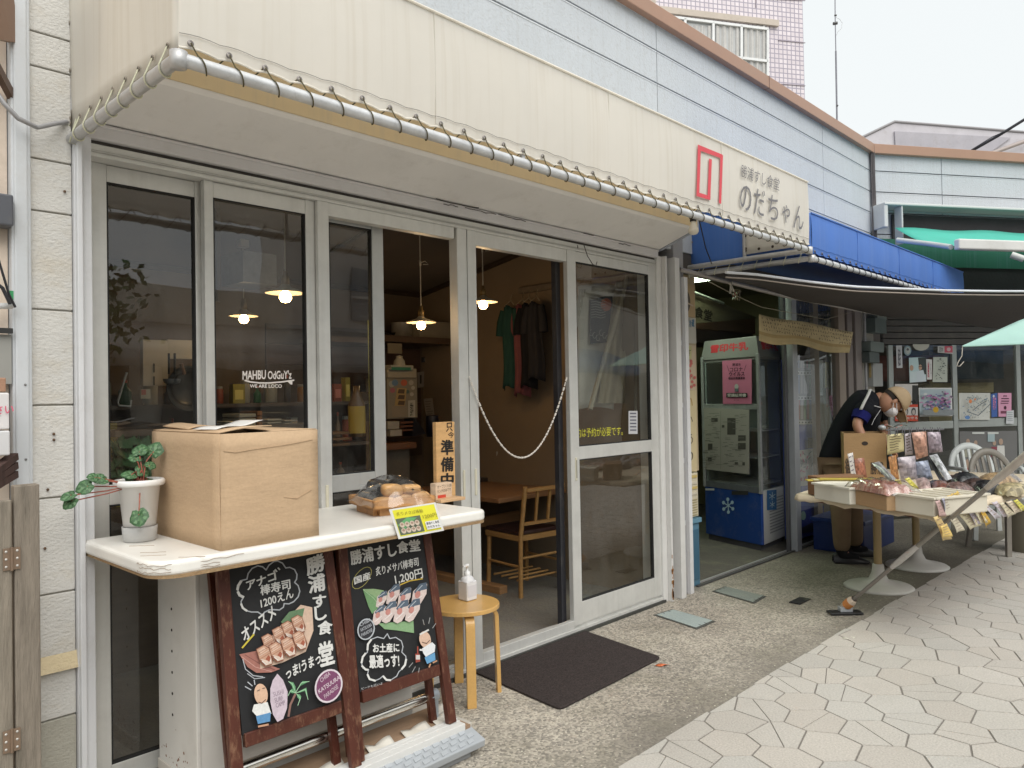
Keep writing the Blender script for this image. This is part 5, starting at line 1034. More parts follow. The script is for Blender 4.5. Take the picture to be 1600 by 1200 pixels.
# clutter seen through the left windows: kitchen
T = thing('kitchen_shelf', 'dark kitchen shelving full of jars and packets behind the left window', 'shelf unit', (1.5, 1.0, 0))
m = MB((.10, .07, .05))
for zz in (.9, 1.16, 1.42): m.box((1.25, 1.1, zz), (3.0, 1.4, zz+.02))
m.box((1.25, 1.38, 0), (3.0, 1.40, 1.5)); m.box((1.25, 1.1, 0), (1.28, 1.4, 1.5)); m.box((2.97, 1.1, 0), (3.0, 1.4, 1.5)); m.build('shelf_frame', M['woodx'], T)
cols = [((.55, .14, .07), 'red'), ((.62, .50, .08), 'yellow'), ((.62, .58, .48), 'cream'), ((.08, .26, .12), 'green'), ((.60, .56, .46), 'cream'), ((.10, .08, .08), 'black'), ((.55, .27, .08), 'orange'), ((.40, .42, .44), 'grey'), ((.45, .30, .18), 'brown')]
i = 0; ORD = 'first second third fourth fifth sixth seventh eighth ninth tenth eleventh twelfth thirteenth fourteenth fifteenth sixteenth seventeenth eighteenth nineteenth twentieth'.split() + ['far right']*20
for zz in (.92, 1.18, 1.44):
    x = 1.33; cnt = -1
    while x < 2.9:
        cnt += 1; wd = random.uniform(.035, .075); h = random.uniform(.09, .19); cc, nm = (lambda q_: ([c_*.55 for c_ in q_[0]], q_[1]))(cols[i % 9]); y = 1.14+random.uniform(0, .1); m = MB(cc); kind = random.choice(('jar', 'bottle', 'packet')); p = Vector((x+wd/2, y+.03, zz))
        if kind == 'jar': m.lathe(p, [(0, 0), (wd*.5, .002), (wd*.52, h*.7), (wd*.4, h*.78)], 14); m.lathe(p, [(wd*.44, h*.78), (wd*.44, h*.9), (0, h*.9)], 14, (.3, .28, .24)); cat_ = 'jar'
        elif kind == 'bottle': m.lathe(p, [(0, 0), (wd*.42, .002), (wd*.43, h*.6), (wd*.15, h*.8), (wd*.14, h)], 14); m.lathe(p, [(wd*.17, h*.95), (wd*.17, h*1.08), (0, h*1.08)], 12, (.5, .1, .05)); cat_ = 'bottle'
        else: m.box((x, y, zz), (x+wd, y+.05, zz+h)); m.box((x+wd*.15, y-.001, zz+h*.2), (x+wd*.85, y, zz+h*.7), [min(1, c*2+.08) for c in cc]); cat_ = 'packet'
        nb = {.92: 'lowest', 1.18: 'middle', 1.44: 'top'}[zz]
        tag(m.build('food_'+kind, M['plastic'], bev=.003), '%s %s, %s from the left on the %s kitchen shelf' % (nm, kind, ORD[cnt], nb), cat_, 'goods on the kitchen shelves')
        x += wd+random.uniform(.012, .05); i += 1
simple('wok', 'black iron wok hanging on the kitchen wall behind the first window', 'wok', lambda m: (m.lathe(PY(296, 607, .95), [(0, .05), (.06, .04), (.115, .0), (.12, 0), (.07, .03), (0, .04)], 24, (.015, .013, .012), axis=(0, 1, 0)), m.tube([PY(288, 585, .93), PY(283, 568, .93)], .010, 8, (.16, .07, .03))), M['plastic'])
for k, (px, lb) in enumerate(((264, 'left of the two dark handled ladles hanging by the wok'), (273, 'right of the two dark handled ladles hanging by the wok'))):
    simple('ladle', lb, 'ladle', lambda m: (m.tube([PY(px, 552, .95), PY(px, 585, .95)], .006, 6, (.02, .02, .02)), m.lathe(PY(px, 592, .95), [(0, -.03), (.025, -.02), (.03, 0)], 14, (.2, .22, .25))), M['galv'])
simple('white_cabinet_door', 'cream kitchen cupboard with two small door pulls behind the first window', 'cupboard', lambda m: (bx(224, 532, 262, 603, 1.05, .04, (.62, .54, .44), m), bx(262, 532, 300, 560, 1.05, .04, (.55, .48, .38), m), bx(240, 568, 242, 582, 1.045, .004, (.12, .1, .08), m), bx(240, 588, 242, 602, 1.045, .004, (.12, .1, .08), m)), M['paint'])
simple('wire_hanger_frame', 'bent chrome wire frame hanging in the kitchen window', 'wire frame', lambda m: m.tube([PY(198, 582, .5), PY(184, 628, .5), PY(186, 634, .5), PY(204, 635, .5), PY(205, 625, .5)], .005, 6, (.4, .38, .35)), M['galv'])
simple('red_kitchen_pack', 'red and white notice on the cupboard by the wire frame', 'notice', lambda m: (bx(220, 608, 235, 623, .9, .01, (.42, .36, .27), m), bx(221, 609, 228, 617, .899, .001, (.4, .09, .06), m)), M['print'])
simple('green_crate_leaves', 'dark green leafy plant standing on the sill inside the first window', 'plant', lambda m: [m.grid(lambda u, v, p=PY(random.uniform(180, 245), random.uniform(690, 755), .25+random.uniform(0, .15)), a1=random.uniform(0, 6): p + Vector((math.cos(a1)*(u-.5)*.05, .02*v, math.sin(a1)*(u-.5)*.05+(v-.5)*.03)), 2, 2, (.03, .09, .03)) for _ in range(240)], M['leaf'])
simple('yellow_banner', 'narrow yellow-green cloth banner behind the second door leaf', 'banner', lambda m: m.grid(lambda u, v: PY(576, 500, .45).lerp(PY(584, 500, .45), u) + Vector((0, .02*math.sin(u*6), -1.1*v)), 6, 10, (.34, .36, .08)), M['cloth'])
simple('sake_bottle', 'brown bottle with a yellow paper label behind the second door leaf', 'bottle', lambda m: (m.lathe(PY(558, 682, .8), [(0, 0), (.05, 0), (.05, .19), (.02, .26), (.02, .30), (0, .3)], 20, (.14, .07, .02)), m.lathe(PY(558, 682, .8)+Vector((0, 0, .02)), [(.051, 0), (.051, .16)], 20, (.50, .34, .06))), M['ceramic'])
simple('bread_basket', 'brown wooden tray with food stacked behind the second door leaf', 'tray', lambda m: [bx(514, 674+9*i, 547, 680+9*i, .8, .25, (.20, .10, .04), m) for i in range(3)], M['woodx'], bev=.003)
for k, (px, py, wd, h, c_, lb) in enumerate(((352, 668, 16, 10, (.50, .45, .36), 'low pale carton left of the plate stack behind the second pane'), (374, 668, 26, 22, (.42, .38, .30), 'stack of pale trays in the middle behind the second pane'), (402, 668, 8, 26, (.30, .14, .06), 'slim brown bottle shape right of the tray stack'), (418, 668, 22, 14, (.56, .52, .44), 'white carton with a printed side behind the second pane'), (445, 668, 20, 12, (.50, .47, .42), 'small white carton at the right behind the second pane'), (425, 650, 30, 6, (.46, .42, .34), 'flat pale tray lying on the cartons behind the second pane'))):
    simple('kitchen_carton', lb, 'carton', lambda m: [bx(px, py-h+(h/3)*j, px+wd, py-h+(h/3)*j+h/3-1, .9, .2, c_, m) for j in range(3)], M['card'], bev=.003)
simple('kitchen_worktop', 'dark worktop running behind the second window pane', 'worktop', lambda m: bx(180, 668, 500, 674, .85, .4, (.16, .12, .09), m), M['woodx'])
simple('kitchen_range_hood', 'grey steel hood with a pale panel behind the second window pane', 'hood', lambda m: (bx(380, 398, 432, 440, 1.6, .3, (.30, .30, .31), m), bx(340, 300, 344, 470, 1.5, .03, (.12, .09, .06), m)), M['galv'])
# right wall: t-shirts on a rail
simple('coat_rail', 'short wooden hook rail with clothes on the side wall', 'rail', lambda m: m.box((4.62, .92, 2.30), (4.66, 1.32, 2.35), (.16, .13, .10)), M['woodx'], bev=.003)
def tshirt(label, y, col, x=4.60, zt=2.20, ln=.66, nm='tshirt', logo=None):
    T = thing(nm, label, 'T-shirt', (x, y, zt), 'T-shirts hanging on the side wall'); m = MB(col)
    def f(u, v):
        wdt = .075+.03*v; xx = (u-.5)*2; return (x - .055 - .075*math.cos(xx*1.5)*(.6+.5*v) + .012*math.sin(u*22), y + xx*wdt*.8 + .012*math.sin(v*6), zt - .04*abs(xx)**1.5 - ln*v)
    m.grid(f, 16, 14); m.build('shirt_body', M['cloth'], T, solid=.004)
    m = MB(col)
    for s_ in (-1, 1): m.tube([(x-.07, y+s_*.065, zt-.04), (x-.08, y+s_*.09, zt-.14), (x-.08, y+s_*.10, zt-.25)], .03, 10, rs=[.028, .034, .038])
    m.build('sleeve', M['cloth'], T)
    m = MB((.35, .3, .22)); m.tube([(x-.03, y, zt+.10), (x-.05, y, zt+.05), (x-.07, y-.05, zt), (x-.05, y, zt+.04), (x-.07, y+.05, zt)], .004, 6); m.build('hanger', M['galv'], T)
    if logo: a_ = Art(lambda u, v: Vector((x-.137, y-.05+.1*u, zt-.2+.05*v)), (-1, 0, 0), .0004, .006); a_.text(logo, (0, 0), (1, 0), (0, 1), (.6, .6, .5), .02); a_.build('shirt_print', M['print'], T)
tshirt('green T-shirt with a small white logo on the side wall hooks', 1.34, (.022, .062, .055))
tshirt('pink T-shirt between the green and black ones on the side wall', 1.23, (.17, .062, .072), x=4.62, ln=.72)
tshirt('black T-shirt right of the pink one on the side wall', 1.13, (.014, .014, .017), x=4.59)
tshirt('dark grey T-shirt at the right end of the side wall hooks', 1.03, (.025, .025, .03), x=4.57, ln=.6)
# white T-shirt inside the right door
T = thing('printed_tshirt', 'off white T-shirt with a navy wave print and orange sun inside the right door', 'T-shirt', PY(940, 440, .35))
m = MB((.66, .62, .56)); yS = .35
ol_ = [(905, 470), (918, 455), (935, 447), (950, 452), (965, 445), (985, 452), (1003, 490), (985, 500), (975, 485), (968, 530), (962, 640), (905, 640), (904, 560), (908, 520), (897, 520), (895, 500)]
def tz(x, y): return PY(x, y, yS + .02*math.sin(x*.15)+.008*math.sin(y*.05))
m.grid(lambda u, v: tz(903+(60-4*v)*u, 447+193*v-4*math.sin(u*3.1)), 14, 16); m.build('shirt_body', M['cloth'], T, solid=.004)
m = MB((.52, .48, .42)); m.grid(lambda u, v: tz(905-13*v+10*u, 452+16*u*0+60*v), 4, 5); m.grid(lambda u, v: tz(962+22*v+10*u, 447+50*v-8*u), 4, 5); m.build('sleeve', M['cloth'], T, solid=.004)
a = Art(lambda x, y: PY(x, y, yS-.03), (0, -1, 0), .0004, .0); a.poly([(922, 468), (945, 463), (957, 463), (958, 500), (952, 535), (922, 537)], (.025, .04, .06)); a.oval(947, 476, 8.5, 10, (.42, .10, .06))
for k in range(8): a.line([(923, 468+4*k), (930, 467+4*k), (938, 469+4*k), (945, 467+4*k)], .8, (.30, .30, .29))
for k in range(7): a.line([(923+5*k+3*math.cos(t), 520+4*(k % 3)+5*math.sin(t)) for t in (0, 1, 2, 3, 4, 5)], .8, (.30, .30, .29))
a.build('wave_print', M['print'], T)
T = thing('beige_noren', 'folded beige cloth on a slanting pole inside the right door', 'cloth', PY(985, 440, .3))
m = MB((.40, .34, .25)); m.grid(lambda u, v: PY(962-20*v+38*u-8*v*(1-u), 440+190*v, .30+.02*math.sin(u*14)), 14, 10); m.build('hanging_cloth', M['cloth'], T)
m = MB((.40, .35, .27)); m.tube([PY(980, 432, .26), PY(968, 480, .25), PY(944, 560, .24), (PY(922, 640, .22))], .018, 10); m.build('rolled_pole', M['cloth'], T)
simple('door_curtain_strip', 'narrow cream curtain at the right edge inside the right door', 'curtain', lambda m: m.grid(lambda u, v: PY(991+6*u, 428+250*v, .2+.012*math.sin(u*9)), 8, 6, (.42, .37, .28)), M['cloth'])
# furniture
TW = (.24, .12, .055)
def dtable(label, cx, cy, lx, ly, h=.72, rot=0):
    T = thing('wooden_table', label, 'table', (cx, cy, 0)); c_, s_ = math.cos(rot), math.sin(rot); U_ = Vector((c_, s_, 0)); V_ = Vector((-s_, c_, 0)); o_ = Vector((cx, cy, 0))
    m = MB(TW); m.obox(o_-U_*lx/2-V_*ly/2+Vector((0, 0, h-.035)), U_*lx, V_*ly, Vector((0, 0, .035))); m.build('tabletop', M['woodx'], T, bev=.006)
    for a_ in (-1, 1):
        q = o_+U_*a_*(lx/2-.12); m = MB((.38, .21, .10)); m.obox(q-U_*.03-V_*.035, U_*.06, V_*.07, Vector((0, 0, h-.035))); m.obox(q-U_*.04-V_*ly*.42, U_*.08, V_*ly*.84, Vector((0, 0, .06))); m.build('leg', M['wood'], T, bev=.006)
    m = MB((.38, .21, .10)); m.obox(o_-U_*(lx/2-.12)-V_*.015+Vector((0, 0, .42)), U_*(lx-.24), V_*.03, Vector((0, 0, .08))); m.build('stretcher', M['woodx'], T, bev=.003)
tp = PZ(787, 778, .72)
dtable('wooden dining table with a chopstick holder inside the open doorway', tp.x+.42, tp.y+.52, .95, 1.05)
def dchair(label, x, y, rot):
    T = thing('wooden_chair', label, 'chair', (0, 0, 0), 'wooden chairs with dark seats in the sushi shop'); c_ = (.40, .22, .08)
    for sx_ in (-.19, .19):
        m = MB(c_); m.tube([(sx_, -.19, 0), (sx_, -.20, .43), (sx_*.95, -.25, .80)], .017, 8); m.build('leg', M['wood'], T); m = MB(c_); m.tube([(sx_, .19, 0), (sx_*.95, .18, .43)], .017, 8); m.build('leg', M['wood'], T)
    m = MB((.045, .022, .02)); m.box((-.20, -.19, .445), (.20, .20, .475)); m.build('seat_pad', M['plastic'], T, bev=.01, seg=3)
    m = MB(c_); m.box((-.205, -.20, .405), (.205, .20, .444)); m.build('seat_frame', M['wood'], T, bev=.003)
    m = MB(c_); m.beam((-.18, -.247, .775), (.18, -.247, .775), .022, .05, up=(0, 1, 0)); m.beam((-.18, -.213, .53), (.18, -.213, .53), .02, .035, up=(0, 1, 0))
    for q in (-.06, .06): m.beam((q, -.215, .54), (q, -.245, .76), .02, .014)
    m.build('backrest', M['wood'], T)
    m = MB(c_); m.tube([(-.19, -.195, .22), (-.19, .19, .22)], .010, 6); m.tube([(.19, -.195, .22), (.19, .19, .22)], .010, 6)
    m.tube([(-.19, -.19, .28), (.19, -.19, .28)], .010, 6)
    for k in range(4): m.tube([(-.19, -.15+.09*k, .12), (.19, -.15+.09*k, .12)], .008, 6)
    m.build('stretcher', M['wood'], T); T.location = (x, y, .004); T.rotation_euler = (0, 0, rot); return T
pc0 = PZ(820, 940, 0)
c1_ = dchair('wooden chair with its back to the street, pulled to the table in the open doorway', pc0.x+.25, pc0.y+.24, -.12)
cp(c1_, None, (PZ(905, 905, 0).x+.25, .62, .004), .35, 'wooden chair partly hidden behind the right sliding door glass')
cp(c1_, None, (3.35, 1.55, .004), 2.9, 'wooden chair standing in front of the back counter, seen through the gap')
simple('chopstick_box', 'square wooden box full of white wrapped chopsticks on the dining table', 'chopstick box', lambda m: m.box(PZ(781, 752, .722)+Vector((-.045, -.045, 0)), PZ(781, 752, .722)+Vector((.045, .045, .14)), (.52, .36, .17)), M['wood'], bev=.003)
cb_ = PZ(781, 752, .722)
for k in range(7):
    an = k*.9; m = MB((.45, .42, .36)); d = Vector((math.cos(an), math.sin(an), 0)); m.beam(cb_+d*.02+Vector((0, 0, .10)), cb_+d*(.045+.02*(k % 3))+Vector((0, 0, .26)), .014, .005); tag(m.build('wrapped_chopsticks', M['print']), ['upright middle', 'right leaning', 'far right', 'rear', 'rear left', 'left leaning', 'front'][k] + ' paper sleeve of chopsticks in the wooden box', 'chopsticks', 'wrapped chopsticks in the box')
simple('soy_bottle', 'small soy bottle with an orange-red cap on the dining table', 'bottle', lambda m: (m.lathe(PZ(757, 748, .722), [(0, 0), (.03, 0), (.028, .07), (.015, .1)], 16, (.03, .015, .01)), m.lathe(PZ(757, 748, .722), [(.018, .10), (.022, .14), (0, .15)], 14, (.55, .10, .04))), M['ceramic'])
simple('small_dish_rack', 'dark condiment tray left of the chopstick box', 'tray', lambda m: m.box(PZ(750, 752, .722)+Vector((-.10, -.05, 0)), PZ(750, 752, .722)+Vector((.06, .06, .03)), (.05, .04, .035)), M['plastic'], bev=.004)
T = thing('glass_cabinet', 'brown wooden cabinet with a glass front beyond the dining table', 'cabinet', (4.3, 2.2, 0))
ya = 2.15; m = MB((.20, .085, .04)); bx(789, 683, 803, 738, ya, .3, None, m); bx(832, 683, 846, 738, ya, .3, None, m); bx(803, 683, 832, 695, ya, .3, None, m); bx(803, 726, 832, 738, ya, .3, None, m); m.build('cabinet_frame', M['woodx'], T, bev=.003)
m = MB((.012, .014, .016)); bx(803, 695, 832, 726, ya+.04, .02, None, m); m.build('dark_glass', M['ceramic'], T)
m = MB((.15, .12, .09)); bx(748, 683, 790, 738, ya+.02, .3, None, m); m.build('side_panel', M['paint'], T)
m = MB((.26, .23, .18)); a_, b_ = PY(745, 683, ya), PY(848, 683, ya); m.grid(lambda u, v: (a_.x+(b_.x-a_.x)*u, ya-.02+.3*v*(v > .1) , a_.z+.01-(.03+.015*math.sin(u*19))*(v < .1)), 30, 10); m.build('lace_cloth', M['cloth'], T)
for (px, r, h, c_, lb) in ((822, .05, .22, (.07, .10, .10), 'tall glass water jug on the lace covered cabinet'), (826, .035, .29, (.10, .14, .13), 'tallest ribbed glass behind the jug on the lace covered cabinet'), (795, .06, .14, (.015, .02, .04), 'dark navy tin on the lace covered cabinet'), (768, .04, .20, (.30, .28, .24), 'white pump bottle at the left of the lace covered cabinet')):
    simple('cabinet_vessel', lb, 'vessel', lambda m: m.lathe(PY(px, 682, ya+.14), [(0, 0), (r, 0), (r*1.05, h*.5), (r*.9, h), (0, h)], 18, c_), M['ceramic'])
simple('cloth_bag', 'pale cloth covered box behind the navy tin on the cabinet', 'bag', lambda m: bx(765, 645, 800, 682, ya+.22, .1, (.20, .165, .125), m), M['cloth'], bev=.01)
# ================================================================ MILK SHOP BAY
m = MB((.20, .18, .11)); m.box((8.95, .15, 0), (9.05, 2.5, 2.7)); m.build('inner_end_wall', M['plaster'], B)
T = thing('milk_showcase', 'glass sided milk refrigerator with blue base and red lettering on its header', 'refrigerator', (6.9, .5, 0))
O = Vector((6.60, .20, .06)); e1 = Vector((.60, .05, 0)); e2 = Vector((.235, .70, 0)); hz = Vector((0, 0, 1)); nl = Vector((-e2.y, e2.x, 0)).normalized(); nf = Vector((e1.y, -e1.x, 0)).normalized()
zz = lambda py: PP(1183, py, O, CF).z
z1, z2, z3 = zz(772), zz(765), zz(562)
m = MB((.10, .10, .11)); m.obox(O+Vector((.03, .03, -.06)), e1*.93, e2*.93, hz*.08); m.build('plinth', M['dark'], T)
m = MB((.012, .05, .22)); m.obox(O+nl*.004, e2, -nl*.03, hz*(z1-.06)); m.build('blue_side_panel', M['paint'], T, bev=.004)
m = MB((.46, .46, .45)); m.obox(O+nf*.004+e1*.03, e1*.97, -nf*.03, hz*(z1-.04)); 
for k in range(12): m.obox(O+nf*.006+e1*.3+hz*(.08+.028*k), e1*.6, nf*.002, hz*.012, (.2, .2, .2))
m.build('front_vent_panel', M['paint'], T, bev=.003)
m = MB((.30, .31, .32)); 
for q in (O, O+e1, O+e2, O+e1+e2): m.obox(q-Vector((.015, .015, 0))+hz*(z1-.06), (.03, 0, 0), (0, .03, 0), hz*(z3-z1+.06))
m.obox(O+nl*.006+hz*(z1-.06), e2, -nl*.03, hz*.06, (.15, .16, .18)); m.obox(O+nl*.006+hz*(zz(640)-.06), e2, -nl*.03, hz*.05); m.build('chrome_frame', M['galv'], T, bev=.003)
m = MB((.22, .24, .25)); m.obox(O+e1*.08+e2*.08+hz*(z1-.06), e1*.84, e2*.84, hz*.01); m.obox(O+e2*.93+hz*z1, e1, e2*.03, hz*(z3-z1)); m.obox(O+e1*.94+e2*.05+hz*z1, e1*.04, e2*.9, hz*(z3-z1)); 
for k in range(3): m.obox(O+e1*.05+e2*.05+hz*(z1+.25*k), e1*.9, e2*.9, hz*.008, (.28, .28, .28))
m.build('wire_shelf', M['paint'], T)
gm = pane(O+hz*(z1-.05), e2, hz*(z3-z1)); g2_ = pane(O+hz*(z1-.05)+nf*.002, e1, hz*(z3-z1)); gm.add(g2_.v, g2_.f); gm.build('showcase_glass', M['glass'], T)
m = MB((.17, .167, .165)); hb = z3-.06; 
m.obox(O+hz*(hb-.0)-e2*.0, e2, e1, hz*.03); 
A4 = [O+hz*(hb+.03), O+e1+hz*(hb+.03), O+e1+e2+hz*(hb+.03), O+e2+hz*(hb+.03)]; cm = sum(A4, Vector())/4; B4 = [cm+(p-cm)*.94+hz*.19 for p in A4]; A5 = [cm+(p-cm)*1.04 for p in A4]
m.add(A5+B4, [(0, 1, 5, 4), (1, 2, 6, 5), (2, 3, 7, 6), (3, 0, 4, 7), (4, 5, 6, 7), (3, 2, 1, 0)]); hd = m.build('header', M['plastic'], T, bev=.004)
a = Art(lambda u, v: A5[3].lerp(A5[0], u).lerp(B4[3].lerp(B4[0], u), v), nl, .0005, .002); a.text('雪印牛乳', (.16, .36), (.84, .36), (.16, .76), (.42, .03, .04), .05); a.build('header_lettering', M['print'], hd)
a = Art(lambda u, v: A5[0].lerp(A5[1], u).lerp(B4[0].lerp(B4[1], u), v), nf, .0005, .002); a.text('雪印牛乳', (.16, .36), (.84, .36), (.16, .76), (.42, .03, .04), .05); a.build('header_lettering', M['print'], hd)
fl = lambda x, y: PP(x, y, O, nl)
a = Art(fl, nl, .0006, .006); a.oval(1139, 790, 2, 2.4, (.45, .6, .7))
for k in range(6):
    t = k*math.pi/3+.5; a.line([(1139, 790), (1139+8*math.cos(t), 790+10*math.sin(t))], 1.4, (.40, .55, .66)); a.oval(1139+8*math.cos(t), 790+10*math.sin(t), 2.3, 2.8, (.4, .55, .66))
a.rect(1145, 767, 1171, 773, (.03, .03, .03)); a.rect(1104, 763, 1118, 766, (.5, .5, .5)); a.build('snowflake_emblem', M['print'], T)
a = Art(lambda x, y: PP(x, y, O, nf), nf, .0006, .008); a.poly([(1197, 766), (1212, 765), (1212, 796), (1197, 797)], (.02, .10, .24))
for k in range(6): t = k*math.pi/3+.5; a.line([(1204.5, 775), (1204.5+5*math.cos(t), 775+6*math.sin(t))], 1.0, (.4, .5, .55)); a.line([(1204.5, 788), (1204.5+4*math.cos(t), 788+5*math.sin(t))], .9, (.4, .5, .55))
a.build('blue_sticker', M['print'], T)
def pg(name, label, cat, pts, fn, n_, col, off=.012):
    mb = MB(col); P4 = [fn(*p)+n_*off for p in pts]; mb.prism(P4, -n_*.003); o = mb.build(name, M['print']); tag(o, label, cat)
    return o, Art(fn, n_, .0005, off+.0006)
o, a = pg('pink_poster', 'pink infection control certificate poster on the milk refrigerator', 'poster', [(1130, 564), (1176, 561), (1176, 631), (1131, 631)], fl, nl, (.42, .13, .22))
DK = (.05, .015, .03)
a.text('勝浦市', (1146, 572), (1159, 572), (1146, 567.5), DK, .03); a.text('コロナ', (1142, 581), (1162, 580), (1142, 574.5), DK, .03); a.text('ウイルス', (1141, 588), (1165, 587), (1141, 581.5), DK, .04); a.text('感染対策講習会', (1140, 593), (1166, 592.5), (1140, 589), DK, .04)
a.line([(1138, 571), (1141, 580)], .7, DK); a.line([(1168, 570), (1165, 579)], .7, DK); a.oval(1153, 604, 3.2, 4, (.35, .35, .35)); a.rect(1150, 607, 1156, 612, (.1, .12, .14)); a.rect(1137, 614, 1170, 621, (.015, .012, .012)); a.text('受講証明書', (1139, 620), (1168, 620), (1139, 615), (.5, .45, .45), .03); a.text('商工会', (1149, 626), (1157, 626), (1149, 624), DK, 0); a.build('poster_print', M['print'], o)
o, a = pg('newspaper_sheet', 'grey newspaper page taped inside the lower glass of the milk refrigerator', 'newspaper', [(1101, 637), (1172, 640), (1172, 741), (1104, 733)], fl, nl, (.30, .28, .26))
for (x, y, w_, h) in ((1113, 653, 10, 6), (1138, 653, 13, 26), (1155, 680, 12, 9), (1155, 692, 12, 10), (1108, 693, 7, 10), (1108, 714, 6, 6), (1150, 722, 5, 4), (1162, 722, 4, 5), (1130, 664, 4, 4)): a.rect(x, y, x+w_, y+h, (.07, .065, .06))
for i in range(110): x = random.choice((1106, 1113, 1121, 1136, 1144, 1152, 1161)); y = random.uniform(645, 730); a.rect(x, y, x+random.uniform(5, 10), y+.8, (.17, .16, .15))
a.line([(1135, 642), (1135, 733)], .6, (.2, .19, .17)); a.build('news_print', M['print'], o)
# vending machine
T = thing('vending_machine', 'blue drinks vending machine behind the glass door of the milk shop', 'vending machine', (7.15, .3, 0))
yv = .12; L_, R2 = PY(1243, 700, yv).x, PY(1284, 700, yv).x
m = MB((.06, .10, .36)); m.box((L_-.02, yv, .03), (R2, yv+.12, 2.0)); m.build('machine_body', M['paint'], T, bev=.01)
a = Art(lambda x, y: PY(x, y, yv), (0, -1, 0), .0008, .003); a.poly([(1243, 541), (1266, 543), (1268, 662), (1244, 662)], (.15, .16, .17))
for r0, r1 in ((548, 575), (586, 615), (625, 655)):
    for k in range(5): a.rect(1245+4.4*k, r0, 1248.4+4.4*k, r1, random.choice([(.10, .15, .3), (.3, .3, .3), (.28, .1, .12), (.12, .22, .12), (.35, .33, .25)]))
for yy in (580, 619, 657):
    a.rect(1242, yy, 1267, yy+6, (.42, .42, .42))
    for k in range(5): a.rect(1243.5+4.8*k, yy+1.8, 1246+4.8*k, yy+4.2, (.03, .03, .03))
a.rect(1268, 563, 1281, 618, (.36, .38, .37)); a.rect(1270, 568, 1279, 613, (.12, .14, .14)); a.rect(1270, 633, 1276, 657, (.02, .02, .025)); a.rect(1267, 667, 1277, 675, (.4, .4, .4)); a.rect(1267, 677, 1277, 686, (.4, .4, .4)); a.rect(1257, 684, 1265, 700, (.02, .02, .02)); a.oval(1273, 627, 3, 4, (.5, .5, .5))
a.rect(1245, 790, 1281, 836, (.02, .035, .25)); a.poly([(1247, 824), (1262, 816), (1277, 822), (1277, 828), (1247, 833)], (.012, .015, .03)); a.oval(1249, 805, 4, 7, (.35, .5, .45)); a.build('product_window', M['print'], T)
o, a = pg('pink_flower_poster', 'white framed poster with pink brush drawing low on the vending machine', 'poster', [(1243, 704), (1270, 701), (1271, 757), (1244, 760)], lambda x, y: PY(x, y, yv), Vector((0, -1, 0)), (.42, .42, .42)); 
for i in range(26): x, y = random.uniform(1247, 1267), random.uniform(708, 752); a.line([(x, y), (x+random.uniform(-4, 4), y+random.uniform(-6, 6))], 1.6, random.choice([(.4, .08, .18), (.15, .2, .22), (.45, .3, .33)]))
a.build('poster_print', M['print'], o)
# leaning strips behind the glass
for (q, c_, lb, nm) in (([(1290, 557), (1299, 557), (1299, 606), (1289, 606)], (.45, .38, .14), 'long yellow paper strip with writing behind the glass door', 'paper strip'), ([(1291, 607), (1302, 607), (1301, 634), (1292, 636)], (.30, .12, .04), 'orange wooden tag hanging below the yellow strip', 'tag'), ([(1300, 556), (1308, 556), (1308, 690), (1300, 690)], (.14, .20, .32), 'tall translucent blue panel behind the glass door', 'panel'), ([(1310, 556), (1330, 556), (1330, 612), (1310, 612)], (.25, .21, .22), 'mauve grey board behind the glass door', 'board'), ([(1307, 612), (1334, 612), (1334, 700), (1307, 700)], (.34, .30, .28), 'pale pinkish board lower behind the glass door', 'board')):
    o, a = page(nm.replace(' ', '_'), lb, nm, q, .12, c_)
    if 'strip' in nm: a.text('手作りひもの', (.3, .1), (.7, .1), (.3, .9), (.06, .05, .03), 0); a.build('strip_writing', M['print'], o)
m = MB((.03, .03, .035))
# crates and beam above the showcase
T = thing('wooden_shelf_box', 'dark wooden shelf box with a lighter top edge above the milk refrigerator', 'shelf', (6.9, 1.1, 2.0)); yb = .95
m = MB((.16, .09, .05)); bx(1080, 497, 1180, 512, yb, .5, None, m); m.build('light_edge', M['woodx'], T, bev=.004); m = MB((.06, .038, .03)); bx(1082, 512, 1176, 534, yb+.03, .45, None, m); m.build('dark_front', M['woodx'], T)
T = thing('sloping_sign_board', 'sloping dark sign board with faded characters near the ceiling of the milk shop', 'sign', (6.5, .9, 2.3))
m = MB((.13, .11, .07)); q4 = [PY(1080, 456, .9), PY(1100, 462, .9), PY(1184, 497, .9), PY(1080, 506, .9)]; m.prism(q4, (0, .03, 0)); sb = m.build('board', M['woodx'], T); m = MB((.30, .32, .28)); m.tube([PY(1078, 455, .88), PY(1130, 474, .88)], .015, 8); m.build('pipe', M['galv'], T)
a = Art(lambda x, y: PY(x, y, .9), (0, -1, 0)); a.text('食堂', (1085, 495), (1112, 503), (1086, 478), (.02, .015, .01), .04); a.build('faded_characters', M['print'], sb)
cl0 = PZ(1128, 436, 2.58); cl1 = PZ(1080, 446, 2.58)
T = thing('ceiling_light', 'lit fluorescent ceiling light just inside the milk shop', 'ceiling light', (5.4, .5, 2.5)); m = MB((.80, 1.0, .72)); q4 = [PZ(1078, 428, 2.6), PZ(1124, 436, 2.6), PZ(1078, 446, 2.6), PZ(1050, 440, 2.6)]
m.box((cl0.x-1.2, cl0.y, 2.58), (cl0.x, cl1.y, 2.605)); m.build('diffuser', M['tubeglow'], T); m = MB((.5, .5, .42)); m.box((cl0.x-1.25, cl0.y-.04, 2.605), (cl0.x+.05, cl1.y+.04, 2.66)); m.build('housing', M['paint'], T)
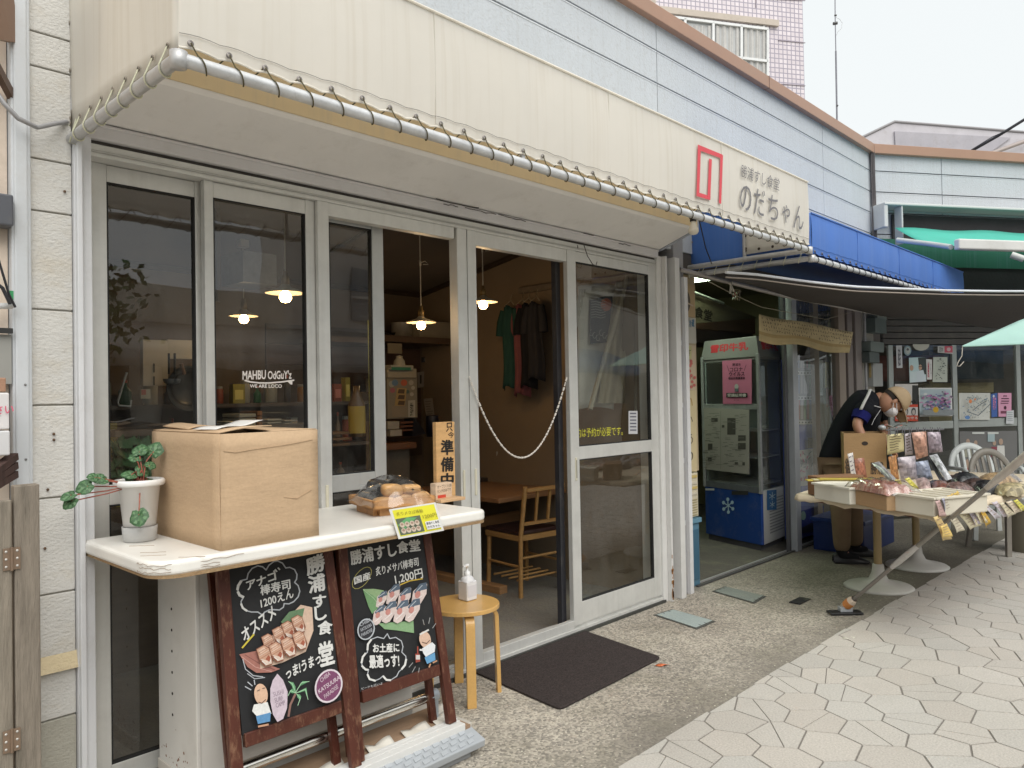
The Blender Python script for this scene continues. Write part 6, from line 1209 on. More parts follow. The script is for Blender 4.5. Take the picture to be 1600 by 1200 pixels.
l = bpy.data.lights.new('tube_light', 'AREA'); l.shape = 'RECTANGLE'; l.size = 1.2; l.size_y = .15; l.energy = .9; l.color = (1, .98, .85); o = bpy.data.objects.new('tube_light', l); COLL.objects.link(o); o.parent = T; o.location = (cl0.x-.6-5.4, (cl0.y+cl1.y)/2-.5, .06)
# narrow display wall at the left of the bay
WX = lambda x, y: PY(x, y, .02)
T = thing('drawer_unit', 'narrow white plastic drawer unit standing on the worn blue bin', 'drawers', (5.03, .1, .3))
m = MB((.58, .53, .40)); a_, b_ = WX(1066, 812), WX(1090, 738); m.box((a_.x, .02, a_.z), (b_.x, .3, b_.z)); m.build('drawer_case', M['plastic'], T, bev=.003)
m = MB((.35, .29, .15))
for k, yy in enumerate((746, 756, 764, 773)): q0_ = WX(1068, yy+3); m.box((q0_.x, .012, q0_.z), (b_.x-.02, .02, WX(1068, yy-1).z), (.6, .55, .44) if k % 2 else (.55, .42, .15))
for k in range(7): q0_ = WX(1068, 785+4*k); m.box((q0_.x, .014, q0_.z), (b_.x-.02, .02, q0_.z+.006))
m.build('drawer_front', M['plastic'], T)
T = thing('blue_bin', 'worn blue plastic bin standing on the ground at the left jamb of the milk shop', 'bin', (5.03, .1, 0)); m = MB((.09, .20, .29)); a_, b_ = WX(1070, 905), WX(1091, 815); m.box((a_.x, .01, 0), (b_.x, .28, b_.z)); m.build('bin_body', M['plastic'], T, bev=.012); m = MB((.12, .25, .34)); m.box((a_.x-.01, -.005, b_.z), (b_.x+.01, .29, b_.z+.035)); m.box((a_.x+.02, .004, .05), (b_.x-.02, .01, b_.z-.05), (.05, .13, .20)); m.build('bin_rim', M['plastic'], T, bev=.006)
m = MB((.42, .34, .22)); a_, b_ = WX(1062, 740), WX(1087, 432); m.box((4.947, .03, a_.z), (b_.x, .05, b_.z)); m.build('display_board', M['paint'], B)
def strip(name, label, cat, q, col):
    o, a_ = page(name, label, cat, q, .024, col, pl=lambda x, y: PY(x, y, .024)); return o, a_
o, a = strip('fan_clock', 'cream panel with a round wall fan at the top of the left jamb display', 'wall fan', [(1063, 440), (1086, 446), (1086, 496), (1063, 494)], (.45, .33, .19)); a.oval(.12, .55, .55, .42, (.10, .08, .06)); a.oval(.1, .55, .42, .34, (.28, .27, .26)); a.line([(.2, .55), (.85, .65)], .05, (.5, .4, .3)); a.build('fan_face', M['print'], o)
o, a = strip('white_dog_poster', 'white poster with blue characters and a dark figure on the left jamb display', 'poster', [(1062, 495), (1087, 497), (1088, 537), (1063, 535)], (.50, .48, .43)); a.text('冷蔵', (.55, .4), (.9, .35), (.55, .1), (.06, .18, .32), .03); a.oval(.25, .72, .22, .22, (.08, .07, .07)); a.text('SERVICE', (.1, .10), (.6, .12), (.1, .02), (.1, .1, .1), 0); a.build('poster_print', M['print'], o)
o, a = strip('flower_cloth', 'cream cloth strip with pink flowers on the left jamb display', 'cloth strip', [(1063, 537), (1087, 540), (1087, 610), (1063, 608)], (.52, .42, .30))
for i in range(22): a.oval(random.uniform(.1, .9), random.uniform(.3, .95), .09, .035, (.50, .14, .12)); 
a.poly([(.05, .03), (.65, .03), (.65, .32), (.05, .32)], (.46, .44, .22)); a.text('しらす', (.12, .25), (.6, .25), (.12, .1), (.08, .08, .05), 0); a.build('flower_print', M['print'], o)
o, a = strip('hand_written_scroll', 'long cream paper scroll with brush writing on the left jamb display', 'scroll', [(1063, 610), (1088, 610), (1089, 737), (1064, 736)], (.55, .46, .28)); 
for i, c_ in enumerate(('い', 'か', 'あ', 'り')): a.text(c_, (.3, .24+.22*i), (.75, .22+.22*i), (.3, .1+.22*i), (.35, .2, .05) if i < 1 else (.1, .09, .07), 0)
a.build('scroll_writing', M['print'], o)
# meters and boxes on the corner pillar
simple('electric_meter', 'upper grey-green electricity meter box on the corner wall', 'meter', lambda m: (bx(1371, 484, 1388, 497, -.12, .12, (.16, .19, .18), m), bx(1368, 499, 1385, 519, -.13, .12, (.10, .13, .13), m), bx(1364, 484, 1371, 515, -.06, .06, (.02, .02, .02), m)), M['paint'], bev=.004)
simple('electric_meter', 'lower grey-green electricity meter box on the corner wall', 'meter', lambda m: (bx(1361, 535, 1381, 549, -.12, .12, (.16, .19, .18), m), bx(1359, 551, 1374, 566, -.13, .12, (.07, .09, .09), m)), M['paint'], bev=.004)
simple('yellow_wood_strip', 'short yellow wooden strip below the meters', 'strip', lambda m: bx(1361, 568, 1365, 590, -.06, .02, (.34, .26, .12), m), M['wood'])
simple('white_switch_box', 'pale grey switch box below the electricity meters', 'box', lambda m: bx(1365, 568, 1379, 604, -.08, .06, (.30, .31, .31), m), M['paint'], bev=.004)
# banner and string across the milk shop
T = thing('paper_banner', 'aged yellow paper banner covered in tiny brush writing hung across the milk shop', 'banner', PY(1258, 520, -.2)); yq = -.20
def bn(x, y): return PY(x, y, yq + .006*math.sin(x*.09) + .004*math.sin(y*.3+x*.05))
m = MB((.52, .41, .20)); m.grid(lambda u, v: bn(1186+147*u-6*u*v, 491+27*u+1.2*math.sin(u*9) + (41-6*u)*v + 2*math.sin(u*11)*v), 44, 8, colfn=lambda u, v: (.56, .46, .27) if v < .62 else (.42, .31, .15) if v < .70 else (.50, .40, .22)); bnr = m.build('banner_paper', M['cloth'], T, solid=.002)
a = Art(lambda x, y: bn(x, y), (0, -1, 0), .0001, .008)
for row in range(4):
    for k in range(36):
        x = 1189+3.9*k; y0 = 496+row*6.0+.17*(x-1186)
        if random.random() < .9:
            for j in range(2): a.line([(x+random.uniform(-1, 1), y0+random.uniform(-1.5, 1)), (x+random.uniform(-.5, 1.8), y0+random.uniform(0, 3))], .7, (.10, .06, .03))
a.build('banner_writing', M['print'], bnr)
m = MB((.35, .32, .25)); m.tube([PY(1100, 436, -.25), PY(1150, 462, -.22), PY(1190, 480, -.2), PY(1290, 499, -.2), PY(1345, 484, -.1)], .0025, 5); m.build('hanging_string', M['cloth'], T)
for (px, py, wh) in ((1142, 446, 'leftmost knotted white cloth tie, above the red pegs'), (1213, 450, 'middle knotted white cloth tie, just left of the third'), (1227, 454, 'rightmost knotted white cloth tie, above the paper banner')):
    p = PY(px, py, -.25); m = MB((.42, .39, .34)); m.tube([p+Vector((-.03, 0, .02)), p, p+Vector((-.012, 0, -.06))], .008, 6); m.tube([p+Vector((.02, 0, .03)), p, p+Vector((.04, 0, -.04))], .008, 6); tag(m.build('white_tie', M['cloth']), wh, 'tie', 'cloth ties on the pipe')
m = MB((.25, .08, .06)); p = PY(1150, 458, -.2)
for i in range(14): m.tube([p+Vector((random.uniform(-.05, .05), random.uniform(-.02, .02), random.uniform(-.03, .03))), p+Vector((random.uniform(-.05, .05), 0, random.uniform(-.06, .03)))], .004, 5, random.choice([(.28, .07, .05), (.30, .26, .16), (.12, .10, .07)]))
tag(m.build('clothes_pegs', M['plastic']), 'tangle of red and beige pegs hanging on the string', 'pegs')
m = MB((.33, .31, .30)); m.tube([PY(1062, 421, -.06), PY(1140, 441, -.22), PY(1225, 462, -.25), PY(1380, 492, -.3), Vector((9.2, -.5, 2.33))], .018, 10); tag(m.build('support_pipe', M['galv']), 'grey pipe carrying the dark shade cloth over the milk shop', 'pipe')
# ================================================================ SHADE CLOTH, RETRACTABLE AWNING, PARASOL
T = thing('shade_cloth', 'dark charcoal shade cloth stretched and sagging over the milk shop front', 'shade cloth', (7, -.8, 2.3))
out = [PD(1134, 428, 4.95), PD(1180, 431, 5.1), PD(1260, 442, 5.3), PD(1330, 450, 5.55), PD(1400, 453, 5.8), PD(1480, 456, 6.1), PD(1560, 457, 6.3), PD(1640, 457, 6.6)]
inn = [PD(1134, 433, 5.0), PD(1180, 448, 5.6), PD(1260, 470, 6.2), PD(1330, 484, 6.7), PD(1400, 496, 7.0), PD(1480, 503, 7.2), PD(1560, 513, 7.4), PD(1640, 522, 7.6)]
def cr(pts, t):
    t = min(max(t, 0), .9999)*(len(pts)-1); i = int(t); f_ = t-i; return pts[i].lerp(pts[i+1], f_)
m = MB((.055, .05, .05)); m.grid(lambda u, v: cr(out, u).lerp(cr(inn, u), v) + Vector((0, 0, -.05*math.sin(math.pi*v)*u + .008*math.sin(u*23+v*5))), 40, 8); m.build('cloth_sheet', M['shade'], T, solid=.003)
m = MB((.62, .64, .68)); m.tube([cr(out, t/20)+Vector((0, 0, .010)) for t in range(21)], .009, 8); m.build('lit_edge_tube', M['cloth'], T)  # pale tube added for the lit edge of the cloth
m = MB((.30, .26, .23)); m.tube([cr(out, t/20)+Vector((0, 0, -.022)) for t in range(21)], .005, 6); m.build('hem_seam', M['cloth'], T)
T = thing('retractable_awning', 'green retractable awning with a white cassette and front bar on the angled wall', 'awning', w2(1.5, 3.1, .3))
s0, s1 = w2s(1357, 360), 4.3; zc = 3.20
m = MB((.56, .57, .56)); m.obox(w2(s0, zc+.02, .0), W2D*.05, W2F*.26, Vector((0, 0, .26))); m.obox(w2(s0, zc+.26, .0), W2D*(s1-s0), W2F*.27, Vector((0, 0, .03))); m.obox(w2(s0+.22, zc-.16, .14), W2D*.02, W2F*.12, Vector((0, 0, .42))); m.build('cassette', M['paint'], T, bev=.02, seg=3)
fa, fb = PD(1398, 356, 8.3), PD(1492, 384, 7.3); fdir = W2D
m = MB((.07, .46, .36)); m.grid(lambda u, v: (fa + fdir*3.0*u).lerp(fb + fdir*2.6*u, v) + Vector((0, 0, -.06*math.sin(v*3.1)+.01*math.sin(u*20))), 24, 8); m.build('green_fabric', M['canvasb'], T, solid=.002)
m = MB((.62, .62, .60)); m.obox(fb + Vector((-.05, 0, -.05)), fdir*2.7, W2F*.07, Vector((0, 0, .10))); m.build('front_bar', M['paint'], T, bev=.015, seg=3)
m = MB((.5, .52, .5)); m.tube([PD(1402, 375, 8.0), PD(1452, 381, 7.7), PD(1486, 386, 7.3)], .025, 8); m.tube([PD(1600, 405, 7.0), PD(1580, 398, 7.05)], .03, 8); m.build('folding_arm', M['paint'], T)
T = thing('parasol', 'pale mint green parasol with its corner reaching in from the right edge', 'parasol', (9.2, -2.0, 0))
tip = PD(1504, 540, 6.0); rd = PD(1592, 501, 6.2); r2 = PD(1700, 470, 6.8); b2 = PD(1700, 532, 5.6); top = PD(1760, 440, 6.8)
m = MB((.36, .56, .50)); m.grid(lambda u, v: tip.lerp(tip.lerp(rd, u/.4) if u < .4 else rd.lerp(top, (u-.4)/.6), 1).lerp(tip.lerp(b2, u), v) + Vector((0, 0, -.03*math.sin(math.pi*v)*min(1, u*2))), 30, 8, (.36, .56, .50)); m.build('canopy_panel', M['canvasb'], T, solid=.002)
m = MB((.36, .56, .50)); m.tube([tip.lerp(b2, i/8)+Vector((0, 0, -.006)) for i in range(9)], .006, 6); m.build('canopy_hem', M['cloth'], T)
m = MB((.5, .47, .42)); m.tube([tip, PD(1503, 556, 6.0), PD(1497, 566, 6.0), PD(1495, 572, 6.0), PD(1500, 572, 6.0), PD(1506, 565, 6.0)], .0035, 6); m.build('loose_cord', M['cloth'], T)
m = MB((.5, .5, .5)); pt = Vector((top.x, top.y, 0)); m.tube([pt, top+Vector((0, 0, .2))], .02, 10); m.build('pole', M['galv'], T)
# ================================================================ POSTERS ON THE ANGLED FRONT
pf = lambda x, y: P2(x, y, .03)
o, a = pg('photo_poster', 'pale blue poster of two men in white shirts on the angled shopfront', 'poster', [(1419, 559), (1445, 558), (1446, 596), (1420, 598)], pf, W2F, (.42, .55, .57)); a.poly([(1433, 559), (1445, 558), (1446, 585), (1436, 585)], (.04, .05, .05)); a.oval(1423, 575, 3, 4.5, (.42, .27, .19)); a.oval(1436.5, 574, 2.6, 4.3, (.42, .27, .19)); a.poly([(1420, 582), (1431, 580), (1433, 597), (1420, 598)], (.50, .58, .60)); a.poly([(1431, 580), (1441, 578), (1446, 596), (1430, 597)], (.5, .56, .6)); a.line([(1434, 573), (1439, 573)], 1, (.03, .03, .03)); a.build('poster_print', M['print'], o)
o, a = pg('white_red_strip', 'white notice with red vertical characters beside the blue poster', 'notice', [(1446, 561), (1455, 562), (1455, 593), (1447, 593)], pf, W2F, (.55, .54, .53)); a.text('日本共産党', (1448, 590), (1450.5, 590), (1448, 566), (.5, .04, .08), .02); a.text('くらし', (1452, 585), (1454, 585), (1452, 568), (.1, .1, .1), 0); a.build('notice_writing', M['print'], o)
o, a = pg('line_drawing_notice', 'pale green notice with black line drawings above the scenic photo', 'notice', [(1457, 558), (1479, 558), (1479, 597), (1456, 597)], pf, W2F, (.40, .43, .38))
for i in range(26): x, y = random.uniform(1459, 1475), 561+random.uniform(0, 33); a.line([(x, y), (x+random.uniform(-3, 4), y+random.uniform(-2, 2))], .9, (.06, .07, .07))
a.build('notice_drawing', M['print'], o)
o, a = pg('scenic_photo', 'large framed photo of pink blossom and a crowd on the angled shopfront', 'framed photo', [(1434, 606), (1486, 606), (1487, 650), (1436, 651)], pf, W2F, (.55, .56, .56))
a.rect(1436, 608, 1484, 648, (.35, .42, .45)); 
for i in range(90): x, y = random.uniform(1438, 1482), random.gauss(626, 7); y = min(max(y, 611), 640); a.oval(x, y, random.uniform(1, 3.5), random.uniform(.8, 2), random.choice([(.36, .16, .32), (.42, .22, .36), (.22, .10, .22), (.14, .17, .32), (.42, .33, .42), (.12, .1, .14)]), n=8)
a.rect(1436, 640, 1484, 648.5, (.2, .22, .23)); a.oval(1456, 640, 4.5, 4.5, (.45, .27, .02)); a.oval(1440, 616, 3, 2, (.5, .52, .52)); a.build('photo_print', M['print'], o)
o, a = pg('election_poster', 'red and white poster with two portraits left of the scenic photo', 'poster', [(1397, 600), (1433, 600), (1433, 658), (1397, 658)], pf, W2F, (.52, .50, .48)); a.rect(1424, 602, 1433, 632, (.03, .03, .03)); a.rect(1397, 632, 1433, 636, (.5, .06, .03)); a.rect(1397, 649, 1433, 658, (.45, .06, .03))
for x in (1414, 1426): a.oval(x, 643, 3.6, 6, (.05, .05, .06)); a.oval(x, 644, 2.4, 4, (.4, .36, .33))
a.text('くらしを守る', (1398, 655), (1432, 655), (1398, 651), (.6, .55, .5), .02); a.build('poster_print', M['print'], o)
o, a = pg('town_map', 'white illustrated town map on the right pane of the angled shopfront', 'map', [(1497, 614), (1546, 614), (1545, 656), (1498, 656)], pf, W2F, (.50, .51, .48))
for i in range(110): x, y = random.uniform(1500, 1542), random.uniform(618, 652); a.line([(x, y), (x+random.uniform(-2, 2), y+random.uniform(-2, 2))], .9, random.choice([(.1, .14, .15), (.2, .25, .25), (.12, .2, .3), (.3, .3, .25)]))
a.oval(1508, 627, 2.4, 3, (.55, .2, .08)); a.oval(1515, 624, 1.6, 1.6, (.55, .2, .08)); a.line([(1503, 643), (1520, 649), (1540, 630)], 1.1, (.1, .12, .14)); a.line([(1512, 641), (1520, 634), (1533, 626)], 1, (.1, .12, .14)); a.oval(1503, 652, 4, 3, (.1, .2, .4)); a.build('map_print', M['print'], o)
o, a = pg('blue_strip_poster', 'narrow blue poster with pink and white characters right of the town map', 'poster', [(1547, 616), (1557, 614), (1557, 651), (1548, 652)], pf, W2F, (.05, .11, .32)); a.text('朝市', (1550, 640), (1555, 640), (1550, 619), (.5, .2, .35), .02); a.oval(1551, 619, 1.5, 2, (.5, .5, .55)); a.build('poster_print', M['print'], o)
o, a = pg('pink_notice', 'pink notice with black lines at the right of the angled shopfront', 'notice', [(1558, 614), (1579, 614), (1579, 651), (1559, 651)], pf, W2F, (.56, .28, .40)); a.rect(1566, 618, 1572, 619.5, DK); a.rect(1563, 622, 1575, 623.5, DK); a.rect(1563, 626, 1575, 627.5, DK); a.rect(1562, 629.5, 1574, 630.7, DK); a.oval(1569, 637, 2, 3, DK); a.rect(1562, 642, 1573, 646, (.15, .05, .08)); a.build('notice_print', M['print'], o)
o, a = pg('small_receipt_notice', 'small white notice overlapping the lower right of the pink notice', 'notice', [(1571, 642), (1582, 641), (1582, 662), (1570, 662)], pf, W2F, (.48, .50, .52), off=.018); lines_ = [a.rect(1572, 644+3*k, 1580, 645+3*k, (.25, .28, .3)) for k in range(5)]; a.build('notice_print', M['print'], o)
o, a = pg('white_vertical_notice', 'white vertical strip with black characters at the left of the angled shopfront', 'notice', [(1399, 540), (1408, 540), (1409, 575), (1400, 575)], pf, W2F, (.50, .50, .52)); a.text('商店会', (1402, 572), (1406, 572), (1402, 543), (.1, .1, .12), .03); a.build('notice_writing', M['print'], o)
o, a = pg('round_sticker', 'round blue-grey sticker beside the white vertical strip', 'sticker', [(1417+6*math.cos(t), 548+8*math.sin(t)) for t in [i*.524 for i in range(12)]], pf, W2F, (.20, .28, .32)); a.oval(1417, 548, 4, 5.5, (.38, .4, .38)); a.oval(1417, 546, 2, 2, (.08, .08, .09)); a.build('sticker_print', M['print'], o)
o, a = pg('round_plate', 'half hidden round cream plate at the shutter edge', 'plate', [(1438+13*math.cos(t), 538+10*math.sin(t)) for t in [i*.262 for i in range(13)]], pf, W2F, (.42, .41, .36))
o, a = pg('red_stamp_notice', 'small white and red notices just under the shutter', 'notice', [(1464, 541), (1487, 541), (1487, 553), (1464, 551)], pf, W2F, (.42, .42, .42)); a.rect(1474.5, 541, 1487, 551, (.45, .08, .12)); a.oval(1481, 546, 3, 3, (.55, .4, .42)); a.text('定休', (1466, 550), (1472, 550), (1466, 542), (.1, .1, .1), 0); a.build('notice_print', M['print'], o)
# large framed picture below the rail with people printed on it
for (q, lb) in (([(1498, 674), (1588, 673), (1588, 745), (1499, 745)], 'wide dark poster of shop people on the lower right pane of the angled front'),):
    o, a = pg('people_poster', lb, 'poster', q, pf, W2F, (.14, .14, .14)); 
    for (x, y, s_, c_) in ((1511, 690, 1, (.3, .3, .24)), (1523, 692, .9, (.33, .32, .3)), (1552, 692, .9, (.22, .05, .07)), (1562, 690, 1.1, (.52, .52, .5)), (1510, 724, 1.5, (.3, .1, .1)), (1522, 726, 1.4, (.3, .3, .3))): a.poly([(x-5*s_, y+6), (x+5*s_, y+6), (x+6*s_, y+24*s_), (x-6*s_, y+24*s_)], c_); a.oval(x, y, 3*s_, 4.5*s_, (.36, .26, .2))
    for (x0_, x1_) in ((1517, 1536), (1541, 1558)): a.rect(x0_, 675, x1_, 678, (.5, .52, .5))
    a.rect(1541, 678, 1552, 690, (.3, .38, .4)); a.build('poster_print', M['print'], o)
# ================================================================ PERSON
def skin(mb, verts, edges, radii, col, sub=1):
    me = bpy.data.meshes.new('s'); me.from_pydata([Vector(v) for v in verts], edges, []); ob = bpy.data.objects.new('s', me); COLL.objects.link(ob)
    ob.modifiers.new('k', 'SKIN'); sv = me.skin_vertices[0].data
    for i, r in enumerate(radii): sv[i].radius = (r, r) if not isinstance(r, tuple) else r; sv[i].use_root = (i == 0)
    sm = ob.modifiers.new('b', 'SUBSURF'); sm.levels = sub
    dg = bpy.context.evaluated_depsgraph_get(); dg.update(); ev = ob.evaluated_get(dg); m_ = ev.to_mesh()
    mb.add([v.co.copy() for v in m_.vertices], [tuple(p.vertices) for p in m_.polygons], col, True)
    ev.to_mesh_clear(); bpy.data.objects.remove(ob); bpy.data.meshes.remove(me); return mb
def ell(mb, c, ax, by, cz, col, n=18, k=12, cut=1.0):
    c, ax, by, cz = Vector(c), Vector(ax), Vector(by), Vector(cz); vs = []; fs = []
    for j in range(k+1):
        ph = math.pi*j/k*cut
        for i in range(n): th = 2*math.pi*i/n; vs.append(c + cz*math.cos(ph) + (ax*math.cos(th)+by*math.sin(th))*math.sin(ph))
    for j in range(k):
        for i in range(n): i2 = (i+1) % n; fs.append((j*n+i, (j+1)*n+i, (j+1)*n+i2, j*n+i2))
    return mb.add(vs, fs, col, True)
T = thing('person', 'person in a black and navy jacket, beige cap and white mask bent over the stall', 'person', (6.8, -.47, 0))
SKN = (.33, .17, .105); toC = -CF; RT = CR; 
pel = PD(1313, 722, 6.62); sp = PD(1325, 690, 6.60); ch = PD(1344, 652, 6.54); nk = PD(1370, 623, 6.48); hd_ = PD(1386, 621, 6.44)
sN = PD(1352, 634, 6.36); eN = PD(1338, 664, 6.27); wN = PD(1352, 690, 6.20); sF = PD(1370, 640, 6.66); eF = PD(1382, 668, 6.6); wF = PD(1384, 692, 6.45)
hN, kN, aN = PD(1309, 738, 6.52), PD(1314, 800, 6.46), PD(1318, 856, 6.47); hF, kF, aF = PD(1322, 736, 6.70), PD(1333, 798, 6.66), PD(1335, 850, 6.72)
aN = PD(1316, 866, 6.47); aF = PD(1336, 858, 6.72); aN.z = .085; aF.z = .085
tN, tF = aN + (RT*.10+Vector((0, -.03, 0))), aF + RT*.10; tN.z = tF.z = .035; 
fing = [('a', .0)]
vs = [pel, sp, ch, nk, hd_, sN, eN, wN, sF, eF, wF, hN, kN, aN, tN, hF, kF, aF, tF]; ed = [(0, 1), (1, 2), (2, 3), (3, 4), (2, 5), (5, 6), (6, 7), (2, 8), (8, 9), (9, 10), (0, 11), (11, 12), (12, 13), (13, 14), (0, 15), (15, 16), (16, 17), (17, 18)]
rad = [.12, .115, .12, .055, .07, .055, .045, .030, .055, .045, .030, .075, .055, .035, .025, .075, .055, .035, .025]
dn = Vector((0, 0, -1))
for wv, base_i in ((wN, 7), (wF, 10)):
    fw = (RT*.6 + dn*.8).normalized(); sd = CF
    palm = len(vs); vs.append(wv + fw*.06); rad.append((.034, .018)); ed.append((base_i, palm))
    for q, ln in ((-1.5, .062), (-.5, .072), (.5, .068), (1.5, .055)):
        i0 = len(vs); vs += [wv + fw*.085 + sd*q*.019, wv + fw*(.085+ln*.55) + sd*q*.021 + RT*.004, wv + fw*(.085+ln) + sd*q*.021 - RT*.012]; rad += [.0095, .009, .007]; ed += [(palm, i0), (i0, i0+1), (i0+1, i0+2)]
    i0 = len(vs); vs += [wv + fw*.035 + sd*-.035, wv + fw*.07 - sd*.052]; rad += [.011, .009]; ed += [(palm, i0), (i0, i0+1)]
m = MB(SKN); skin(m, vs, ed, rad, SKN, 1)
fdir_ = (RT*.48 + dn*.88).normalized(); upH = (RT*.88 - dn*.48).normalized()        # face looks down and right; crown of head points up-right
hc = PD(1394, 627, 6.42)
ell(m, hc, fdir_*.098, CF*.076, upH*.118, SKN); ell(m, hc+fdir_*.095-upH*.02, fdir_*.022, CF*.014, upH*.022, SKN, 10, 6)
ell(m, hc - CF*.078 - fdir_*.008 - upH*.012, CF*.012, fdir_*.018, upH*.030, SKN, 10, 8)
for s_ in (-1, 1): ell(m, hc+fdir_*.086+CF*s_*.03+upH*.02, fdir_*.012, CF*.013, upH*.008, (.6, .58, .55), 8, 6); ell(m, hc+fdir_*.095+CF*s_*.03+upH*.02, fdir_*.005, CF*.006, upH*.006, (.02, .015, .01), 8, 6)
m.build('body', M['skin'], T)
m = MB((.03, .025, .022)); ell(m, hc+upH*.018-fdir_*.016, fdir_*.092, CF*.079, upH*.106, (.03, .025, .022), cut=.62); m.build('hair', M['cloth'], T)
CP = (.36, .27, .17); m = MB(CP); cpc = hc+upH*.030+fdir_*.006; ell(m, cpc, fdir_*.112, CF*.098, upH*.122, CP, 24, 14, cut=.54)
m.grid(lambda u, v: cpc + fdir_*(.085+.115*v) + CF*(u-.5)*2*.088*(1-.35*v*v) + upH*(.012-.022*v-.03*(2*u-1)**2), 10, 6, CP); m.build('cap', M['cloth'], T, solid=.004)
m = MB((.18, .13, .08)); m.tube([cpc + fdir_*(.113*math.cos(t)) + upH*.124*math.sin(t) - CF*.0 for t in [.3, .6, .9, 1.2, 1.5]], .003, 5); c_ = cpc + fdir_*.05 + upH*.075 - CF*.072
m.obox(c_, upH*.03, fdir_*.03, -CF*.006, (.02, .02, .02)); m.build('cap_badge', M['cloth'], T)
m = MB((.60, .58, .58)); mc = hc + fdir_*.062 - upH*.052; ell(m, mc, fdir_*.056, CF*.076, upH*.050, (.60, .58, .58), 16, 10); m.tube([mc-CF*.072+upH*.02, hc-CF*.082+upH*.0-fdir_*.01], .003, 5); m.tube([mc-CF*.072-upH*.02, hc-CF*.084-upH*.03-fdir_*.012], .003, 5); m.build('face_mask', M['cloth'], T)
JK = (.010, .011, .014); m = MB(JK)
hemN = PD(1297, 738, 6.60); v2_ = [PD(1300, 748, 6.60), PD(1311, 706, 6.60), PD(1328, 672, 6.58), PD(1343, 644, 6.52), PD(1358, 625, 6.49), PD(1372, 616, 6.47), PD(1351, 636, 6.36), PD(1345, 650, 6.31), PD(1372, 642, 6.66), PD(1382, 664, 6.62)]
skin(m, v2_, [(0, 1), (1, 2), (2, 3), (3, 4), (4, 5), (3, 6), (6, 7), (3, 8), (8, 9)], [(.155, .17), (.145, .16), (.15, .17), (.145, .18), (.12, .15), .075, .088, .070, .088, .065], JK, 2); m.build('jacket', M['cloth'], T)
m = MB((.010, .012, .09)); m.tube([PD(1347, 646, 6.31), PD(1342, 657, 6.29)], .066, 16, rs=[.074, .066]); m.build('blue_cuff', M['cloth'], T)
m = MB((.42, .42, .41)); sa, sb_ = [], []
sp_ = [PD(1360, 608, 6.34), PD(1356, 618, 6.27), PD(1350, 629, 6.23), PD(1345, 640, 6.22)]
m.grid(lambda u, v: cr(sp_, v) + RT*(.024*(u-.5)) - CF*.012*(1-(2*u-1)**2), 4, 10); m.build('white_sleeve_stripe', M['cloth'], T, solid=.004)
m = MB((.4, .4, .4)); m.tube([PD(1366, 634, 6.3), PD(1376, 637, 6.3)], .004, 5); m.tube([PD(1376, 640, 6.3), PD(1366, 655, 6.28), PD(1362, 664, 6.27)], .0025, 5); m.build('zip_cord', M['cloth'], T)
PT = (.21, .15, .095); m = MB(PT)
pv = [PD(1312, 728, 6.62), hN, kN, aN+Vector((0, 0, .0)), hF, kF, aF+Vector((0, 0, .0))]
skin(m, pv, [(0, 1), (1, 2), (2, 3), (0, 4), (4, 5), (5, 6)], [.15, .115, .088, .070, .115, .088, .070], PT, 2); m.build('trousers', M['cloth'], T)
m = MB((.02, .02, .022))
for a_, t_ in ((aN, tN), (aF, tF)): m.tube([a_+Vector((0, 0, .07)), a_+Vector((0, 0, -.02)), a_.lerp(t_, .5)+Vector((0, 0, -.01)), t_+Vector((0, 0, .01))], .05, 12, rs=[.056, .050, .046, .034])
m.build('socks', M['cloth'], T)
for a_, t_ in ((aN, tN), (aF, tF)):
    m = MB((.012, .012, .013)); dv = (t_-a_); dv.z = 0; dv.normalize(); sdv = Vector((-dv.y, dv.x, 0)); b0 = Vector((a_.x, a_.y, .005))
    m.grid(lambda u, v: b0 + dv*(-.075+.29*u) + sdv*(math.sin((v-.5)*math.pi*1.0)*.050*(math.sin(math.pi*min(1, .10+u*.86))**.45)) + Vector((0, 0, (.115-.08*u)*math.cos((v-.5)*math.pi)*(math.sin(math.pi*min(1, .10+u*.86))**.4))), 16, 12); m.obox(b0+dv*-.07-sdv*.045-Vector((0, 0, .004)), dv*.27, sdv*.09, Vector((0, 0, .014))); m.build('shoe', M['plastic'], T, bev=.004)
m = MB((.35, .36, .37)); c = PD(1378, 668, 6.25)
ell(m, c, RT*.03, CF*.03, dn*.02, (.35, .37, .38), 10, 6); m.grid(lambda u, v: c + RT*(.01+.20*u) + CF*(.08*v) + Vector((0, 0, .012*math.sin(u*9)+.01)), 10, 4, colfn=lambda u, v: random.choice([(.3, .3, .3), (.32, .12, .10), (.10, .14, .11)])); tag(m.build('held_packet', M['foilbag'], solid=.004), 'shiny packet held over the big cardboard box by the bending person', 'packet')
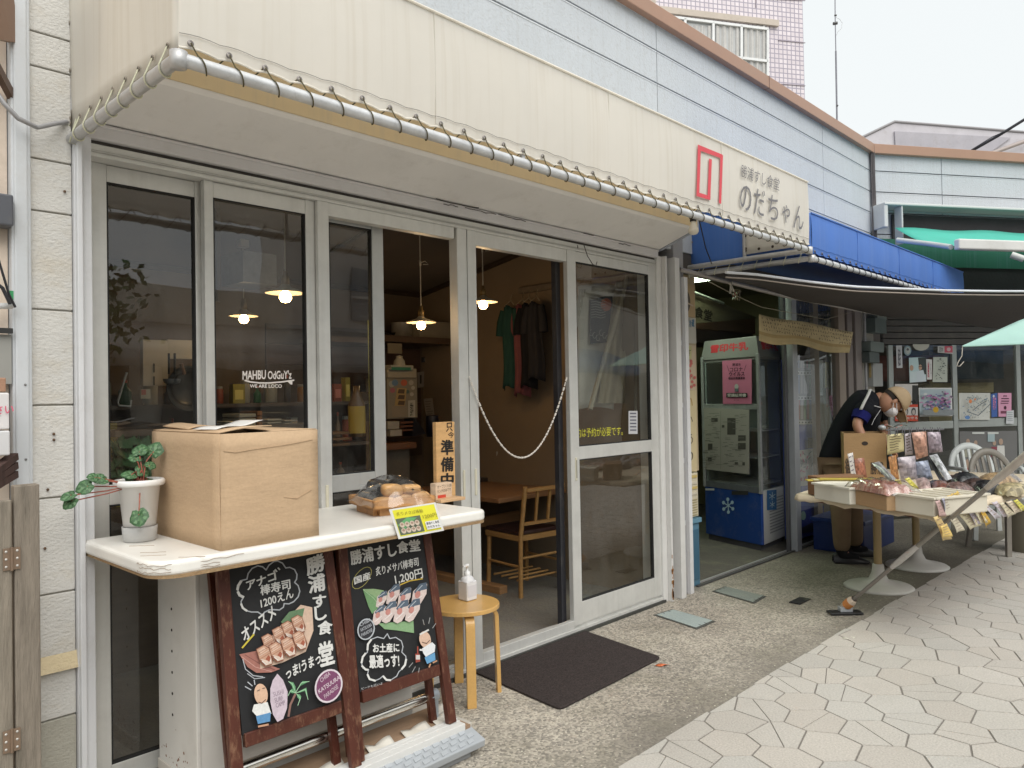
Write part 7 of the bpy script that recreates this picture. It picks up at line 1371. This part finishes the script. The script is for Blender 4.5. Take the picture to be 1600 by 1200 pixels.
# ================================================================ STALL TABLE
TZ = .735; A_, B_, C_, D_ = Vector((5.26, -.72, TZ)), Vector((4.86, -1.70, TZ)), Vector((7.55, -2.02, TZ)), Vector((7.35, -.55, TZ))
T = thing('stall_table', 'long stall table on two round pedestal legs covered with a wavy cream sheet', 'table', (5.94, -1.02, 0))
m = MB((.13, .045, .025)); m.prism([p.lerp((A_+B_+C_+D_)/4, .03) - Vector((0, 0, .045)) for p in (A_, B_, C_, D_)], (0, 0, .032)); m.build('table_board', M['woodx'], T)
m = MB((.62, .53, .40)); loop = []
for P0, P1, n_ in ((A_, B_, 22), (B_, C_, 60), (C_, D_, 30), (D_, A_, 50)):
    for i in range(n_): loop.append(P0.lerp(P1, i/n_))
ctr = (A_+B_+C_+D_)/4; K = len(loop); outv = [(p-ctr) for p in loop]
def cl(u, v):
    i = int(round(u*K)) % K; p = loop[i]; d = outv[i].normalized(); wv = .5+.5*math.sin(i*.9)+.3*math.sin(i*2.3)
    if v <= .34: return ctr.lerp(p, v/.34)
    t = (v-.34)/.66; return p + d*(.018*t*(1+.5*wv)) - Vector((0, 0, .030*t*t*(1+.5*wv)))
m.grid(cl, K, 6); m.build('cream_sheet', M['cloth'], T, solid=.003)
for (x, y, c_) in ((5.94, -1.02, (.50, .49, .45)), (6.84, -1.02, (.56, .55, .52))):
    m = MB((.34, .25, .12)); m.cyl((x, y, .10), (x, y, TZ-.045), .028, n=18); m.build('leg', M['paint'], T)
    m = MB(c_); m.lathe((x, y, 0), [(.235, 0), (.240, .008), (.225, .020), (.14, .035), (.07, .06), (.045, .11), (.038, .17), (.030, .175)], 40); m.build('pedestal_base', M['paint'], T)
E1 = (Vector((4.92, -1.42, 0))-Vector((5.2, -.88, 0))).normalized(); E2 = Vector((-E1.y, E1.x, 0)); Z0 = TZ+.006
def dish(name, label, px0, px1, h, dep, col, rim=True, matn='plastic', cat='box', grooves=0):
    o0, o1 = PZ(*px0, Z0), PZ(*px1, Z0); u_ = o1-o0; v_ = Vector((-u_.y, u_.x, 0)).normalized()*dep
    T = thing(name, label, cat, o0); m = MB(col); m.obox(o0, u_, v_, Vector((0, 0, h))); m.build('box_body', M[matn], T, bev=.006)
    if rim:
        m = MB(col); un = u_.normalized(); vn = v_.normalized(); z_ = Vector((0, 0, h-.004)); m.obox(o0-un*.012-vn*.012+z_, u_+un*.024, vn*.022, (0, 0, .014)); m.obox(o0-un*.012+v_-vn*.010+z_, u_+un*.024, vn*.022, (0, 0, .014)); m.obox(o0-un*.012+z_, un*.022, v_, (0, 0, .014)); m.obox(o1-un*.010+z_, un*.022, v_, (0, 0, .014))
        for k in range(grooves): m.obox(o0+v_*((k+1)/(grooves+1))+z_+Vector((0, 0, .002)), u_, vn*.02, (0, 0, .012))
        m.build('box_rim', M[matn], T, bev=.003)
    return o0, u_, v_
dish('styrofoam_box', 'shallow white polystyrene box at the left front of the stall table', (1272, 779), (1328, 789), .098, .28, (.62, .60, .52))
dish('styrofoam_box', 'long white polystyrene box with ribbed lid at the right front of the stall table', (1391, 797), (1460, 808), .098, .42, (.64, .60, .50), grooves=4)
bo, bu, bv = dish('small_carton', 'small brown carton under the pink bag between the two white boxes', (1331, 787), (1386, 799), .092, .26, (.38, .25, .14), False, 'card')
dish('brown_low_box', 'brown low box behind the left white box on the stall table', (1262, 772), (1282, 776), .13, .34, (.20, .11, .06), False, 'card')
m = MB((.46, .36, .06)); p = PZ(1262, 752, Z0+.14); 
for k in range(3): m.obox(p + Vector((.02*k, -.03*k, .004*k)), RT*.38, CF*.05, (0, 0, .008), [(.46, .36, .06), (.5, .45, .25), (.42, .33, .05)][k])
tag(m.build('yellow_rulers', M['plastic'], bev=.002), 'flat yellow sticks lying across the brown low box', 'sticks')
T = thing('pink_bag', 'clear bag of dried pink flakes with shiny folds on the small carton', 'bag', bo+Vector((0, 0, .11)))
m = MB((.42, .20, .15)); m.grid(lambda u, v: bo + bu*(-.03+1.06*u) + bv*(-.05+.75*v) + Vector((0, 0, .096 + .060*(max(0, 1-(2*u-1)**4)*max(0, 1-(2*v-1)**4))**.6 + .008*math.sin(u*23)*math.sin(v*17))), 24, 18, colfn=lambda u, v: random.choice([(.36, .16, .12), (.30, .12, .085), (.42, .24, .19)])); m.build('flakes', M['foilbag'], T)
m = MB((.8, .8, .8)); m.grid(lambda u, v: bo + bu*(-.12+1.22*u) + bv*(-.1+.9*v) + Vector((0, 0, .100 + .066*(max(0, 1-(2*u-1)**4)*max(0, 1-(2*v-1)**4))**.5 + .008*math.sin(u*13+v*21))), 20, 14); m.build('clear_wrap', M['clear'], T)
# big carton
o0 = PD(1320, 748, 6.15); o0.z = Z0; u_ = PD(1386, 748, 6.05)-PD(1320, 748, 6.15); u_.z = 0; v_ = Vector((-u_.y, u_.x, 0)).normalized()*.30
hC = (PP(1320, 677, o0, CF)-PP(1320, 748, o0, CF)).length
ztop = PP(1320, 677, o0, CF).z - Z0
T = thing('big_carton', 'tall open brown carton with a handle hole and black print on the stall table', 'box', o0); m = MB((.33, .215, .11)); t_ = .008
un, vn = u_.normalized(), v_.normalized()
m.obox(o0, u_, vn*t_, (0, 0, ztop)); m.obox(o0+v_, u_, vn*t_, (0, 0, ztop)); m.obox(o0+vn*t_, un*t_, v_-vn*t_, (0, 0, ztop)); m.obox(o0+u_-un*t_+vn*t_, un*t_, v_-vn*t_, (0, 0, ztop)); bc_ = m.build('box_body', M['card'], T)
a = Art(lambda u, v: o0 + u_*u + Vector((0, 0, ztop*v)), -vn, .0005, .001); a.oval(.5, .78, .075, .045, (.03, .02, .015)); a.text('御食', (.02, .08), (.30, .08), (.02, .45), (.05, .035, .025), .04); a.text('勝浦', (.62, .12), (.92, .12), (.62, .38), (.05, .035, .025), .03); a.build('carton_print', M['print'], bc_)
# packets, notes and bags
def slab(name, label, cat, pts, dep, col, mt='print', group=None, th=.012, ln=0, lc=(.12, .09, .06), bulge=0.0, txt=None):
    P4 = [PD(x, y, d) for (x, y), d in zip(pts, dep if isinstance(dep, (list, tuple)) else [dep]*4)]; n_ = (P4[1]-P4[0]).cross(P4[3]-P4[0]).normalized()
    if n_.dot(CAM-P4[0]) < 0: n_ = -n_
    mb = MB(col); f_ = lambda u, v: P4[0].lerp(P4[1], u).lerp(P4[3].lerp(P4[2], u), v)
    if bulge:
        mb.grid(lambda u, v: f_(u, v) + n_*(bulge*(max(0, 1-(2*u-1)**2)*max(0, 1-(2*v-1)**4)) + random.uniform(-.003, .003)), 7, 9, colfn=lambda u, v: (lambda k_: [min(1, c*k_) for c in col])(random.uniform(.55, 1.25))); mb.grid(lambda u, v: f_(1-u, v) - n_*(bulge*.6*(max(0, 1-(2*u-1)**2)*max(0, 1-(2*v-1)**4))), 5, 5)
    else: mb.grid(lambda u, v: f_(u, v) + n_*.006*math.sin(u*5+v*3), 5, 6)
    o = mb.build(name, M[mt], solid=0 if bulge else .0015); tag(o, label, cat, group)
    if ln:
        a_ = Art(f_, n_, .0004, .008)
        for i in range(ln): yy = .12+.8*i/ln; a_.line([(.15, yy), (.35, yy+.02), (.55, yy-.015), (.85*random.uniform(.7, 1), yy+.02)], .035, lc)
        if txt: a_.text(txt, (.1, .3), (.9, .3), (.1, .1), lc, .02)
        a_.build('note_writing', M['print'], o)
    return o
YN = (.58, .50, .24); DKN = (.10, .07, .04)
slab('price_note', 'large yellow handwritten note hanging at the right side of the big carton', 'note', [(1385, 679), (1412, 677), (1412, 705), (1386, 711)], 5.95, (.50, .44, .24), ln=6, lc=DKN)
slab('price_note', 'lilac white note beside the large yellow note', 'note', [(1413, 678), (1423, 676), (1426, 710), (1414, 712)], 5.95, (.42, .38, .40), ln=6, lc=DKN)
slab('snack_bag', 'orange and pink snack bag hanging right of the lilac note', 'bag', [(1424, 676), (1447, 674), (1450, 712), (1432, 718)], 5.9, (.46, .26, .19), 'foilbag', bulge=.03)
slab('snack_bag', 'mauve patterned snack bag hanging at the right end of the row', 'bag', [(1449, 675), (1469, 675), (1473, 706), (1452, 708)], 5.9, (.32, .27, .31), 'foilbag', bulge=.03)
m = MB((.10, .10, .11)); m.tube([PD(1384, 672, 6.0), PD(1475, 671, 5.95)], .006, 6)
for k in range(8): x = 1388+11*k; m.tube([PD(x, 668, 5.98), PD(x, 680, 5.93), PD(x+3, 680, 5.92), PD(x+3, 668, 5.96)], .003, 5)
tag(m.build('hook_rail', M['galv']), 'thin metal hook rail with bent hooks above the hanging bags', 'hook rail')
slab('white_stick_bag', 'thin white printed stick packet crossing its neighbour in front of the big carton', 'packet', [(1324, 709), (1330, 708), (1339, 750), (1331, 752)], 5.75, (.55, .53, .50), ln=5, lc=(.12, .1, .14))
slab('white_stick_bag', 'thin white printed stick packet leaning left over its neighbour', 'packet', [(1329, 708), (1333, 707), (1337, 745), (1331, 747)], 5.8, (.58, .56, .54), ln=3, lc=(.12, .1, .14))
slab('brown_snack_bag', 'brown red packet of dried fish in front of the big carton', 'packet', [(1335, 717), (1350, 715), (1355, 748), (1338, 750)], 5.75, (.34, .14, .09), 'foilbag', bulge=.02)
slab('clear_fish_pack', 'long clear packet of silvery dried fish leaning over the stall', 'packet', [(1362, 724), (1374, 721), (1404, 752), (1394, 756)], [5.7, 5.7, 5.4, 5.4], (.26, .26, .27), 'foilbag', bulge=.02)
slab('orange_snack_bag', 'narrow orange printed packet left of the grey bag', 'packet', [(1388, 714), (1400, 711), (1405, 749), (1394, 751)], 5.6, (.48, .24, .10), 'foilbag', bulge=.012)
slab('grey_snack_bag', 'wide grey and pink plastic bag in the middle of the stall', 'bag', [(1402, 715), (1430, 712), (1434, 748), (1408, 752)], 5.6, (.38, .34, .37), 'foilbag', bulge=.04)
slab('blue_white_bag', 'clear bag with a blue and white top right of the grey bag', 'bag', [(1430, 722), (1450, 719), (1458, 749), (1434, 752)], 5.6, (.25, .28, .36), 'foilbag', bulge=.04)
slab('silver_fish_pack', 'shiny silver packet standing tilted behind the black bags', 'packet', [(1452, 712), (1464, 709), (1488, 748), (1478, 751)], [5.7, 5.7, 5.5, 5.5], (.45, .46, .48), 'foilbag', bulge=.025)
slab('black_pack', 'black stick packet beside the silver packet', 'packet', [(1448, 716), (1453, 713), (1477, 752), (1470, 754)], [5.75, 5.75, 5.5, 5.5], (.03, .03, .035), 'plastic')
for (q, c_, lb) in (([(1398, 749), (1408, 750), (1412, 769), (1400, 768)], (.56, .48, .14), 'yellow price slip standing before the orange packet'), ([(1413, 748), (1421, 746), (1437, 765), (1429, 766)], (.58, .54, .12), 'bright yellow price slip leaning right in the middle of the stall'), ([(1384, 756), (1393, 753), (1402, 770), (1394, 774)], (.55, .48, .42), 'cream curled price slip beside the pink bag'), ([(1493, 755), (1504, 754), (1505, 764), (1495, 766)], (.36, .58, .08), 'lime green price slip left of the black bags'), ([(1571, 759), (1577, 757), (1581, 773), (1574, 775)], (.42, .66, .06), 'lime green price slip standing between the black bags and the right edge')):
    slab('price_slip', lb, 'price slip', q, 5.3, c_, ln=3, lc=(.12, .12, .04))
slab('flat_snack_bag', 'pale pink packet lying on the table in front of the blue topped bag', 'packet', [(1430, 748), (1452, 749), (1455, 763), (1436, 765)], [5.5, 5.5, 5.2, 5.2], (.40, .28, .26), 'foilbag', bulge=.03)
slab('flat_snack_bag', 'reddish dark packet lying right of the pale pink packet', 'packet', [(1455, 752), (1484, 755), (1484, 765), (1458, 765)], [5.5, 5.5, 5.2, 5.2], (.18, .07, .05), 'foilbag', bulge=.03)
def mound(name, label, px0, py0, px1, py1, dep, h, col, mt='foilbag'):
    a_, b_ = PD(px0, py1, dep), PD(px1, py1, dep+.1); a_.z = b_.z = Z0; dd = CF*.22; dd.z = 0
    m = MB(col); m.grid(lambda u, v: a_.lerp(b_, u) + dd*v + Vector((0, 0, h*(max(0, 1-(2*u-1)**2)*max(0, 1-(2*v-1)**2))**.5 + .006*math.sin(u*17+v*13))), 16, 10, colfn=lambda u, v: (lambda k_: [min(1, c*k_) for c in col])(random.uniform(.5, 1.5))); return tag(m.build(name, M[mt]), label, 'bag')
mound('dried_seaweed_bag', 'glossy black bag of dried seaweed behind the diagonal pole', 1500, 740, 1545, 765, 5.35, .11, (.012, .012, .014))
mound('dried_seaweed_bag', 'glossy black bag of dried seaweed in front of the pole near the lime slip', 1538, 765, 1576, 778, 5.1, .08, (.014, .013, .014))
mound('dried_fish_bag', 'brown packet of dried fish under the lime green slip', 1492, 765, 1530, 775, 5.1, .07, (.13, .08, .07))
mound('dried_fish_bag', 'dark red and white packet at the back between the silver packet and the chair', 1488, 742, 1515, 752, 5.6, .06, (.12, .07, .06))
mound('golden_bag', 'golden brown packet at the back right of the stall', 1545, 742, 1600, 762, 5.45, .09, (.26, .18, .10))
mound('golden_bag', 'olive brown packet nearest the right edge of the stall', 1575, 765, 1625, 778, 5.0, .07, (.30, .25, .14))
mound('dark_fish_pack', 'dark grey packet of fish left of the lime slip, behind the ribbed box', 1462, 757, 1492, 766, 5.3, .06, (.06, .055, .06))
mound('dark_fish_pack', 'dark brown glossy packet just right of the diagonal pole', 1520, 752, 1560, 764, 5.2, .08, (.05, .03, .025))
mound('clear_fish_pack', 'clear shiny packet at the far right behind the golden bags', 1560, 735, 1600, 748, 5.7, .07, (.20, .18, .17))
mound('blue_grey_pack', 'flat blue grey packet beside the orange notes', 1503, 780, 1530, 786, 4.95, .02, (.18, .22, .27))
# notes on the near edge and hanging notes
NP = B_; NNv = Vector((-(C_-B_).y, (C_-B_).x, 0)).normalized()*-1
def edge(x, y, off=.06): return (PP(x, y, NP + NNv*off, NNv)-CAM).dot(CF)
notes = [([(1458, 808), (1469, 804), (1486, 842), (1473, 845)], (.62, .47, .22), 'peach note hanging lowest at the left end of the table edge'),
 ([(1461, 783), (1470, 781), (1477, 806), (1467, 808)], (.55, .38, .36), 'pink speckled note curling over the table corner'), ([(1471, 779), (1479, 777), (1487, 797), (1476, 800)], (.36, .36, .44), 'blue and white note beside the pink speckled note'),
 ([(1479, 775), (1490, 771), (1499, 786), (1489, 790)], (.60, .40, .10), 'left one of the two orange notes near the pole'), ([(1489, 771), (1498, 767), (1507, 784), (1499, 787)], (.60, .42, .10), 'right one of the two orange notes near the pole'),
 ([(1485, 812), (1496, 808), (1506, 828), (1495, 833)], (.62, .57, .44), 'cream note second from the left under the table edge'),
 ([(1469, 822), (1481, 818), (1487, 838), (1472, 841)], (.66, .48, .16), 'orange note below the peach note'),
 ([(1498, 804), (1512, 799), (1532, 820), (1516, 828)], (.66, .60, .42), 'widest cream note in the middle of the hanging row'), ([(1511, 798), (1520, 795), (1531, 818), (1524, 821)], (.50, .46, .55), 'lilac note overlapping the widest cream note'),
 ([(1519, 795), (1528, 792), (1542, 816), (1532, 819)], (.64, .59, .42), 'cream note left of the curling amber note'), ([(1527, 790), (1534, 790), (1547, 816), (1541, 825)], (.60, .38, .06), 'curling amber note with its corner hanging down'),
 ([(1528, 784), (1537, 783), (1563, 808), (1556, 812)], (.55, .52, .56), 'white lilac note right of the amber note'), ([(1549, 785), (1559, 783), (1574, 806), (1568, 809)], (.52, .47, .52), 'pinkish lilac note hanging before the chair leg'),
 ([(1561, 786), (1569, 785), (1584, 803), (1575, 810)], (.64, .58, .42), 'cream note touching the pinkish lilac note'), ([(1571, 784), (1582, 782), (1596, 798), (1586, 804)], (.64, .55, .42), 'peach cream note next to the yellow one at the right edge'), ([(1583, 782), (1591, 780), (1603, 796), (1596, 800)], (.62, .58, .10), 'yellow note at the right end of the hanging row')]
for i, (q, c_, lb) in enumerate(notes):
    slab('hanging_note', lb, 'price note', q, [edge(x, y, .085+.004*i) for x, y in q], c_, group='handwritten notes hanging from the table edge', ln=4, lc=(.28, .2, .16))
simple('blue_crate', 'dark blue plastic crate on the ground under the stall table', 'crate', lambda m: (m.box((7.0, -.55, .0), (7.8, -.1, .28), (.012, .03, .13)), m.box((6.98, -.57, .26), (7.82, -.08, .30), (.015, .04, .17))), M['plastic'], bev=.01)
simple('beige_bin', 'tall beige waste bin half cut off at the right edge', 'bin', lambda m: m.lathe(PZ(1604, 862, 0), [(0, 0), (.13, 0), (.16, .36), (.17, .37), (.165, .39), (.15, .38), (0, .37)], 28, (.24, .22, .17)), M['plastic'])
# telescopic pole
T = thing('telescopic_pole', 'long grey taped pole slanting from a flat black foot up past the stall notes', 'pole', PZ(1320, 952)); b0 = PZ(1320, 948, .045); e0 = PD(1612, 704, 3.9); L_ = e0-b0
m = MB((.36, .33, .29)); m.tube([b0+L_*t for t in (0, .35)], .012, 14, (.24, .22, .20)); m.tube([b0+L_*t for t in (.30, .34, .40, .45)], .02, 14, (.52, .50, .48), rs=[.013, .018, .018, .0135]); m.tube([b0+L_*t for t in (.42, .9)], .0135, 14, (.26, .24, .21)); m.tube([b0+L_*t for t in (.80, .86, 1.02)], .02, 14, (.50, .45, .40), rs=[.014, .021, .021]); m.build('pole_tube', M['galv'], T)
m = MB((.62, .52, .42)); m.lathe(b0-L_*.01, [(.0, 0), (.025, .002), (.030, .05), (.030, .09), (.02, .12)], 14, axis=L_); m.build('tape_wrap', M['cloth'], T); m = MB((.58, .24, .08)); m.lathe(b0+L_.normalized()*.02, [(.0305, 0), (.0312, .02), (.0305, .05)], 14, axis=L_); m.build('orange_tape', M['cloth'], T)
m = MB((.02, .02, .022)); fx = RT.copy(); fx.z = 0; fx.normalize(); fy = CF.copy(); fy.z = 0; fy.normalize(); m.obox(b0-fx*.11-fy*.05-Vector((0, 0, .041)), fx*.21, fy*.08, (0, 0, .014)); m.obox(b0-fx*.04-fy*.03-Vector((0, 0, .027)), fx*.08, fy*.05, (0, 0, .03), (.34, .36, .38)); m.build('black_foot', M['plastic'], T, bev=.003)
# plastic chairs
def pchair(label, loc_, rot, col):
    T = thing('plastic_chair', label, 'chair', (0, 0, 0), 'white plastic garden chairs')
    m = MB(col); K = 26; R1, R2_ = .225, .17
    def pt(r, t, ys=1.0): x = r*math.cos(t); z = .64 + (r*1.12)*math.sin(t); return Vector((x, .20 + (z-.45)*.28, z))
    m.grid(lambda u, v: pt(R1+(R2_-R1)*v, -.35+u*(math.pi+.70)) + Vector((0, -.012*math.sin(math.pi*v), 0)), K, 4); m.build('backrest', M['plastic'], T, solid=.012)
    for k in range(5):
        x = -.12+.06*k; m = MB(col); zt = .64 + 1.12*math.sqrt(max(0, R2_**2-x*x)); m.grid(lambda u, v: (x-.014+.028*u, .20+(.44+(zt-.44)*v-.45)*.28, .44+(zt+.01-.44)*v), 2, 5); m.build('back_slat', M['plastic'], T, solid=.008)
    m = MB(col); m.grid(lambda u, v: (-.23+.46*u, -.24+.46*v, .43-.02*math.sin(math.pi*u)-.012*v), 8, 8); m.build('seat', M['plastic'], T, solid=.014)
    for sx_ in (-1, 1):
        m = MB(col); m.tube([(sx_*.24, .22, .55), (sx_*.27, .18, .655), (sx_*.275, -.12, .665), (sx_*.26, -.22, .60), (sx_*.24, -.23, .43)], .02, 8); m.build('armrest', M['plastic'], T)
        for sy_ in (-1, 1): m = MB(col); m.beam((sx_*.26, sy_*.25, 0), (sx_*.215, sy_*.20, .44), .045, .03, up=(0, 1, 0)); m.build('leg', M['plastic'], T, bev=.004)
    T.location = loc_; T.rotation_euler = (0, 0, rot); return T
pchair('white plastic chair whose full rounded back shows behind the stall', PZ(1556, 842)+Vector((.15, .1, 0)), R_(-48), (.60, .63, .62))
pchair('plastic chair with shade put into its colour, in front of the whiter one near the right edge', PZ(1590, 866)+Vector((.15, .05, 0)), R_(-40), (.24, .22, .19))  # white chair coloured dark for the shade it stands in
# ================================================================ FAR BUILDINGS, MAST, CABLE
pb = PD(1258, 170, 26); dW = Vector((math.cos(R_(-32)), math.sin(R_(-32)), 0)); nW = Vector((dW.y, -dW.x, 0)); nW = -nW if nW.dot(CAM-pb) < 0 else nW
T = thing('tiled_apartment', 'pink mosaic tiled apartment block with a white framed corner window', 'building', (pb.x, pb.y, 0)); 
pw_ = lambda x, y, off=0: PP(x, y, pb + nW*off, nW)
T2 = bpy.data.objects.new('tile_wall', None)
me_ = MB((.6, .5, .5)); 
x0w = -12; hgt = 16; ang = math.atan2(dW.y, dW.x)
wl = MB((.7, .6, .62)); wl.box((x0w, 0, 0), (0, 8, hgt)); wo_ = wl.build('tile_wall', M['tile']); wo_.parent = T; wo_.rotation_euler = (0, 0, ang)
m = MB((.34, .30, .30))
for py in ((1200, 27, 1228, 30),): pass
def bar(x0, y0, x1, y1, th, dp, mb, off=.0, col=None):
    a_, b_ = pw_(x0, y0, off), pw_(x1, y1, off); mb.beam(a_, b_, dp, th, col, up=nW)
bar(1005, 12, 1216, 37, .10, .2, m, .06, (.50, .44, .38)); bar(1022, 0, 1010, 12, .08, .2, m, .06, (.5, .44, .38)); m.build('window_hood', M['plaster'], T)
m = MB((.30, .26, .30)); bar(1216, 63, 1258, 67, .03, .02, m, .01); bar(1216, 131, 1258, 134, .03, .02, m, .01); bar(1181, -20, 1181, 12, .03, .02, m, .01); bar(1200, -2, 1258, 1, .03, .02, m, .01); m.build('tile_joint', M['plaster'], T)
m = MB((.40, .41, .41)); q = [pw_(1025, 24, .03), pw_(1200, 46, .03), pw_(1200, 140, .03), pw_(1025, 140, .03)]; m.prism(q, nW*-.02); wn = m.build('window', M['ceramic'], T)
m = MB((.68, .69, .69))
for (x0_, y0_, x1_, y1_) in ((1025, 24, 1200, 46), (1070, 29, 1070, 140), (1114, 35, 1114, 140), (1158, 41, 1158, 140), (1199, 46, 1199, 140), (1158, 91, 1199, 96), (1114, 87, 1158, 91)): bar(x0_, y0_, x1_, y1_, .09, .08, m, .08)
m.build('window_frame', M['paint'], T)
m = MB((.50, .49, .47))
for (x0_, x1_) in ((1074, 1111), (1118, 1155), (1162, 1196), (1030, 1066)):
    m.grid(lambda u, v: pw_(x0_+(x1_-x0_)*u, 40+v*95, .05+.03*math.sin(u*22)), 30, 2, colfn=lambda u, v: (.50, .49, .47) if int(u*30) % 5 else (.40, .40, .40))
m.build('curtain', M['cloth'], T)
T = thing('white_roof_building', 'pale building with a low grey-white roof behind the coping', 'building', PD(1400, 400, 38)); pr3 = lambda x, y, d=38: PD(x, y, d)
m = MB((.52, .50, .53)); m.prism([pr3(1342, 218), pr3(1398, 190.5), pr3(1620, 209), pr3(1620, 320), pr3(1342, 320)], CF*6); m.build('wall', M['plaster'], T)
m = MB((.40, .385, .42)); m.prism([pr3(1398, 205, 37.9), pr3(1580, 215, 37.9), pr3(1540, 243, 37.9), pr3(1400, 235, 37.9)], CF*.1); m.build('roof_face', M['plaster'], T)
m = MB((.25, .24, .25)); m.tube([pr3(1342, 217), pr3(1398, 190), pr3(1620, 208)], .07, 6); m.tube([pr3(1625, 212, 37.6), pr3(1540, 243, 37.6)], .1, 6, (.35, .3, .28)); m.build('roof_edge', M['paint'], T)
T = thing('radio_mast', 'thin tall radio mast with a small bracket and loop wire rising above the coping', 'mast', PD(1309, 260, 24))
m = MB((.22, .22, .25)); m.tube([PD(1309.5, 330, 24), PD(1308, 200, 24), PD(1306, 80, 24)], .028, 8); m.tube([PD(1306, 80, 24), PD(1305, 30, 24), PD(1304, -90, 24)], .016, 8); m.build('mast_pole', M['galv'], T)
m = MB((.08, .08, .08)); m.cyl(PD(1302, 37, 24), PD(1308, 36, 24), .05, n=8); m.cyl(PD(1304, 24, 24), PD(1307, 24, 24), .03, n=8); m.cyl(PD(1307, 165, 24), PD(1309, 166, 24), .04, n=8); m.build('bracket', M['galv'], T)
m = MB((.45, .45, .46)); m.tube([PD(1306, 27, 24), PD(1312, 30, 24), PD(1316, 36, 24), PD(1315, 44, 24), PD(1309, 50, 24), PD(1307, 55, 24)], .006, 5); m.build('loop_wire', M['galv'], T)
m = MB((.03, .03, .04)); m.tube([PD(1500, 246, 16), PD(1560, 212, 15.5), PD(1660, 150, 15)], .03, 8); m.tube([PD(1500, 245, 16), PD(1550, 214, 15.5), PD(1575, 203, 15.4)], .008, 5); tag(m.build('overhead_cable', M['plastic']), 'thick black overhead cable crossing the sky at the right', 'cable')
# ================================================================ OTHER SIDE OF THE STREET (seen in the window reflections)
T = thing('opposite_shops', 'row of shops across the street with pale walls and blue awnings, reflected in the glass', 'building', (4, -10, 0))
m = MB((.66, .60, .52)); m.box((-12, -11, 0), (2.2, -10, 4.6)); m.box((2.2, -11, 0), (7.5, -10, 3.4), (.70, .66, .58)); m.box((7.5, -11, 0), (26, -10, 5.6), (.62, .60, .57)); m.build('wall', M['plaster'], T)
m = MB((.05, .045, .04))
for x in (-9, -5.5, -2, 1.0-.8, 3.0, 5.2, 8.2, 11, 14, 18): m.box((x, -9.99, .1), (x+1.7, -9.95, 2.1))
m.build('shop_opening', M['dark'], T)
m = MB((.60, .60, .58))
for x in (-8, -4, 0, 9, 12, 15): m.box((x, -9.98, 3.0), (x+1.4, -9.93, 4.1), (.24, .27, .3)); m.box((x, -9.93, 3.5), (x+1.4, -9.9, 3.55)); m.box((x+.68, -9.93, 3.0), (x+.72, -9.9, 4.1))
m.build('upper_window', M['paint'], T)
for (x0_, x1_, c_) in ((-9.5, -3.2, (.12, .26, .42)), (-2.9, 3.4, (.20, .34, .46)), (3.7, 9.4, (.45, .43, .40)), (9.8, 17, (.12, .24, .44))):
    m = MB(c_); m.grid(lambda u, v: (x0_+(x1_-x0_)*u, -9.95+1.3*v, 2.75-.55*v), 12, 3); m.grid(lambda u, v: (x0_+(x1_-x0_)*u, -8.65, 2.2-.22*v), 12, 1); m.build('striped_awning', M['canvasb'], T, solid=.01)
T = thing('street_tree', 'leafy green street tree across the street, reflected in the left windows', 'tree', (3.3, -8.0, 0))
m = MB((.12, .09, .06)); m.tube([(3.3, -8, 0), (3.32, -8.02, 1.4), (3.25, -8.0, 2.4)], .08, 10, rs=[.10, .07, .04])
for a_ in range(5): m.tube([(3.3, -8, 1.5+.15*a_), (3.3+.5*math.cos(a_*1.3), -8+.5*math.sin(a_*1.3), 2.2+.15*a_)], .03, 6, rs=[.035, .012])
m.build('trunk', M['oldwood'], T)
m = MB((.05, .10, .03))
for k in range(900):
    cl_ = k % 9; cc = Vector((3.3+.5*math.cos(cl_*2.1)*(cl_ > 0), -8+.5*math.sin(cl_*2.1)*(cl_ > 0), 2.1+.16*cl_)); p = cc + Vector((random.gauss(0, .22), random.gauss(0, .22), random.gauss(0, .18))); u_ = Vector((random.uniform(-1, 1), random.uniform(-1, 1), random.uniform(-1, 1))).normalized()*.07; v_ = u_.orthogonal().normalized()*.04
    m.add([p-u_, p-v_, p+u_, p+v_], [(0, 1, 2, 3)], random.choice([(.05, .12, .03), (.08, .17, .05), (.03, .07, .02)]))
m.build('crown', M['leaf'], T)
